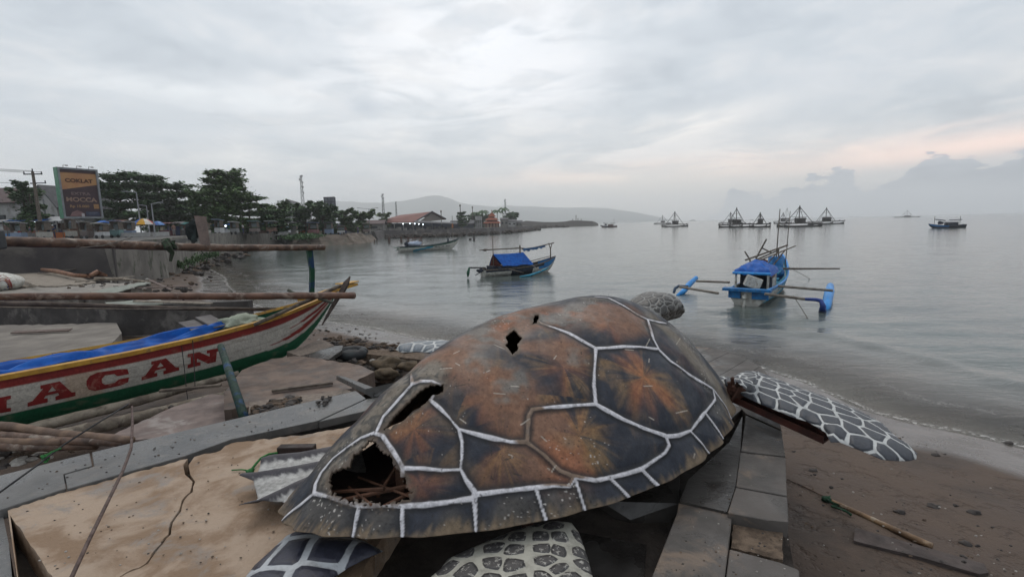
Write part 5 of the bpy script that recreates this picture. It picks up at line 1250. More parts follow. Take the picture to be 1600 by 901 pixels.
for L_, (bl, br, tr_, tl) in ((M_l, ((-66, 657), (17, 642), (17, 617), (-66, 634))), (A_, ((43, 635), (118, 618), (117, 590), (43, 606))), (C_l, ((135, 613), (202, 599), (201, 574), (135, 584))), (A_, ((221, 594), (280, 578), (277, 555), (221, 568))), (N_, ((293, 575), (341, 564), (343, 543), (293, 553)))):
    polys = []
    for P_ in L_:
        polys.append([((1 - v) * ((1 - u) * bl[0] + u * br[0]) + v * ((1 - u) * tl[0] + u * tr_[0]), (1 - v) * ((1 - u) * bl[1] + u * br[1]) + v * ((1 - u) * tl[1] + u * tr_[1])) for u, v in P_])
    V2, F, dd = fill(polys, 4.0); pts = []
    for x, y in V2:
        h = HB.ray_cast(CP, ray(x, y).normalized()); p = h[0] if h[0] is not None else D(x, y, 6.2); pts.append(p + BB * .006)
    q = MB(); q.add(pts, F); q.build('letter', mat('letter_red', (.21, .020, .020), (.15, .018, .017), scale=6, rough=.5, c3=(.27, .10, .08), s3=2), near)
# outrigger float lying beneath the boat
fl = thing('outrigger_float', 'pair of weathered pale outrigger floats lying on the ground under the striped boat', 'float', G(200, 650, .85))
for A, B, r0, r1 in ((G(-60, 700, .92), G(372, 584, .98), .075, .05), (G(60, 690, .9), G(352, 617, .93), .085, .06)):
    q = MB(); bamboo(q, A, B, r0, r1, 9, .006); q.build('float_spar', mat('pale_spar', (.27, .235, .185), (.13, .105, .08), scale=5, rough=.8, bump=.5, bscale=18, c3=(.10, .08, .065), s3=1.3), fl, smooth=True)
# green prop post
q = MB(); q.tube([G(345, 541, 1.62), D(362, 592, 5.9), G(381, 650, ZP - .1)], [.045, .048, .045], 8, .1)
tag(q.build('prop_post', mat('peeling_green', (.018, .05, .033), (.012, .025, .022), scale=14, rough=.7, bump=.6, c3=(.02, .06, .15), s3=.35), smooth=True), 'short post with peeling green and blue paint leaning against the hull of the striped boat', 'post')
# contents of the boat
def cloth(name, pts_rows, m, label, cat, th=.012):
    q = MB(); q.loft([[Vector(p) for p in r_] for r_ in pts_rows]); o = q.build(name, m, smooth=True); s_ = o.modifiers.new('t', 'SOLIDIFY'); s_.thickness = th; ss_ = o.modifiers.new('s', 'SUBSURF'); ss_.levels = 1; ss_.render_levels = 1
    tag(o, label, cat); return o
rows = []
for i in range(90):
    s = -3.6 + i * (6.05 / 89); w, g = sm_ip(HW, s), sm_ip(GZ, s); r_ = []
    taper = 1 - max(0, (s - 1.2) / 1.3) ** 2 * .75 if s > 1.2 else 1
    for j in range(22):
        t = j / 21 * 2 - 1; b_ = t * w * .84 * taper - (.06 * (1 - taper)) + .02
        fold = .028 * math.sin(t * 7 + s * 2.2) + .06 * noise.noise(Vector((s * .8 + t * .8, t * 2.6 - s * .5, 0))) + .10 * abs(noise.noise(Vector((s * .9 + t * 1.5, t * 5 - s * .9, 9)))) - .05 * abs(noise.noise(Vector((s * 2 - t * 1.5, t * 8 + s * 1.5, 4))))
        r_.append(bp(s, b_, g - .075 + .035 * (1 - t * t) + fold * 1.15 + (.06 * max(0, s - .8))))
    rows.append(r_)
cloth('blue_tarpaulin', rows, M_TARP, 'crumpled bright blue tarpaulin covering the inside of the striped boat', 'tarpaulin')
for k, (s, b_, l) in enumerate(((2.02, -.12, 'grey board laid across the striped boat, on the left of its twin'), (2.27, -.14, 'grey board laid across the striped boat, next to the white sack'))):
    q = MB(); q.box(bp(s, b_, ip(GZ, s) + .075 + k * .02), (.24, .55, .02), math.atan2(BA.y, BA.x) + .12, rx=.22); tag(q.build('board', mat('grey_board', (.16, .15, .145), (.11, .10, .10), scale=5, rough=.8, bump=.2)), l, 'board', 'grey boards on the striped boat')
q = MB(); q.blob(bp(2.62, .05, 1.69), (.34, .19, .125), 40, 26, .22, 4)
M_SACK = mat('white_sack', (.34, .37, .30), (.24, .27, .21), scale=9, rough=.85, bump=.9, bscale=22)
o = q.build('white_sack', M_SACK, smooth=True); o.rotation_euler = (0, 0, 0)
me = o.data; c0 = bp(2.62, .05, 1.69); a_ = math.atan2(BA.y, BA.x)
for v in me.vertices:
    d = v.co - c0; v.co = c0 + Vector((d.x * math.cos(a_) - d.y * math.sin(a_), d.x * math.sin(a_) + d.y * math.cos(a_), d.z + .03 * noise.noise(d * 9)))
tag(o, 'pale green white plastic sack tied with dark string in the striped boat', 'sack')
# masts and poles over the boat
q = MB(); a = D(487, 459, 8.75); b_ = D(483, 388, 8.6); q.tube([a, a.lerp(b_, .5) + Vector((.03, 0, 0)), b_], [.055, .055, .065], 4)
tag(bevel(q.build('boom_crutch', mat('crutch_green', (.010, .055, .028), (.01, .035, .085), scale=2.2, rough=.5, lo=.52, hi=.56)), .006), 'upright dark green and blue post on the bow holding the upper bamboo pole', 'post')
q = MB(); bamboo(q, D(-60, 375, 5.0), D(506, 386.5, 8.75), .058, .050, 16, .004, sag=.03)
tag(q.build('bamboo_pole', M_BAMD, smooth=True), 'upper dark knotty bamboo pole resting on the green post', 'pole')
q = MB(); bamboo(q, D(-70, 464, 4.9), D(553, 461.5, 9.0), .038, .062, 9, .002)
tag(q.build('bamboo_pole', M_BAMR, smooth=True), 'smooth reddish bamboo pole lying across the bow of the striped boat', 'pole')
q = MB(); q.tube([D(-40, 479, 6.3), D(200, 483, 7.3), D(440, 481, 8.8)], .012, 6)
tag(q.build('thin_pole', M_WOODG, smooth=True), 'thin pale pole stretched just below the reddish bamboo pole', 'pole')
q = MB(); bamboo(q, D(-40, 474, 6.4), D(440, 484, 9.2), .04, .03, 8, .004)
tag(q.build('bamboo_pole', mat('old_pole', (.10, .075, .062), (.05, .038, .032), scale=6, rough=.8, bump=.5), smooth=True), 'old grey brown pole behind the thin pale pole', 'pole')
q = MB(); q.tube([D(398, 507, 7.6), D(440, 488, 8.1), D(525, 449, 8.9), D(536, 446, 9.0)], [.03, .032, .035, .03], 7)
tag(q.build('oar', M_WOODG, smooth=True), 'grey oar shaft lying along the bow edge of the striped boat', 'oar')
q = MB(); q.tube([D(503, 508, 8.75), D(520, 478, 8.85), D(531, 460, 8.9)], [.012, .04, .045], 4); q.tube([D(531, 462, 8.88), D(541, 443, 8.95), D(547, 432, 9.0)], [.055, .06, .012], 4)
tag(q.build('anchor_blade', mat('dark_plank', (.085, .065, .055), (.05, .037, .032), scale=9, rough=.85, bump=.4)), 'dark pointed wooden blade crossing the oar at the tip of the bow', 'blade')
q = MB(); q.tube([D(450, 453, 9.3), D(459, 458, 9.3), D(485, 462, 9.2)], .03, 6); q.tube([D(498, 466, 8.85), D(520, 473, 8.85)], .03, 6)
tag(q.build('bow_stick', mat('green_grey_wood', (.09, .10, .08), (.05, .05, .04), rough=.8)), 'short greenish stick sticking out under the reddish pole at the bow', 'stick')
q = MB(); ta_ = D(305, 338, 6.9); q.slab([D(303, 337, 6.95), D(320, 338, 6.95), D(328, 383, 6.9), D(313, 381, 6.9)], .02); o = q.build('plank', mat('brown_board', (.16, .12, .105), (.11, .085, .075), scale=9, rough=.85, bump=.3))
bpy.data.objects.remove(o)
q = MB(); P4 = [D(303, 337, 6.95), D(321, 338, 6.95), D(328, 383, 6.9), D(313, 381, 6.9)]; nn_ = (P4[1] - P4[0]).cross(P4[3] - P4[0]).normalized() * .02
q.add(P4 + [p + nn_ for p in P4], [(0, 1, 2, 3), (7, 6, 5, 4), (0, 4, 5, 1), (1, 5, 6, 2), (2, 6, 7, 3), (3, 7, 4, 0)])
tag(q.build('board', mat('brown_board', (.16, .12, .105), (.11, .085, .075), scale=9, rough=.85, bump=.3)), 'small brown board standing upright against the upper bamboo pole', 'board')
q = MB(); 
q.add([D(300, 344, 7.1), D(305, 340, 7.05), D(307, 375, 7.0), D(297, 368, 7.1), D(293, 362, 7.15)], [(0, 1, 2, 3, 4)]); q.add([D(298, 374, 7.0), D(304, 362, 7.05), D(309, 378, 6.98)], [(0, 1, 2)]); q.blob(D(302, 361, 7.08), (.10, .05, .14), 9, 7, .35)
tag(q.build('black_cloth', mat('black_cloth', (.012, .016, .016), (.02, .03, .028), rough=.8)), 'black cloth bundle hung on the upper pole behind the upright board', 'cloth')
q = MB(); q.blob(D(264, 382, 6.5), (.09, .06, .07), 9, 7, .4, 3); q.tube([D(258, 377, 6.45), D(262, 386, 6.4), D(270, 395, 6.5), D(266, 408, 6.5)], [.05, .045, .03, .02], 6, .5)
tag(q.build('tangled_rope', mat('dark_net', (.04, .035, .03), (.03, .06, .03), scale=30, rough=.95, bump=.8)), 'dark tangle of net and rope hanging from the middle of the upper pole', 'rope')
q = MB(); q.tube([D(125, 387, 5.7), D(160, 384, 5.75), D(205, 372, 5.95)], .006, 5); q.tube([D(240, 384, 6.2), D(258, 374, 6.35)], .006, 5)
tag(q.build('cord', M_ROPE), 'thin pale cord looped round the upper bamboo pole', 'cord')
q = MB(); q.box(D(-6, 374, 4.9), (.12, .1, .2), .2); tag(bevel(q.build('pole_sleeve', mat('grey_tin', (.07, .075, .08), rough=.6)), .02), 'grey sleeve around the left end of the upper pole', 'sleeve')
for px0 in (285, 301):
    pass
q = MB()
for a0, b0, a1, b1 in ((283, 540, 294, 633), (300, 530, 305, 608)):
    h0 = HB.ray_cast(CP, ray(a0, b0).normalized())[0] or D(a0, b0, 6.9); q.tube([h0 + BB * .02, (h0 + D(a1, b1, 6.6)) / 2 + BB * .02, D(a1, b1, 6.6)], .005, 4)
tag(q.build('string', mat('dark_string', (.02, .02, .02))), 'two thin dark strings hanging down the side of the striped boat', 'string')
# ================================================================== LEFT SHORE
M_WALLC = mat('seawall_concrete', (.20, .185, .165), (.12, .11, .10), scale=1.1, rough=.9, bump=.4, bscale=9, c3=(.07, .075, .055), s3=1.4, stretch=(1, 1, .5))
M_WALLD = mat('dark_seawall', (.075, .068, .065), (.045, .04, .042), scale=.6, rough=.9, bump=.5, bscale=4, c3=(.12, .11, .10))
M_STONEW = mat('revetment_stone', (.19, .155, .125), (.10, .08, .065), scale=.5, rough=.95, bump=.9, bscale=2.5, c3=(.10, .095, .075), stretch=(1, 1, 3))
M_STREET = mat('street_surface', (.10, .10, .095), (.07, .068, .065), scale=.2, rough=.95)
ZS = 2.95
# wall polyline (world): near concrete seawall then out along the bay
W2 = [G(-420, 470, .9), G(-120, 446, .9), G(60, 438, .9), G(182, 432, .9), G(262, 424, .75), G(330, 402, .25), G(400, 387, .02), G(441, 379, 0)]
W3 = [G(441, 379, 0), G(450, 386, 0), G(505, 384, 0), G(560, 381, 0), G(586, 378, 0), G(592, 374, 0)]
W4 = [G(592, 374, 0), G(605, 371.5, 0), G(650, 370.5, 0), G(720, 368, 0), G(775, 365, 0), G(816, 362, 0), G(836, 359.5, 0)]
def wallstrip(name, pts, z0, z1, th, m, label, steps=6, lean=0.0, rough=.0):
    q = MB(); P = []
    for a, b in zip(pts[:-1], pts[1:]):
        for k in range(steps): P.append(a.lerp(b, k / steps))
    P.append(pts[-1]); rings = []
    for i, p in enumerate(P):
        t = (P[min(i + 1, len(P) - 1)] - P[max(i - 1, 0)]); t.z = 0; t.normalize(); n = Vector((-t.y, t.x, 0))
        if n.dot(Vector((p.x, p.y, 0))) < 0: n = -n
        j = rough * noise.noise(p * .8); jz = rough * noise.noise(p * 1.3 + Vector((5, 5, 5)))
        zt = (z1(i / (len(P) - 1)) if callable(z1) else z1) + jz
        b = Vector((p.x, p.y, 0)); rings.append([b + Vector((0, 0, z0)), b + n * (lean * .5 + j) + Vector((0, 0, (z0 + zt) * .5)), b + n * (lean + j) + Vector((0, 0, zt)), b + n * (lean + th) + Vector((0, 0, zt)), b + n * (lean + th) + Vector((0, 0, z0))])
    q.loft(rings, closed=True, cap=True); return tag(q.build(name, m), label, 'wall')
wallstrip('seawall', W2[3:], -.6, lambda t: 2.72 + .32 * min(1, t * 1.4), .35, M_WALLC, 'tall pale concrete seawall running along the beach behind the bamboo poles', 8, .1, .05)
wallstrip('seawall', W2[:4], -.2, 2.78, .35, M_WALLD, 'darker stained concrete seawall at the far left behind the low block wall', 6, .1, .05)
wallstrip('stone_revetment', W3, -.6, 1.95, 1.5, M_STONEW, 'sloping brown stone revetment at the corner of the bay', 8, 2.6, .45)
wallstrip('stone_revetment', [p + Vector((0, 0, 0)) for p in W4], -.6, 2.2, 1.5, M_WALLD, 'long dark revetment in front of the red roofed market hall', 8, 1.2, .3)
def land(name, pts, z, m=M_STREET):
    q = MB(); q.slab([Vector((p.x, p.y, z)) for p in pts], .4); tag(q.build(name, m), kind='structure')
off = Vector((0, .8, 0))
land('street', [p + Vector((-.25, .3, 0)) for p in W2] + [Vector((-70, 190, 0)), Vector((-420, 190, 0)), Vector((-420, 12, 0))], 2.7)
land('street', [W3[0] + Vector((-3, 4, 0)), W3[1] + Vector((-1.5, 3.2, 0)), W3[2] + Vector((-1.2, 3.2, 0)), W3[3] + Vector((-2.5, 3, 0)), W3[4] + Vector((-2.8, 2.4, 0)), W4[0] + Vector((-2.5, 2.8, 0))] + [p + Vector((-.8, 2.4, 0)) for p in W4[1:]] + [Vector((10, 420, 0)), Vector((-420, 420, 0)), Vector((-420, 150, 0)), Vector((-75, 120, 0))], 1.93)
# breakwater with rocks
q = MB()
rnd = random.Random(3)
def rockline(pts, w, h, n, s):
    for i in range(n):
        t = rnd.random(); seg_ = min(len(pts) - 2, int(t * (len(pts) - 1))); u = t * (len(pts) - 1) - seg_
        p = pts[seg_].lerp(pts[seg_ + 1], u); q.blob((p.x + rnd.uniform(-w, w), p.y + rnd.uniform(-w, w), rnd.uniform(0, h)), (s * rnd.uniform(.6, 1.3),) * 2 + (s * .8,), 6, 4, .3, rnd.random() * 40)
rockline([G(600, 372.5), G(700, 370), G(780, 366), G(836, 360), G(842, 359.3)], .9, .6, 170, .9)
tag(q.build('rocks', M_DARKC), kind='stuff')
q = MB(); rockline([G(838, 356.5), G(862, 355.5), G(884, 355)], 2, .8, 60, 1.6); tag(q.build('rocks', M_DARKC), kind='stuff')
def bw(name, prof, dist, label):
    q = MB(); r0 = []
    for px, top, bot in prof:
        d = dist; b = D(px, horizon(px), d); zt = (horizon(px) - top) / 750 * d + EYE
        r0.append([Vector((b.x, b.y - 6, -1)), Vector((b.x, b.y - 1, max(.0, zt))), Vector((b.x, b.y + 6, max(0, zt))), Vector((b.x, b.y + 14, -1))])
    q.loft(r0, cap=True); return tag(q.build(name, M_DARKC), label, 'breakwater')
pr_ = [(812, 347.5, 0), (822, 345, 0), (835, 346, 0), (850, 347, 0), (870, 347, 0), (885, 346, 0), (893, 344.5, 0), (905, 344.5, 0), (915, 345, 0), (925, 345.5, 0), (930, 347, 0), (934, 349, 0)]
bw('breakwater', pr_, 480, 'long low dark breakwater reaching out beyond the orange roofed shrine')
q = MB(); b_ = D(900, 344, 478)
for px, t in ((900, 336), (903, 341), (908, 342), (895, 342)): b_ = D(px, 345, 478); q.tube([b_, D(px, t, 478)], .35, 5)
tag(q.build('marker_post', M_WOODG), 'thin marker posts standing on the breakwater tip', 'post')
for i, (a, b_, w, h) in enumerate([(585, 380, 1.6, 6), (589, 380, 1.6, 5.5), (608, 379.5, 3.6, 8), (627, 378.5, 3.2, 9), (638, 377, 2, 7), (649, 377, 1.6, 8), (657, 376, 1.8, 6)]):
    p = G(a, b_, 0); dd = (p - CP).dot(CF); q = MB(); r = w / 750 * dd / 2
    q.tube([(p.x, p.y, -.5), (p.x + .04, p.y, h / 750 * dd * .5), (p.x, p.y, h / 750 * dd)], r, 7, .3)
    tag(q.build('timber_pile', mat('pile_wood', (.11, .07, .055), (.06, .04, .035), scale=3, rough=.9)), 'old broken brown timber pile standing in the water, number %s from the revetment' % ['one', 'two', 'three', 'four', 'five', 'six', 'seven'][i], 'pile', 'old timber piles by the white boat')
for a, b_, l in ((735, 375, 'small dark rock in the water left of its taller twin'), (741, 375, 'tall narrow dark rock in the water beyond the blue tarp boat')):
    p = G(a, b_, 0); q = MB(); q.blob((p.x, p.y, .15), (.25 if a > 738 else .35, .25, .85 if a > 738 else .3), 7, 6, .3); tag(q.build('sea_rock', M_RK2), l, 'rock')

# ---------------------------------------------------------------- trees
def leafmat(name, c1, c2):
    mt = bpy.data.materials.new(name); mt.use_nodes = True; T = NT(mt.node_tree); b = mt.node_tree.nodes['Principled BSDF']
    oc = T.n('ShaderNodeTexCoord').outputs['Object']
    T.set(b, 'Base Color', T.mix(T.rng(T.noise(oc, .7, 5, .7), .38, .62), (*c1, 1), (*c2, 1))); b.inputs['Roughness'].default_value = .7; b.inputs['Specular IOR Level'].default_value = .2
    return mt
M_LEAF = [leafmat('leaf_dark', (.045, .090, .040), (.075, .130, .052)), leafmat('leaf_mid', (.062, .112, .040), (.092, .150, .052)), leafmat('leaf_light', (.055, .105, .032), (.085, .14, .05))]
M_BARK = mat('bark', (.09, .075, .06), (.05, .04, .035), scale=3, rough=.9, bump=.5)
def leaves(cl, n, sz, rnd, flat=.45):
    V = []; F = []
    for k in range(n):
        c, r = cl[rnd.randrange(len(cl))]
        d = (rnd.gauss(0, .48), rnd.gauss(0, .48), rnd.gauss(0, .48))
        p = (c[0] + d[0] * r[0], c[1] + d[1] * r[1], c[2] + d[2] * r[2]); a = rnd.uniform(0, 6.28); t = rnd.uniform(-flat, flat); s = sz * rnd.uniform(.6, 1.3); t2 = rnd.uniform(-flat, flat)
        ux, uy = math.cos(a) * s, math.sin(a) * s; vx, vy = -math.sin(a) * s * .55, math.cos(a) * s * .55; i = len(V)
        V += [(p[0] - ux, p[1] - uy, p[2] - t * s), (p[0] + vx, p[1] + vy, p[2] + t2 * s), (p[0] + ux, p[1] + uy, p[2] + t * s), (p[0] - vx, p[1] - vy, p[2] - t2 * s)]; F.append((i, i + 1, i + 2, i + 3))
    return V, F
def tree(px, top, wpx, dist, zg, kind, lm, label, seed, n=5200, lowest=.28, group='trees along the seafront'):
    rnd = random.Random(seed); base = D(px, horizon(px), dist); base.z = zg; H = (horizon(px) - top) / 750 * dist + EYE - zg; W = wpx / 750 * dist / 2
    t = thing('broadleaf_tree' if kind != 'palm' else 'palm_tree', label, 'tree', base, rnd.uniform(0, 6), group)
    tr = MB(); cl = []
    top_ = Vector((rnd.uniform(-.05, .05) * H, rnd.uniform(-.05, .05) * H, H * .93))
    def curve(a, b, bend, n_=5): return [a.lerp(b, i / n_) + Vector((0, 0, bend * 4 * (i / n_) * (1 - i / n_))) for i in range(n_ + 1)]
    r0 = H * .022 + .08
    tp = curve(Vector((0, 0, 0)), top_, 0, 7); tp = [p + Vector((noise.noise(p * .4 + Vector((seed, 0, 0))), noise.noise(p * .4 + Vector((0, seed, 0))), 0)) * .25 for p in tp]; tp[0] = Vector((0, 0, -.2))
    tr.tube(tp, [r0 * (1 - .8 * i / 7) for i in range(8)], 7)
    if kind == 'layer':
        L = 6 if H > 8 else 5
        for k in range(L):
            f = k / (L - 1); z = H * (lowest + (.97 - lowest) * f); R_ = W * (1.0 - .50 * f ** 1.6) * rnd.uniform(.82, 1.1) * (.85 if k == 0 else 1); nb = rnd.randint(5, 8); a0 = rnd.uniform(0, 6)
            for b in range(nb):
                a = a0 + b * 6.283 / nb + rnd.uniform(-.35, .35); rr_ = R_ * rnd.uniform(.72, 1.15)
                e = Vector((math.cos(a) * rr_, math.sin(a) * rr_, z + rnd.uniform(-.02, .05) * H)); s_ = Vector((top_.x * z / H, top_.y * z / H, z - H * .07))
                tr.tube(curve(s_, e, H * .01, 4), [r0 * .30, r0 * .25, r0 * .2, r0 * .12, r0 * .05], 4)
                for m_ in range(5):
                    u = .25 + .75 * m_ / 4; p = s_.lerp(e, u); rad_ = W * rnd.uniform(.12, .22) * (1.1 - .35 * u)
                    cl.append(((p.x + rnd.uniform(-.1, .1) * W, p.y + rnd.uniform(-.1, .1) * W, p.z + H * .02), (rad_ * 1.45, rad_ * 1.45, H * .030 + .10)))
    else:
        for k in range(26):
            a = rnd.uniform(0, 6.283); f = rnd.uniform(0, 1); z = H * (lowest + (.92 - lowest) * f); R_ = W * math.sin(math.pi * (.18 + .75 * (1 - abs(f - .45)))) * rnd.uniform(.25, .85)
            e = Vector((math.cos(a) * R_, math.sin(a) * R_, z)); tr.tube(curve(Vector((0, 0, z * .6)), e, 0, 3), [r0 * .3, r0 * .22, r0 * .14, r0 * .05], 4)
            s_ = W * rnd.uniform(.20, .34); cl.append(((e.x, e.y, e.z), (s_, s_, s_ * .62)))
            for w_ in range(2): cl.append(((e.x + rnd.uniform(-1, 1) * s_, e.y + rnd.uniform(-1, 1) * s_, e.z + rnd.uniform(-.4, .7) * s_), (s_ * .45, s_ * .45, s_ * .3)))
    tr.build('trunk', M_BARK, t, world=False)
    V, F = leaves(cl, int(n * 1.7), .0029 * dist + .03, rnd); q = MB(); q.add(V, F); q.build('crown', M_LEAF[lm], t, world=False)
    return t
def palm(px, top, dist, zg, label, seed):
    rnd = random.Random(seed); base = D(px, horizon(px), dist); base.z = zg; H = (horizon(px) - top) / 750 * dist + EYE - zg
    t = thing('palm_tree', label, 'palm', base, rnd.uniform(0, 6), 'coconut palms around the shrine'); lean = Vector((rnd.uniform(-.06, .06) * H, 0, H * .82))
    q = MB(); q.tube([Vector((0, 0, 0)), lean * .5 + Vector((.1, 0, 0)), lean], [.25, .18, .14], 6); q.build('trunk', M_BARK, t, world=False)
    q = MB()
    for k in range(17):
        a = k * 2.4 + rnd.uniform(-.2, .2); L = H * rnd.uniform(.22, .32) + .8; up = rnd.uniform(-.2, .9); P_ = []
        for i in range(8):
            u = i / 7; P_.append(lean + Vector((math.cos(a) * L * u, math.sin(a) * L * u, L * (up * u - (.45 + up * .7) * u * u))))
        side = Vector((-math.sin(a), math.cos(a), 0))
        for i in range(7):
            w = L * .13 * math.sin(math.pi * min(1, (i + .7) / 8))
            for sg in (-1, 1): q.add([P_[i], P_[i + 1], P_[i + 1] + side * (w * sg) - Vector((0, 0, w * .7)), P_[i] + side * (w * .8 * sg) - Vector((0, 0, w * .4))], [(0, 1, 2, 3)])
    q.build('crown', M_LEAF[0], t, world=False)
zS = 2.7
tree(52, 286, 66, 60, zS, 'round', 0, 'dark bushy tree standing in front of the house at the far left', 1, 8000, .10)
tree(196, 276, 92, 76, zS, 'layer', 0, 'tall layered tree just right of the billboard', 2, 6500, .22)
tree(238, 278, 88, 80, zS, 'layer', 0, 'tall layered tree second to the right of the billboard', 3, 6500, .22)
tree(284, 291, 76, 84, zS, 'layer', 0, 'lower dark tree between the billboard pair and the tallest tree', 4, 5200, .2)
tree(358, 272, 88, 78, zS, 'layer', 1, 'tallest layered green tree in the middle of the seafront row', 5, 8500, .42)
tree(340, 300, 88, 74, zS, 'round', 1, 'bushy bright green tree under the left side of the tallest tree', 6, 6500, .15)
tree(392, 309, 70, 78, zS, 'layer', 1, 'bushy green tree under the right side of the tallest tree', 7, 6000, .15)
tree(430, 314, 62, 92, zS, 'round', 1, 'round green tree left of the grey gabled house', 8, 5200, .18)
tree(432, 330, 60, 78, zS, 'layer', 0, 'low spreading dark tree in front of the grey gabled house', 16, 4200, .15)
tree(478, 317, 56, 96, 2.0, 'round', 0, 'dark tree directly right of the grey gabled house', 9, 4800, .2)
tree(505, 313, 52, 98, 2.0, 'round', 0, 'dark tree in front of the small grey billboard', 10, 5200, .2)
tree(540, 327, 46, 110, 2.0, 'round', 1, 'rounded green tree right of the small grey billboard', 11, 3800, .12)
tree(566, 328, 42, 116, 2.0, 'round', 1, 'rounded green tree beside the double armed street lamp', 12, 3600, .12)
tree(600, 331, 26, 170, 2.0, 'round', 1, 'small green tree behind the left end of the red roof', 13, 2200, .1)
tree(515, 332, 40, 105, 2.0, 'round', 0, 'low dark tree under the small grey billboard', 14, 3200, .1)
tree(722, 333, 18, 190, 2.0, 'layer', 0, 'small flat topped tree between the market hall and the shrine', 15, 1400, .2)
tree(800, 333, 30, 250, 2.0, 'round', 0, 'dark round tree right of the orange roofed shrine', 17, 1800, .05)
tree(748, 336, 40, 240, 2.0, 'round', 0, 'dark bushy tree behind the white water tank tower', 18, 2200, .05)
tree(170, 318, 60, 95, zS, 'round', 0, 'dark tree low behind the billboard foot', 19, 3400, .05)
tree(262, 318, 90, 98, zS, 'round', 0, 'dense low dark tree behind the two street lamps', 20, 4200, .05)
tree(310, 318, 80, 95, zS, 'round', 0, 'dense low dark tree behind the upright board', 21, 4200, .05)
for i, (a, b_, l) in enumerate([(745, 328, 'leftmost coconut palm above the shrine'), (755, 325, 'coconut palm second from the left above the shrine'), (777, 324, 'coconut palm left of the tall antenna mast'), (786, 320, 'tallest coconut palm beside the antenna mast')]): palm(a, b_, 235, 2.0, l, i + 5)

# ---------------------------------------------------------------- houses
def wallbox(q, c, sx, sy, sz): q.box((c[0], c[1], c[2] + sz / 2), (sx, sy, sz))
def gable_house(name, px, dist, zg, wpx, eave, ridge, depth_, label, wm, rm, rz=0.0, axis='y', windows=0, over=.6):
    base = D(px, horizon(px), dist); base.z = zg; f = 750 / dist; W = wpx / f; He = (horizon(px) - eave) / f + EYE - zg; Hr = (horizon(px) - ridge) / f + EYE - zg
    t = thing(name, label, 'building', base, rz)
    q = MB(); q.box((0, depth_ / 2, He / 2), (W, depth_, He)); w = q.build('wall', wm, t, world=False)
    q = MB()
    if axis == 'y':   # gable faces the viewer
        for y in (.0, depth_): q = MB(); q.add([(-W / 2, y, He), (W / 2, y, He), (0, y, Hr)], [(0, 1, 2)]); q.build('gable', wm, t, world=False)
        q = MB()
        for s_ in (-1, 1): q.loft([[Vector((0, -over, Hr + .05)), Vector((0, depth_ + over, Hr + .05))], [Vector((s_ * (W / 2 + over), -over, He - (Hr - He) * over * 2 / W)), Vector((s_ * (W / 2 + over), depth_ + over, He - (Hr - He) * over * 2 / W))]])
    else:
        for s_ in (-1, 1): q = MB(); q.add([(s_ * W / 2, 0, He), (s_ * W / 2, depth_, He), (s_ * W / 2, depth_ / 2, Hr)], [(0, 1, 2)]); q.build('gable', wm, t, world=False)
        q = MB()
        for y in (-over, depth_ + over): q.loft([[Vector((-W / 2 - over, depth_ / 2, Hr + .05)), Vector((W / 2 + over, depth_ / 2, Hr + .05))], [Vector((-W / 2 - over, y, He - .1)), Vector((W / 2 + over, y, He - .1))]])
    r_ = q.build('roof', rm, t, world=False); s_ = r_.modifiers.new('t', 'SOLIDIFY'); s_.thickness = .18
    for k in range(windows):
        x = -W / 2 + W * (k + .5) / windows; q = MB(); q.box((x, -.04, He * .55), (W / windows * .45, .08, He * .25)); wn = q.build('window', mat('dark_window', (.02, .025, .03), rough=.3), t, world=False)
        MW[wn.name] = MW[t.name]; q = MB(); q.box((x, -.10, He * .55 - He * .14), (W / windows * .55, .12, .08)); s2 = q.build('sill', wm, None); s2.parent = wn
    return t
M_RUST = mat('rusty_roof', (.24, .105, .085), (.17, .085, .075), scale=.8, rough=.75, stretch=(.3, 3, 1), c3=(.13, .09, .08), s3=1.5)
M_GREYR = mat('grey_roof', (.10, .10, .105), (.07, .07, .075), scale=1, rough=.8)
M_BROWNR = mat('brown_roof', (.11, .075, .07), (.075, .055, .055), scale=1.4, rough=.8)
M_PLAST = mat('pale_plaster', (.36, .36, .35), (.26, .26, .255), scale=.8, rough=.85, c3=(.2, .19, .18))
M_DIRTY = mat('dirty_plaster', (.22, .21, .19), (.13, .125, .12), scale=1.2, rough=.9, c3=(.08, .075, .07))
gable_house('house', 6, 74, zS, 100, 318, 293, 9, 'wide white house with brown roof at the far left edge', M_PLAST, M_BROWNR, .05, 'x', 3)
gable_house('house', 76, 72, zS, 42, 319, 292, 10, 'white gabled house between the bushy tree and the billboard', M_PLAST, M_GREYR, -.1, 'y', 2)
gable_house('house', 452, 112, 2.0, 42, 333, 313, 14, 'grey gabled house with tall white columns among the trees', M_PLAST, M_GREYR, .25, 'y', 3)
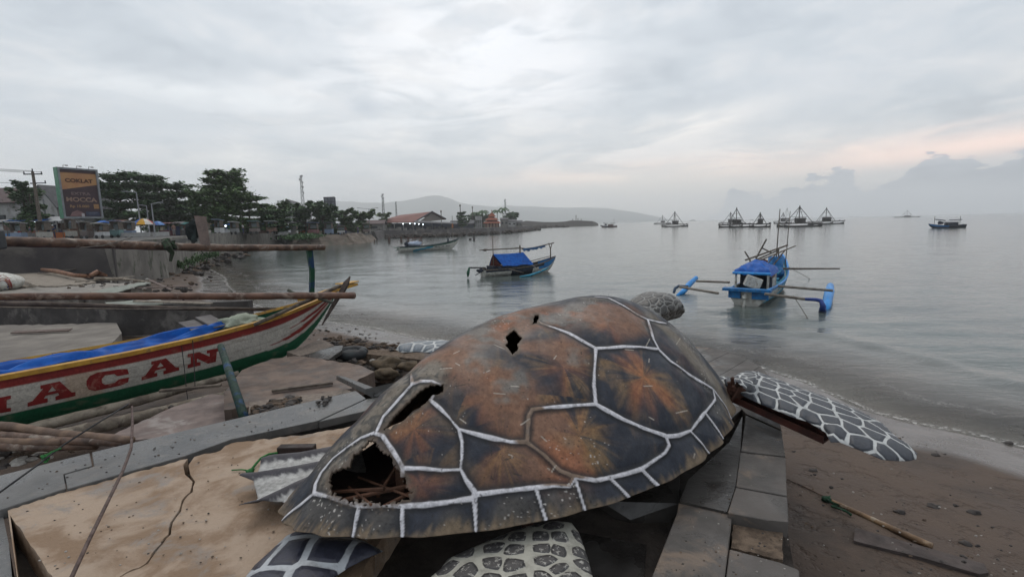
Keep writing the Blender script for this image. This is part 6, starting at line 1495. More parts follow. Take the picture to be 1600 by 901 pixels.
# market hall: long red roof with open dark front
def market():
    d = 168; f = 750 / d
    def P(px, py, dd=d): return D(px, py, dd)
    base = P(640, 354); base.z = 2.0
    t = thing('market_hall', 'large open market hall with rusty red roof and plank gable above the dark revetment', 'building', base)
    A, Bq = P(584, 347.5), P(648, 346.5); Cc, Dd = P(664, 334), P(608, 335.5)
    Rp = P(675, 330.5, d + 6); bk = Vector((4, 24, 0))
    Er = P(697, 342, d + 6)
    q = MB(); q.add([A, Bq, Rp, Dd + Vector((2, 8, 0))], [(0, 1, 2, 3)]); q.add([Rp, Er, Er + Vector((-8, 26, 0)), Dd + Vector((6, 26, 0))], [(0, 1, 2, 3)]); q.add([Dd + Vector((2, 8, 0)), Rp, Dd + Vector((6, 26, 0))], [(0, 1, 2)])
    o = q.build('roof', M_RUST, t); s_ = o.modifiers.new('t', 'SOLIDIFY'); s_.thickness = .25
    q = MB(); q.add([Bq + Vector((.8, 1, -.3)), Er + Vector((-1, .5, -.3)), Rp + Vector((0, .6, -.4))], [(0, 1, 2)]); q.build('gable', mat('grey_boards', (.12, .105, .09), (.08, .07, .062), scale=2, rough=.9, stretch=(4, 4, .3)), t)
    q = MB(); q.tube([Bq, Rp, Er], .22, 5); q.build('barge_board', M_DARKB, t)
    q = MB(); q.slab([P(646, 344.5), P(716, 347.5), P(713, 349.5, d - 5), P(650, 347, d - 5)], .15); q.build('awning', M_GREYR, t)
    q = MB(); fr = 1.9
    for px in (594, 604, 616, 630, 645, 660, 675, 690, 705): 
        b = P(px, 350, d - 1); q.tube([(b.x, b.y, fr), (b.x, b.y, b.z + .3)], .14, 4)
    q.build('post', M_DIRTY, t)
    a = P(596, 352, d + 3); b = P(716, 352, d + 3); q = MB(); q.add([(a.x, a.y, fr), (b.x, b.y, fr), (b.x, b.y, fr + 2.6), (a.x, a.y, fr + 2.6)], [(0, 1, 2, 3)]); q.build('back_wall', M_DARKB, t)
    a = P(593, 352, d - .6); b = P(602, 352, d - .6); q = MB(); q.box(((a.x + b.x) / 2, a.y, fr + .9), (2.2, .2, 1.8)); q.build('white_panel', M_PLAST, t)
    for px, py in ((630, 349.8), (640.5, 349.2), (648, 349.5), (654.5, 350), (661, 350.5)):
        b = P(px, py, d - 1.5); q = MB(); q.blob(b, (.16, .16, .16), 8, 6, 0); q.build('lamp', emit('lamp_glow', (.8, .9, 1.0), 6), t)
    q = MB()
    rn = random.Random(5)
    for k in range(22): b = P(rn.uniform(600, 712), 352, d - rn.uniform(-1, 1.5)); h = rn.uniform(.6, 1.3); q.box((b.x, b.y, fr + h / 2), (rn.uniform(.5, 1.6), .5, h))
    q.build('stall_counter', M_DIRTY, t)
market()
gable_house('shed', 722, 200, 2.0, 34, 350, 345, 6, 'low dark lean-to shed between the market hall and the white tank tower', M_DARKB, M_GREYR, 0, 'x', 0)
gable_house('shed', 583, 150, 2.0, 30, 350, 345, 6, 'small shed with faded brown roof left of the market hall', M_DIRTY, M_BROWNR, .1, 'x', 1)
# shrine with stacked orange roofs
def shrine():
    d = 215; base = D(769, horizon(769), d); base.z = 2.0; k = d / 750
    t = thing('shrine', 'small shrine with stepped orange roofs and pale walls at the water edge', 'building', base)
    zz = lambda py: (horizon(769) - py) * k + EYE - 2.0
    q = MB(); q.box((0, 0, zz(350) / 2 + .2), (22 * k, 5, zz(349))); q.build('wall', mat('peach_wall', (.36, .27, .21), (.25, .17, .13), scale=1, rough=.9), t, world=False)
    q = MB(); q.box((0, 0, zz(344.5)), (16 * k, 3.2, 1.2)); q.box((0, 0, zz(339.2)), (8 * k, 1.8, 1.0)); q.build('upper_wall', M_MAROON, t, world=False)
    M_OR = mat('orange_tiles', (.33, .10, .05), (.22, .065, .04), scale=1.5, rough=.8)
    for w, e, r_, tw in ((28, 348.8, 345.6, 20), (22, 343.8, 340.2, 11), (13, 338.6, 332.5, 2)):
        q = MB(); a, b = w * k / 2, tw * k / 2
        q.loft([[Vector((-a, -3.4 * w / 27, zz(e))), Vector((a, -3.4 * w / 27, zz(e))), Vector((a, 3.4 * w / 27, zz(e))), Vector((-a, 3.4 * w / 27, zz(e)))], [Vector((-b, -1.8 * w / 27, zz(r_))), Vector((b, -1.8 * w / 27, zz(r_))), Vector((b, 1.8 * w / 27, zz(r_))), Vector((-b, 1.8 * w / 27, zz(r_)))]], closed=True, cap=True)
        q.build('roof', M_OR, t, world=False)
    q = MB()
    for x in (-9, -4, 1, 6, 10): q.box((x * k, -2.6, zz(352)), (1.3 * k, .3, 1.6))
    q.build('doorway', M_MAROON, t, world=False)
    q = MB(); q.tube([(0, 0, zz(331)), (0, 0, zz(328))], [.25, .05], 6); q.build('finial', M_OR, t, world=False)
shrine()
def tower_tank():
    d = 205; base = D(748, horizon(748), d); base.z = 2.0; k = d / 750; z = lambda py: (horizon(748) - py) * k + EYE - 2
    t = thing('tank_tower', 'white water tank on white legs left of the orange shrine', 'tower', base)
    q = MB(); q.box((0, 0, (z(338) + z(344)) / 2), (10 * k, 2.5, z(338) - z(344))); q.build('tank', M_PLAST, t, world=False)
    q = MB()
    for x in (-4.2, -1.4, 1.4, 4.2): q.box((x * k, 0, z(344) / 2), (.5, .5, z(344)))
    q.box((0, 0, z(350)), (9 * k, .4, .4)); q.build('leg', M_PLAST, t, world=False)
tower_tank()
for i, (px, w, e, r_, l) in enumerate([(800, 14, 346, 343.5, 'low pale house right of the shrine'), (811, 10, 348, 345, 'small pale hut at the tip of the headland'), (788, 12, 343, 341, 'pale house with grey roof next to the shrine')]):
    gable_house('house', px, 225, 2.0, w, e, r_, 5, l, M_DIRTY if i else M_PLAST, M_GREYR, 0, 'x', 2, .2)
# masts and towers
def lattice(px, base, top, w, dist, label, name='radio_mast', zg=2.0, bands=12):
    b = D(px, horizon(px), dist); b.z = zg; H = (horizon(px) - top) / 750 * dist + EYE - zg; W = w / 750 * dist
    t = thing(name, label, 'tower', b); q = MB()
    mm = mat('galvanised', (.20, .20, .205), (.13, .13, .14), scale=2, rough=.6, metal=.3); r_ = max(.03, dist * .00032)
    cs = [(-1, -1), (1, -1), (1, 1), (-1, 1)]
    for x, y in cs: q.tube([(x * W / 2, y * W / 2, 0), (x * W / 6, y * W / 6, H)], r_, 4)
    for k in range(bands):
        f0, f1 = k / bands, (k + 1) / bands; w0, w1 = W / 2 * (1 - f0 * .66), W / 2 * (1 - f1 * .66)
        for j in range(4):
            a, c = cs[j], cs[(j + 1) % 4]; q.tube([(a[0] * w0, a[1] * w0, H * f0), (c[0] * w1, c[1] * w1, H * f1)], r_ * .7, 3); q.tube([(a[0] * w1, a[1] * w1, H * f1), (c[0] * w1, c[1] * w1, H * f1)], r_ * .7, 3)
    q.build('frame', mm, t, world=False)
    q = MB()
    for f_, s_ in ((.99, 1), (.93, -1), (.88, 1), (.80, 1), (.7, 1)): q.box((s_ * W * .35, 0, H * f_), (W * .35, W * .3, H * .03))
    q.build('antenna_panel', M_PLAST, t, world=False); return t
lattice(476.5, 0, 276, 5.5, 170, 'tall lattice phone mast rising behind the gabled house')
lattice(600.5, 0, 304, 4.2, 240, 'lattice phone mast behind the red roofed market hall', bands=10)
lattice(620.5, 0, 316, 2.6, 420, 'faint thin mast right of the lattice phone mast', bands=8)
lattice(790, 0, 312, 3, 238, 'antenna mast among the palms by the shrine', bands=9)
for px, top, d, l in ((690, 329, 190, 'thin pole behind the gable of the market hall'), (720, 320, 195, 'tall thin pole left of the shrine'), (739, 323, 225, 'thin pole by the leftmost palm')):
    b = D(px, horizon(px), d); b.z = 2; H = (horizon(px) - top) / 750 * d + 1.2; q = MB(); q.tube([b, b + Vector((0, 0, H))], .16, 5); q.blob(b + Vector((0, 0, H - .4)), (.35, .35, .5), 6, 4, 0); tag(q.build('pole', M_WOODG), l, 'pole')

# billboards
def text_mesh(name, s, size, mtl, par, M, xs=1.0, bold=.012):
    cu = bpy.data.curves.new('t', 'FONT'); cu.body = s; cu.size = size; cu.align_x = 'CENTER'; cu.extrude = .01; cu.offset = bold
    o = bpy.data.objects.new('t', cu); COL.objects.link(o); bpy.context.view_layer.update()
    dg = bpy.context.evaluated_depsgraph_get(); me = bpy.data.meshes.new_from_object(o.evaluated_get(dg)); bpy.data.objects.remove(o)
    me.name = name; me.transform(Matrix.Diagonal((xs, 1, 1, 1))); me.transform(M); me.materials.clear(); me.materials.append(mtl)
    n = bpy.data.objects.new(name, me); COL.objects.link(n); n.parent = par; return n
def billboard():
    d = 60; k = d / 750; cx = D(124, 300, d); zt = D(120, 264, d).z; zb = D(130, 341, d).z; W = 55 * k; H = zt - zb
    rz = 1.08; W = 47 * k / .94
    base = Vector((cx.x, cx.y, zS)); t = thing('billboard', 'tall brown and orange coffee billboard in a grey frame with green side', 'billboard', base, rz)
    z0 = zb - zS
    fr = mat('frame_grey', (.22, .235, .25), (.17, .18, .19), scale=2, rough=.5); gn = mat('frame_green', (.10, .26, .17), (.08, .2, .13), scale=2, rough=.5)
    fw = .21
    q = MB()
    q.box((0, 0, z0 + H - fw / 2), (W, .9, fw)); q.box((0, 0, z0 + fw / 2), (W, .9, fw)); q.box((W / 2 - fw / 2, 0, z0 + H / 2), (fw, .9, H - 2 * fw)); q.box((-W / 2 + fw / 2, 0, z0 + H / 2), (fw, .9, H - 2 * fw)); q.build('frame', fr, t, world=False)
    q = MB(); q.box((-W / 2 - .035, 0.02, z0 + H / 2), (.06, .95, H)); q.build('side_panel', gn, t, world=False)
    w2, h2 = W / 2 - fw, H - 2 * fw; zb_ = z0 + fw; y = -.30
    pn = MB(); pn.box((0, y + .06, zb_ + h2 / 2), (w2 * 2, .06, h2)); pn.build('panel', mat('ad_brown', (.065, .040, .045), (.055, .034, .042), scale=1), t, world=False)
    q = MB(); q.add([(-w2, y + .02, zb_ + h2 * .93), (w2, y + .02, zb_ + h2 * .93), (w2, y + .02, zb_ + h2 * .70), (-w2, y + .02, zb_ + h2 * .57)], [(0, 3, 2, 1)]); q.build('ad_field', mat('ad_orange', (.42, .235, .10), (.36, .17, .08), scale=.5, rough=.5), t, world=False)
    q = MB(); q.add([(-w2, y + .015, zb_ + h2 * .95), (w2, y + .015, zb_ + h2 * .95), (w2, y + .015, zb_ + h2 * .93), (-w2, y + .015, zb_ + h2 * .93)], [(0, 3, 2, 1)]); q.build('ad_strip', mat('ad_strip', (.12, .06, .04)), t, world=False)
    q = MB(); q.box((w2 * .80, y + .01, zb_ + h2 * .225), (w2 * .30, .02, h2 * .10)); q.build('ad_badge', mat('ad_gold', (.34, .19, .085)), t, world=False)
    q = MB(); q.add([(-w2 * .75, y + .012, zb_ + h2 * .01), (w2 * .05, y + .012, zb_ + h2 * .01), (w2 * .0, y + .012, zb_ + h2 * .09), (-w2 * .3, y + .012, zb_ + h2 * .14), (-w2 * .6, y + .012, zb_ + h2 * .10)], [(0, 1, 2, 3, 4)]); q.build('ad_cup', mat('ad_cup_rose', (.22, .13, .13)), t, world=False)
    q = MB(); q.box((-w2 * .02, y + .008, zb_ + h2 * .035), (w2 * .16, .01, h2 * .075)); q.build('ad_cup', mat('ad_cup_pale', (.40, .38, .39)), t, world=False)
    q = MB(); q.box((w2 * .55, y + .010, zb_ + h2 * .065), (w2 * .8, .01, h2 * .10)); q.build('ad_panel', mat('ad_navy', (.05, .06, .10)), t, world=False)
    q = MB(); q.box((w2 * .55, y + .004, zb_ + h2 * .085), (w2 * .5, .01, h2 * .012)); q.box((w2 * .5, y + .004, zb_ + h2 * .055), (w2 * .4, .01, h2 * .008)); q.build('ad_line', mat('ad_line', (.16, .17, .22)), t, world=False)
    RX = Matrix.Rotation(math.pi / 2, 4, 'X')
    def tx(s, x, fz, size, c, nm, xs=1.0, bold=.014): text_mesh('lettering', s, size, mat('ink_' + nm, c), t, Matrix.Translation((x, y - .01, zb_ + h2 * fz)) @ RX, xs, bold)
    tx('COKLAT', 0.0, .735, .62, (.085, .035, .02), 'dark', 1.12, .022)
    tx('EXTRA', 0.0, .465, .50, (.20, .14, .14), 'mauve', 1.25)
    tx('MOCCA', 0.0, .325, .72, (.30, .20, .15), 'tan', 1.15, .02)
    tx('Rp 15.000', -.28, .20, .42, (.30, .18, .09), 'amber', 1.12)
    for i, x in enumerate((-.55, 0.0, .5)):
        q = MB(); q.tube([(x * W * .6, -.2, z0 + H), (x * W * .6, -.2, z0 + H + .28), (x * W * .6 + .1, -.8, z0 + H + .22)], .03, 5); q.box((x * W * .6 + .1, -.85, z0 + H + .2), (.25, .18, .1)); q.build('flood_lamp', M_WOODG, t, world=False)
    q = MB(); q.tube([(0, .15, 0), (0, .15, z0)], .22, 10); q.build('post', fr, t, world=False)
billboard()
def bb2():
    d = 118; k = d / 750; b = D(518.5, horizon(518), d); b.z = 2; t = thing('billboard', 'small blank grey billboard seen from behind the dark trees', 'billboard', b, -.2)
    z = lambda py: (horizon(518) - py) * k + EYE - 2
    q = MB(); q.box((0, 0, (z(309) + z(331)) / 2), (18.5 * k, .4, z(309) - z(331))); q.build('panel', mat('back_grey', (.17, .18, .20), (.13, .135, .15), scale=2), t, world=False)
    q = MB()
    for x in (-9, -3, 3, 9): q.box((x * k, -.25, (z(309) + z(331)) / 2), (.12, .1, z(309) - z(331)))
    for py in (309, 316, 323, 330.5): q.box((0, -.3, z(py)), (19 * k, .1, .14))
    q.box((0, .1, z(331) / 2), (.7, .7, z(331))); q.build('frame', mat('frame_dark', (.10, .10, .11)), t, world=False)
bb2()
# power poles and wires
def ppole(px, top, d, label, arms=True):
    b = D(px, horizon(px), d); b.z = zS; H = (horizon(px) - top) / 750 * d + EYE - zS
    t = thing('power_pole', label, 'utility pole', b, .1); q = MB(); q.tube([(0, 0, 0), (0, 0, H)], [.20, .13], 8); q.build('pole', M_WOODG, t, world=False)
    q = MB(); q.box((0, 0, H * .96), (1.9, .12, .12)); q.box((.4, 0, H * .83), (1.6, .1, .1)); q.build('crossarm', M_DARKB, t, world=False)
    for x, z in ((-.9, .96), (0, 1.0), (.9, .96), (1.15, .83)): q = MB(); q.tube([(x, 0, H * z), (x, 0, H * z + .28)], .06, 6); q.build('insulator', M_DARKB, t, world=False)
    return b, H
b1, H1 = ppole(66, 270, 55, 'wooden power pole with two crossarms left of the coffee billboard')
def wire(pts, r, label):
    q = MB(); q.tube(pts, r, 4); tag(q.build('power_line', M_BLK), label, 'wire', 'power lines over the street')
for i, (x, dz) in enumerate(((-.9, .2), (0, .35), (.9, .2), (.3, -1.1))):
    a = Vector((b1.x + x, b1.y, b1.z + H1 * .96 + dz)); c = Vector((-95, 40 + i * 2, 14.2 + dz - i * .2)); mid = a.lerp(c, .5) - Vector((0, 0, .5))
    c2 = Vector((-20 + x, 120, 12 + dz)); m2_ = a.lerp(c2, .5) - Vector((0, 0, 1.2))
    P_ = [c, c.lerp(mid, .5) - Vector((0, 0, .1)), mid, mid.lerp(a, .5) - Vector((0, 0, .1)), a]
    wire(P_, .02, ['uppermost', 'second', 'third', 'lowest'][i] + ' thin power line running left from the wooden power pole')
def lamp(px, top, arm, d, label, double=False):
    b = D(px, horizon(px), d); b.z = zS if px < 460 else 2.0; H = (horizon(px) - top) / 750 * d + EYE - b.z; A = arm / 750 * d
    t = thing('street_lamp', label, 'street lamp', b, 0, 'grey street lamps along the seafront'); q = MB(); q.tube([(0, 0, 0), (0, 0, H)], [.10, .07], 6); q.build('pole', mat('lamp_grey', (.30, .31, .32), (.22, .23, .24), scale=1), t, world=False)
    for k, a in enumerate((A, -A * .8) if double else (A,)):
        if a == 0: continue
        q = MB(); q.tube([(0, 0, H), (a, 0, H + abs(a) * .12)], .05, 5); q.build('arm', mat('lamp_grey', (.3, .3, .3)), t, world=False); q = MB(); q.box((a, 0, H + abs(a) * .12), (.6, .25, .12)); q.build('lamp_head', mat('lamp_grey', (.3, .3, .3)), t, world=False)
lamp(42, 307, 0, 62, 'plain grey lamp post in front of the far left tree')
lamp(76, 312, 0, 62, 'plain grey lamp post directly left of the billboard')
lamp(221, 302, -18, 66, 'tallest grey street lamp with arm to the left, before the paired lamps')
lamp(234, 322, -10, 72, 'short grey street lamp in the middle of the three right of the billboard')
lamp(242, 319, 14, 64, 'grey street lamp with arm to the right, rightmost of the three')
lamp(302, 300, -12, 88, 'faint street lamp left of the tallest tree')
lamp(578, 327, -16, 120, 'double armed street lamp left of the red roofed market hall', True)

# ---------------------------------------------------------------- stalls on the street
def cloth_m(c): return mat('awning_%02d%02d%02d' % tuple(int(q * 99) for q in c), c, tuple(q * .75 for q in c), scale=2, rough=.55, bump=.2, bscale=4)
SC_ = {'blue': (.015, .13, .46), 'white': (.52, .53, .54), 'teal': (.04, .30, .30), 'orange': (.42, .12, .03), 'cream': (.40, .36, .27), 'maroon': (.12, .035, .045), 'grey': (.20, .20, .20), 'navy': (.03, .05, .12), 'red': (.35, .03, .03), 'brown': (.22, .13, .10), 'ltblue': (.09, .25, .52)}
def stall(px, d, w, roof, top, body, label, seed, slope=.25, goods=6, lampon=False):
    rnd = random.Random(seed); b = D(px, horizon(px), d); b.z = zS if px < 446 else 2.0; k = d / 750; W = w * k; H = (horizon(px) - top) * k + EYE - b.z
    t = thing('market_stall', label, 'stall', b, rnd.uniform(-.12, .12), 'stalls along the seafront'); dp = 2.4
    q = MB(); rows_ = []
    for i in range(9):
        u = i / 8; rows_.append([Vector((-W / 2 + W * u, -dp / 2, H - slope - .10 * abs(math.sin(u * 9 + seed)))), Vector((-W / 2 + W * u, 0, H - .08 * math.sin(u * 3.14) * 0)), Vector((-W / 2 + W * u, dp / 2, H - slope * .4))])
    q.loft(rows_); o = q.build('awning', cloth_m(SC_[roof]), t, world=False); s_ = o.modifiers.new('t', 'SOLIDIFY'); s_.thickness = .04
    for x in (-1, 1):
        for y in (-1, 1): q = MB(); q.tube([(x * W * .47, y * dp * .45, 0), (x * W * .47, y * dp * .45, H - slope)], .04, 5); q.build('post', M_WOODG, t, world=False)
    q = MB(); q.box((0, -.3, .42), (W * .86, .9, .84)); q.build('counter', cloth_m(SC_[body]), t, world=False)
    for g_ in range(goods):
        x = -W * .4 + W * .8 * (g_ + .5) / goods; h = rnd.uniform(.15, .55); q = MB(); q.box((x, -.35 + rnd.uniform(-.1, .1), .84 + h / 2), (W / goods * .6, .4, h)); q.build('box', cloth_m(SC_[rnd.choice(['cream', 'white', 'teal', 'grey', 'red', 'orange', 'brown', 'navy'])]), t, world=False)
    q = MB(); q.box((0, dp * .42, H * .38), (W * .9, .06, H * .7)); q.build('back_sheet', cloth_m(SC_[rnd.choice(['grey', 'navy', 'brown'])]), t, world=False)
    if lampon: q = MB(); q.blob((W * .25, -dp * .35, H - slope - .15), (.12, .12, .12), 8, 6, 0); q.build('lamp', emit('lamp_glow', (.8, .9, 1), 6), t, world=False)
    return t
stall(8, 62, 34, 'grey', 344, 'ltblue', 'stall under a grey sheet roof at the far left edge', 1)
stall(53, 60, 54, 'blue', 343, 'grey', 'stall under a long flat blue tarp at the far left', 2, .15, 8, True)
stall(96, 61, 36, 'white', 339, 'orange', 'orange food stall with a slanted white roof sheet below the billboard', 3, .5, 5)
stall(122, 66, 30, 'navy', 347, 'cream', 'cream stall under a dark awning below the right edge of the billboard', 4, .2, 5, True)
stall(150, 68, 26, 'grey', 348, 'cream', 'pale cabinet stall with a grey roof right of the billboard foot', 5, .1, 4)
stall(172, 70, 24, 'blue', 345, 'teal', 'stall with a tilted blue tarp left of the striped parasol', 6, .35, 5)
stall(192, 72, 22, 'brown', 344, 'teal', 'brown roofed stall with teal counter next to the striped parasol', 7, .3, 4)
stall(264, 72, 22, 'maroon', 348, 'maroon', 'maroon sheeted stall right of the blue parasol', 8, .1, 3)
stall(283, 74, 18, 'grey', 347, 'grey', 'grey roofed stall left of the upright board', 9)
stall(297, 76, 16, 'teal', 348, 'teal', 'teal stall partly behind the upright board', 10)
stall(349, 74, 38, 'blue', 348, 'white', 'stall with a sagging blue tarp right of the upright board', 11, .35, 7, True)
stall(385, 80, 30, 'navy', 350, 'grey', 'dark roofed stall under the bushy green trees', 12)
stall(412, 84, 26, 'ltblue', 349, 'brown', 'pale blue roofed stall left of the white tarp stall', 13, .2)
stall(440, 86, 34, 'white', 350, 'white', 'stall with a bright white tarp in front of the gabled house', 14, .45, 6)
stall(475, 98, 30, 'blue', 350, 'orange', 'stall with bright blue tarp and orange counter under the dark trees', 15, .3, 6)
stall(502, 104, 22, 'grey', 350, 'cream', 'grey roofed stall right of the blue and orange stall', 16)
stall(523, 106, 20, 'navy', 351, 'ltblue', 'dark stall with light blue counter below the small grey billboard', 17)
stall(546, 118, 22, 'blue', 348, 'grey', 'small blue roofed stall left of the double armed lamp', 18)
stall(568, 124, 16, 'grey', 349, 'cream', 'small grey roofed stall directly below the double armed lamp', 19)
rc = random.Random(77)
CLT = [('blue', 'crate'), ('white', 'sheet'), ('orange', 'crate'), ('cream', 'cabinet'), ('teal', 'cabinet'), ('red', 'crate'), ('grey', 'sheet'), ('ltblue', 'crate')]
def cart(px, d, w, h, c1, c2, label, seed):
    rnd = random.Random(seed); b = D(px, horizon(px), d); b.z = zS if px < 446 else 2.0; k = d / 750; W = w * k; H = h * k
    t = thing('food_cart', label, 'cart', b, rnd.uniform(-.2, .2), 'food carts along the seafront')
    H *= rnd.uniform(.72, 1.1); W *= rnd.uniform(.7, 1.15); dull = lambda c: tuple(.35 * q + .65 * (sum(c) / 3 * .75 + .03) for q in c)
    q = MB(); q.box((0, 0, .25 + H * .2), (W, .8, H * rnd.uniform(.3, .45))); q.build('cabinet', cloth_m(dull(SC_[c1])), t, world=False)
    for x in (-1, 1):
        q = MB(); q.box((x * W * .46, 0, .25 + H * .72), (.06, .7, H * .5)); q.build('post', M_WOODG, t, world=False)
        q = MB(); q.tube([(x * W * .35, -.42, .2), (x * W * .35, -.36, .2)], .2, 12); q.build('wheel', M_BLK, t, world=False)
    q = MB(); q.box((0, .2, .25 + H * .66), (W * .86, .04, H * .34)); q.build('glass_case', mat('case_glass', (.22, .26, .27), rough=.2), t, world=False)
    q = MB(); q.box((0, -.1, .25 + H), (W * 1.15, 1.3, .07), rx=-.12); q.build('roof_sheet', cloth_m(dull(SC_[c2])), t, world=False)
for i, (px, d, w, h, c1, c2, l) in enumerate([(30, 52, 17, 24, 'ltblue', 'white', 'pale blue food cart under the left end of the long blue tarp'), (70, 52, 16, 24, 'cream', 'grey', 'cream cart between the navy dressed person and the white hat'), (112, 54, 14, 25, 'cream', 'brown', 'cream cart with brown top right of the orange stall'), (136, 56, 15, 24, 'brown', 'cream', 'brown cart with cream top under the billboard post'),
    (160, 56, 17, 25, 'white', 'cream', 'white glass fronted cart right of the billboard post'), (183, 58, 13, 22, 'teal', 'brown', 'teal cart with brown top left of the parasols'), (204, 60, 13, 20, 'ltblue', 'white', 'pale blue cart with white top left of the striped parasol'), (320, 62, 14, 20, 'cream', 'orange', 'cream cart with orange top right of the upright board'), (343, 64, 13, 19, 'white', 'ltblue', 'white cart with pale blue top below the sagging blue tarp'), (367, 68, 13, 19, 'grey', 'white', 'grey cart with white top left of the walking person'),
    (398, 72, 13, 19, 'brown', 'teal', 'brown cart with teal top right of the walking person'), (425, 76, 13, 17, 'orange', 'white', 'orange cart with white top left of the white tarp'), (458, 88, 13, 19, 'cream', 'grey', 'cream cart just right of the white tarp stall'), (490, 92, 14, 18, 'red', 'blue', 'red cart with blue top on the revetment'), (514, 96, 12, 17, 'ltblue', 'navy', 'pale blue cart with navy top right of the red cart'), (533, 98, 11, 15, 'white', 'brown', 'white cart with brown top left of the maroon shirted person'), (573, 104, 12, 15, 'brown', 'cream', 'brown cart with cream top at the corner of the revetment')]): cart(px, d, w, h, c1, c2, l, i)
def parasol(px, top, wpx, d, cols, label):
    b = D(px, horizon(px), d); b.z = zS; k = d / 750; H = (horizon(px) - top) * k + EYE - zS; r = wpx * k / 2
    t = thing('parasol', label, 'parasol', b); q = MB(); q.tube([(0, 0, 0), (0, 0, H)], .03, 6); q.build('pole', M_PLAST, t, world=False)
    q = MB(); n = 32
    V = [(0, 0, H)] + [(math.cos(6.283 * i / n) * r * f, math.sin(6.283 * i / n) * r * f, H - r * .62 * f ** 2) for f in (.35, .7, 1.0) for i in range(n)]
    q.add(V, [(0, 1 + i, 1 + (i + 1) % n) for i in range(n)] + [(1 + j * n + i, 1 + (j + 1) * n + i, 1 + (j + 1) * n + (i + 1) % n, 1 + j * n + (i + 1) % n) for j in range(2) for i in range(n)])
    q.mi = [((i % n) * 8 // n) % len(cols) for i in range(3 * n)]; o = q.build('canopy', [cloth_m(c) for c in cols], t, world=False)
parasol(226, 341.5, 31, 66, [(.40, .02, .02), (.50, .26, .01), (.05, .22, .08), (.50, .48, .44), (.40, .02, .02), (.02, .10, .35), (.5, .26, .01), (.5, .48, .44)], 'striped beach parasol in red, yellow, green and white')
parasol(248, 345.5, 20, 68, [(.06, .16, .42), (.10, .24, .52)], 'plain blue parasol right of the striped one')
# low pale planter wall and kerb blocks
q = MB(); a = D(205, horizon(205), 58); q.box((a.x, a.y, zS + .35), (9, .3, .5)); tag(q.build('planter_wall', M_PLAST), 'low pale planter wall below the striped parasol', 'wall')
# people
def person(px, d, pose, shirt, pants, label, head=None, rz=0.0, h=1.62):
    b = D(px, horizon(px), d); b.z = zS if px < 446 else 1.95
    t = thing('person', label, 'person', b, rz); k = h / 1.7
    def skinmesh(name, chains, m):
        vs, es, rs = [], [], []
        for c in chains:
            st = len(vs)
            for j, (x, y, z, r) in enumerate(c):
                if j == 0 and isinstance(c[0], tuple) and len(vs) and any((Vector(v) - Vector((x * k, y * k, z * k))).length < 1e-4 for v in vs):
                    i0 = [i for i, v in enumerate(vs) if (Vector(v) - Vector((x * k, y * k, z * k))).length < 1e-4][0]; last = i0; continue
                vs.append((x * k, y * k, z * k)); rs.append(r * k)
                if j > 0: es.append((last, len(vs) - 1))
                last = len(vs) - 1
        me = bpy.data.meshes.new(name); me.from_pydata(vs, es, []); o = bpy.data.objects.new(name, me); COL.objects.link(o); o.parent = t
        md = o.modifiers.new('skin', 'SKIN'); sv = me.skin_vertices[0].data if me.skin_vertices else None
        if sv is None:
            bm_l = None
        for i, r in enumerate(rs): me.skin_vertices[0].data[i].radius = (r, r * .85)
        me.skin_vertices[0].data[0].use_root = True
        ms = o.modifiers.new('sub', 'SUBSURF'); ms.levels = 1; ms.render_levels = 1; me.materials.append(m); return o
    sk = mat('skin_tone', (.22, .12, .075), rough=.6)
    st = .10 if pose == 'walk' else .0
    leg = lambda s, o_: [(0, 0, .95, .11), (s * .09, 0, .88, .085), (s * .10, o_ * .6, .48, .06), (s * .10, o_, .08, .045), (s * .10, o_ - .12, .03, .035)]
    arm = lambda s: [(0, 0, 1.38, .11), (s * .18, 0, 1.38, .055), (s * .23, .02, 1.12, .042), (s * .22, -.10 if pose != 'reach' else -.3, .92 if pose != 'reach' else 1.1, .032), (s * .22, -.15 if pose != 'reach' else -.42, .86 if pose != 'reach' else 1.08, .03)]
    torso = [(0, 0, .95, .11), (0, 0, 1.15, .12), (0, 0, 1.38, .11), (0, 0, 1.50, .05), (0, -.01, 1.60, .085), (0, -.01, 1.68, .07)]
    def mk(name, chains, m, grow=0.0):
        return skinmesh(name, [[(x, y, z, r + grow) for x, y, z, r in c] for c in chains], m)
    try:
        mk('body', [torso, leg(-1, -st), leg(1, st), arm(-1), arm(1)], sk)
        mk('shirt', [[(0, 0, .93, .115), (0, 0, 1.15, .125), (0, 0, 1.38, .118), (0, 0, 1.46, .06)], [(0, 0, 1.38, .118), (-.18, 0, 1.37, .066), (-.22, .01, 1.18, .056)], [(0, 0, 1.38, .118), (.18, 0, 1.37, .066), (.22, .01, 1.18, .056)]], mat('cloth_' + shirt, SC_[shirt]), .008)
        mk('trousers', [[(0, 0, .95, .12), (-.09, 0, .88, .095), (-.10, -st * .6, .48, .072), (-.10, -st, .12, .06)], [(0, 0, .95, .12), (.09, 0, .88, .095), (.10, st * .6, .48, .072), (.10, st, .12, .06)]], mat('cloth_' + pants, SC_[pants]), .006)
    except Exception as ex:
        print('person', ex)
    q = MB(); q.blob((0, .015 * k, 1.655 * k), (.095 * k, .10 * k, .095 * k), 10, 8, .05); q.build('hair' if head is None else 'hat', mat('hair_black', (.01, .01, .01)) if head is None else mat('hat_' + head, SC_[head]), t, world=False)
person(84, 53, 'stand', 'navy', 'navy', 'person in dark clothes and white hat standing by the orange stall', 'white', .4)
person(48, 54, 'stand', 'navy', 'grey', 'person in navy shirt under the left blue tarp', None, 2.5)
person(58, 56, 'walk', 'grey', 'brown', 'person in grey shirt beside the one in navy', None, 1.2)
person(108, 57, 'reach', 'cream', 'navy', 'person in cream shirt reaching towards the orange stall', None, 2.0)
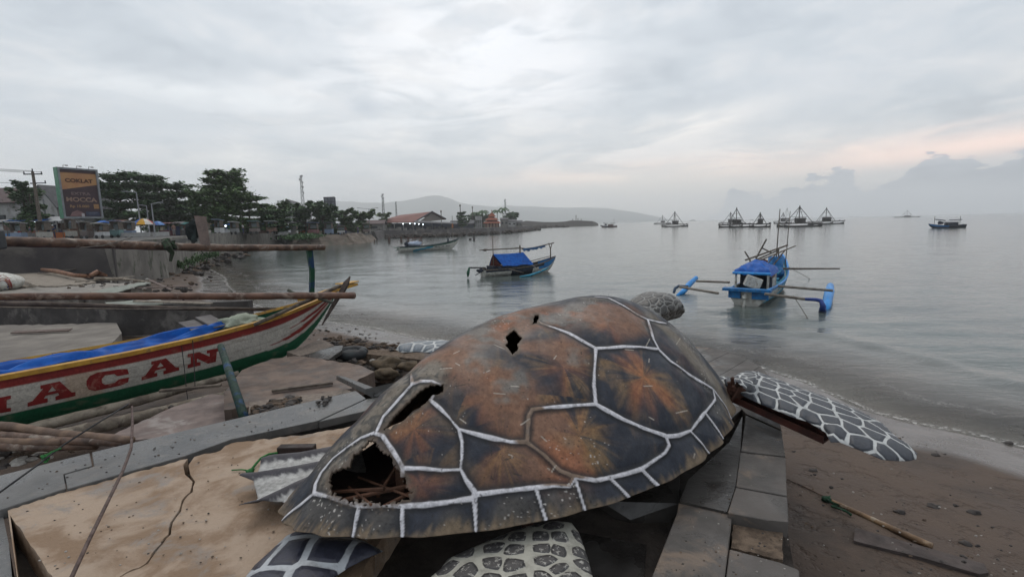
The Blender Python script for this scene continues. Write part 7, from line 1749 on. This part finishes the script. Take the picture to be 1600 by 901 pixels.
person(272, 64, 'stand', 'brown', 'grey', 'person in brown shirt by the maroon stall', None, .8)
person(380, 74, 'walk', 'white', 'navy', 'person in white shirt walking right of the sagging blue tarp', None, 1.5)
person(540, 96, 'stand', 'maroon', 'navy', 'person in maroon shirt on the stone revetment', None, 0)
person(559, 96, 'stand', 'navy', 'navy', 'person in navy clothes near the corner of the revetment', None, .5)
# ---------------------------------------------------------------- near beach on the left
M_BLOCK = mat('block_wall', (.085, .078, .074), (.05, .046, .045), scale=2.2, rough=.9, bump=.5, bscale=12, c3=(.15, .14, .13), s3=.8)
def lowwall(pxs, zt, h, th, label, m=M_BLOCK, name='low_wall'):
    q = MB(); P_ = [G(a, b_, zt) for a, b_ in pxs]
    rings = [[p, p + Vector((0, th, 0)), p + Vector((0, th, -h)), p - Vector((0, 0, h))] for p in P_]; q.loft(rings, closed=True, cap=True)
    return tag(bevel(q.build(name, m), .01), label, 'wall')
lowwall([(-90, 404), (60, 400), (111, 397)], 1.75, 1.2, .18, 'low dark block wall with pale coping at the upper left of the beach')
lowwall([(-90, 476), (180, 478), (388, 470)], 1.35, .8, .22, 'long low dark wall directly behind the striped boat')
px_slab('concrete_slab', [(-60, 510), (182, 504), (190, 520), (150, 560), (-60, 590)], .96, .2, mat('beach_concrete', (.21, .19, .165), (.14, .125, .11), scale=1.5, rough=.9, bump=.4), 'pale flat concrete slab on the beach behind the striped boat', 'slab')
px_slab('concrete_slab', [(-60, 452), (40, 446), (228, 441), (236, 444), (150, 456), (-60, 470)], 1.25, .5, mat('pale_slab', (.26, .24, .21), (.18, .165, .15), scale=2, rough=.9, bump=.3), 'long pale broken slab with dark edge above the reddish pole', 'slab')
px_slab('deck_planks', [(-60, 425), (40, 418), (90, 424), (150, 440), (120, 445), (-60, 450)], 1.3, .08, mat('pale_planks', (.27, .235, .19), (.17, .145, .12), scale=4, rough=.9, bump=.5, stretch=(4, .6, 1)), 'fan of pale worn planks beside the small round bowed boat', 'planks')
q = MB(); q.tube([G(66, 421, 1.5), G(90, 424, 1.5), G(115, 430, 1.48), G(140, 431, 1.5), G(152, 426, 1.5), G(166, 430, 1.42)], [.08, .11, .09, .09, .13, .05], 8, .2)
tag(q.build('driftwood_log', mat('orange_log', (.26, .14, .085), (.17, .09, .06), scale=4, rough=.8, bump=.5), smooth=True), 'twisted orange brown driftwood log lying on the planks', 'log')
q = MB(); q.tube([G(148, 436, 1.35), G(190, 436, 1.3), G(236, 441, 1.2)], [.09, .08, .04], 5); tag(q.build('timber', mat('pale_spar', (.27, .235, .185))), 'pale squared timber lying right of the driftwood log', 'timber')
q = MB(); q.tube([G(115, 404, 1.5), G(150, 404, 1.4), G(166, 415, 1.2)], .07, 5); tag(q.build('timber', M_WOODG), 'bent grey timber lying at the foot of the seawall', 'timber')
px_slab('loose_board', [(140, 456), (216, 441), (236, 441), (175, 458)], 1.3, .03, mat('pale_green_board', (.24, .26, .22), (.18, .19, .17), scale=3), 'pale board slanting down from the long pale slab', 'board')
px_slab('loose_board', [(164, 472), (250, 467), (255, 474), (170, 478)], 1.38, .03, mat('pale_green_board', (.24, .26, .22)), 'pale green board lying on the long low wall', 'board')
sb_ = thing('small_boat', 'rounded white bow with red and blue ring at the far left edge of the beach', 'boat', G(-5, 455, 1.2), .1)
q = MB(); q.blob(G(-20, 443, 1.5), (1.1, .9, .42), 24, 16, .02); q.build('hull', M_WHITE, sb_, smooth=True)
c0 = G(-14, 438, 1.5); SBV = BVHTree.FromPolygons([tuple(v) for v in q.v], q.f)
def decal(rx_, ry_, cy, m, off, r_in=0.0, hole=False):
    q = MB(); P_ = []; n_ = 28
    for rad_ in (1.0, r_in):
        for i in range(n_ + 1):
            a = (math.pi if not hole else 2 * math.pi) * i / n_; x = (4 if not hole else 4) + math.cos(a) * rx_ * rad_; y = cy - math.sin(a) * ry_ * rad_
            h = SBV.ray_cast(CP, ray(x, y).normalized())[0]
            P_.append((h - ray(x, y) * off) if h is not None else D(x, y, 8.0))
    q.add(P_, [(i, i + 1, n_ + 2 + i, n_ + 1 + i) for i in range(n_)]); q.build('painted_ring', m, sb_)
decal(16, 22, 452, M_RED, .004, .80); decal(12.5, 17.5, 452, mat('ring_brown', (.22, .10, .07)), .004, .78); decal(10, 13, 452, mat('navy_paint', (.02, .05, .22)), .004, 0.0)
decal(4.2, 4.2, 448, M_WHITE, .006, .5, True)
# stacked bamboo at lower left
bp_ = [((-40, 662), (205, 688), .046, .036), ((-40, 680), (200, 692), .042, .034), ((-40, 690), (100, 690), .04, .04), ((-40, 700), (150, 696), .04, .034), ((-30, 672), (90, 690), .04, .034)]
for i, (A, B_, r0, r1) in enumerate(bp_):
    q = MB(); bamboo(q, G(A[0], A[1], 1.35 - .03 * i), G(B_[0], B_[1], 1.40 - .03 * i), r0, r1, 8, .008)
    tag(q.build('bamboo_pole', M_BAMD if i % 2 else mat('bamboo_brown', (.19, .125, .085), (.10, .065, .048), scale=5, rough=.7, bump=.4), smooth=True), ['topmost brown bamboo pole of the pile at the lower left', 'second bamboo pole down in the lower left pile', 'short thick bamboo stub in the lower left pile', 'lowest dark bamboo pole against the grey paving band', 'bamboo pole crossing the lower left pile at an angle'][i], 'pole', 'bamboo pile by the paving band')
rubble('rubble', [(0, 690), (140, 700), (0, 735)], 50, 1.1, .02, .07, [M_RK2, M_RK1, M_RK3], 21, kind='stuff')
rubble('rubble', [(230, 432), (330, 405), (340, 430), (300, 470), (240, 470)], 60, .55, .04, .2, [M_RK1, M_RK2, M_RK2], 22, kind='stuff')
rubble('rubble', [(60, 425), (240, 430), (230, 455), (90, 450)], 60, 1.25, .03, .10, [M_RK1, M_RK2, M_RK3], 23, kind='stuff')
rubble('shore_rocks', [(265, 425), (300, 408), (370, 396), (395, 392), (395, 400), (330, 418), (310, 432)], 60, .15, .15, .45, [M_RK2, M_RK1], 24, kind='stuff')
rubble('beach_litter', [(250, 640), (390, 600), (400, 640), (300, 665)], 50, .95, .015, .05, [M_RK2, M_RK1, M_RK3], 25, kind='stuff')
px_slab('broken_slab', [(150, 690), (260, 640), (330, 615), (362, 618), (350, 640), (380, 652), (250, 685)], 1.0, .2, mat('pinkish_slab', (.24, .19, .17), (.15, .12, .11), scale=3, rough=.85, bump=.5, c3=(.30, .27, .25)), 'cracked pinkish slab under the outrigger floats beside the green prop post', 'slab')
for i, (a0, b0, a1, b1, z, w, l) in enumerate([(60, 428, 120, 419, 1.40, .10, 'weathered plank leaning below the left end of the low block wall'), (120, 440, 210, 431, 1.32, .09, 'weathered plank lying right of the driftwood log'), (178, 452, 300, 446, 1.2, .08, 'thin plank pointing to the water beyond the long low wall'),
    (10, 470, 150, 466, 1.42, .10, 'weathered plank lying on top of the long low wall at the left'), (210, 471, 330, 473, 1.42, .09, 'weathered plank lying on top of the long low wall at the right'), (20, 520, 110, 514, 1.0, .12, 'plank lying on the flat pale slab behind the striped boat'), (250, 612, 345, 600, 1.06, .07, 'narrow plank on the pinkish slab near the prop post'),
    (30, 436, 60, 446, 1.38, .09, 'short plank beside the small round bowed boat'), (230, 436, 268, 452, .95, .1, 'dark plank on the beach right of the pale slab'), (425, 612, 520, 596, 1.2, .06, 'thin broken lath lying on the largest brown slab')]):
    A, B_ = G(a0, b0, z), G(a1, b1, z + .03); dd = B_ - A; q = MB(); q.box((A + B_) / 2, (dd.length, w, .03), math.atan2(dd.y, dd.x), rx=.1 * (i % 3)); tag(q.build('loose_plank', [M_WOODG, mat('pale_planks', (.27, .235, .19)), mat('brown_board', (.16, .12, .105))][i % 3]), l, 'plank', 'loose planks on the left beach')
# vegetation tufts along the seawall foot
rnd = random.Random(8); V, F = leaves([((G(a, b_, .6).x, G(a, b_, .6).y, .9), (.5, .3, .3)) for a, b_ in ((296, 415), (305, 410), (315, 407), (325, 404), (280, 420), (335, 402))], 1500, .07, rnd, 1.2)
q = MB(); q.add(V, F); tag(q.build('weeds', M_LEAF[0]), kind='stuff')
V, F = leaves([((G(a, b_, 1.9).x, G(a, b_, 1.9).y + 1.5, 2.0), (2.5, .8, .35)) for a, b_ in ((455, 372), (470, 370), (480, 369))], 1200, .2, rnd, 1.2); q = MB(); q.add(V, F); tag(q.build('weeds', M_LEAF[0]), kind='stuff')
# wires close to the viewer
q = MB(); q.tube([G(-30, 790, ZP + .10), G(60, 725, ZP + .16), G(100, 694, ZP + .22), G(150, 662, ZP + .3), G(202, 630, ZP + .34)], .007, 6); tag(q.build('cable', M_BLK, smooth=True), 'thin black cable sloping across the lower left corner', 'cable')
q = MB(); q.blob(G(72, 714, ZP + .17), (.03, .02, .025), 8, 6, .5); q.tube([G(66, 718, ZP + .15), G(72, 712, ZP + .2), G(80, 706, ZP + .22), G(95, 700, ZP + .24)], .006, 5); tag(q.build('rope_tie', mat('bright_green_rope', (.04, .2, .05))), 'small knot of bright green cord tied on the black cable', 'rope')
q = MB(); q.tube([G(202, 631, ZP + .34), D(206, 634, 3.9), D(207, 660, 3.6), D(205, 700, 3.2), D(192, 735, 2.9), D(165, 790, 2.5), D(138, 845, 2.2), D(112, 901, 2.0), D(70, 990, 1.7)], [.006, .008] + [.0085] * 7, 8)
ss3 = q.build('bent_rod', mat('rusty_rod', (.11, .075, .065), (.06, .038, .033), scale=20, rough=.7), smooth=True); tag(ss3, 'thin brown bent rod arching from the boats down to the bottom edge', 'rod')
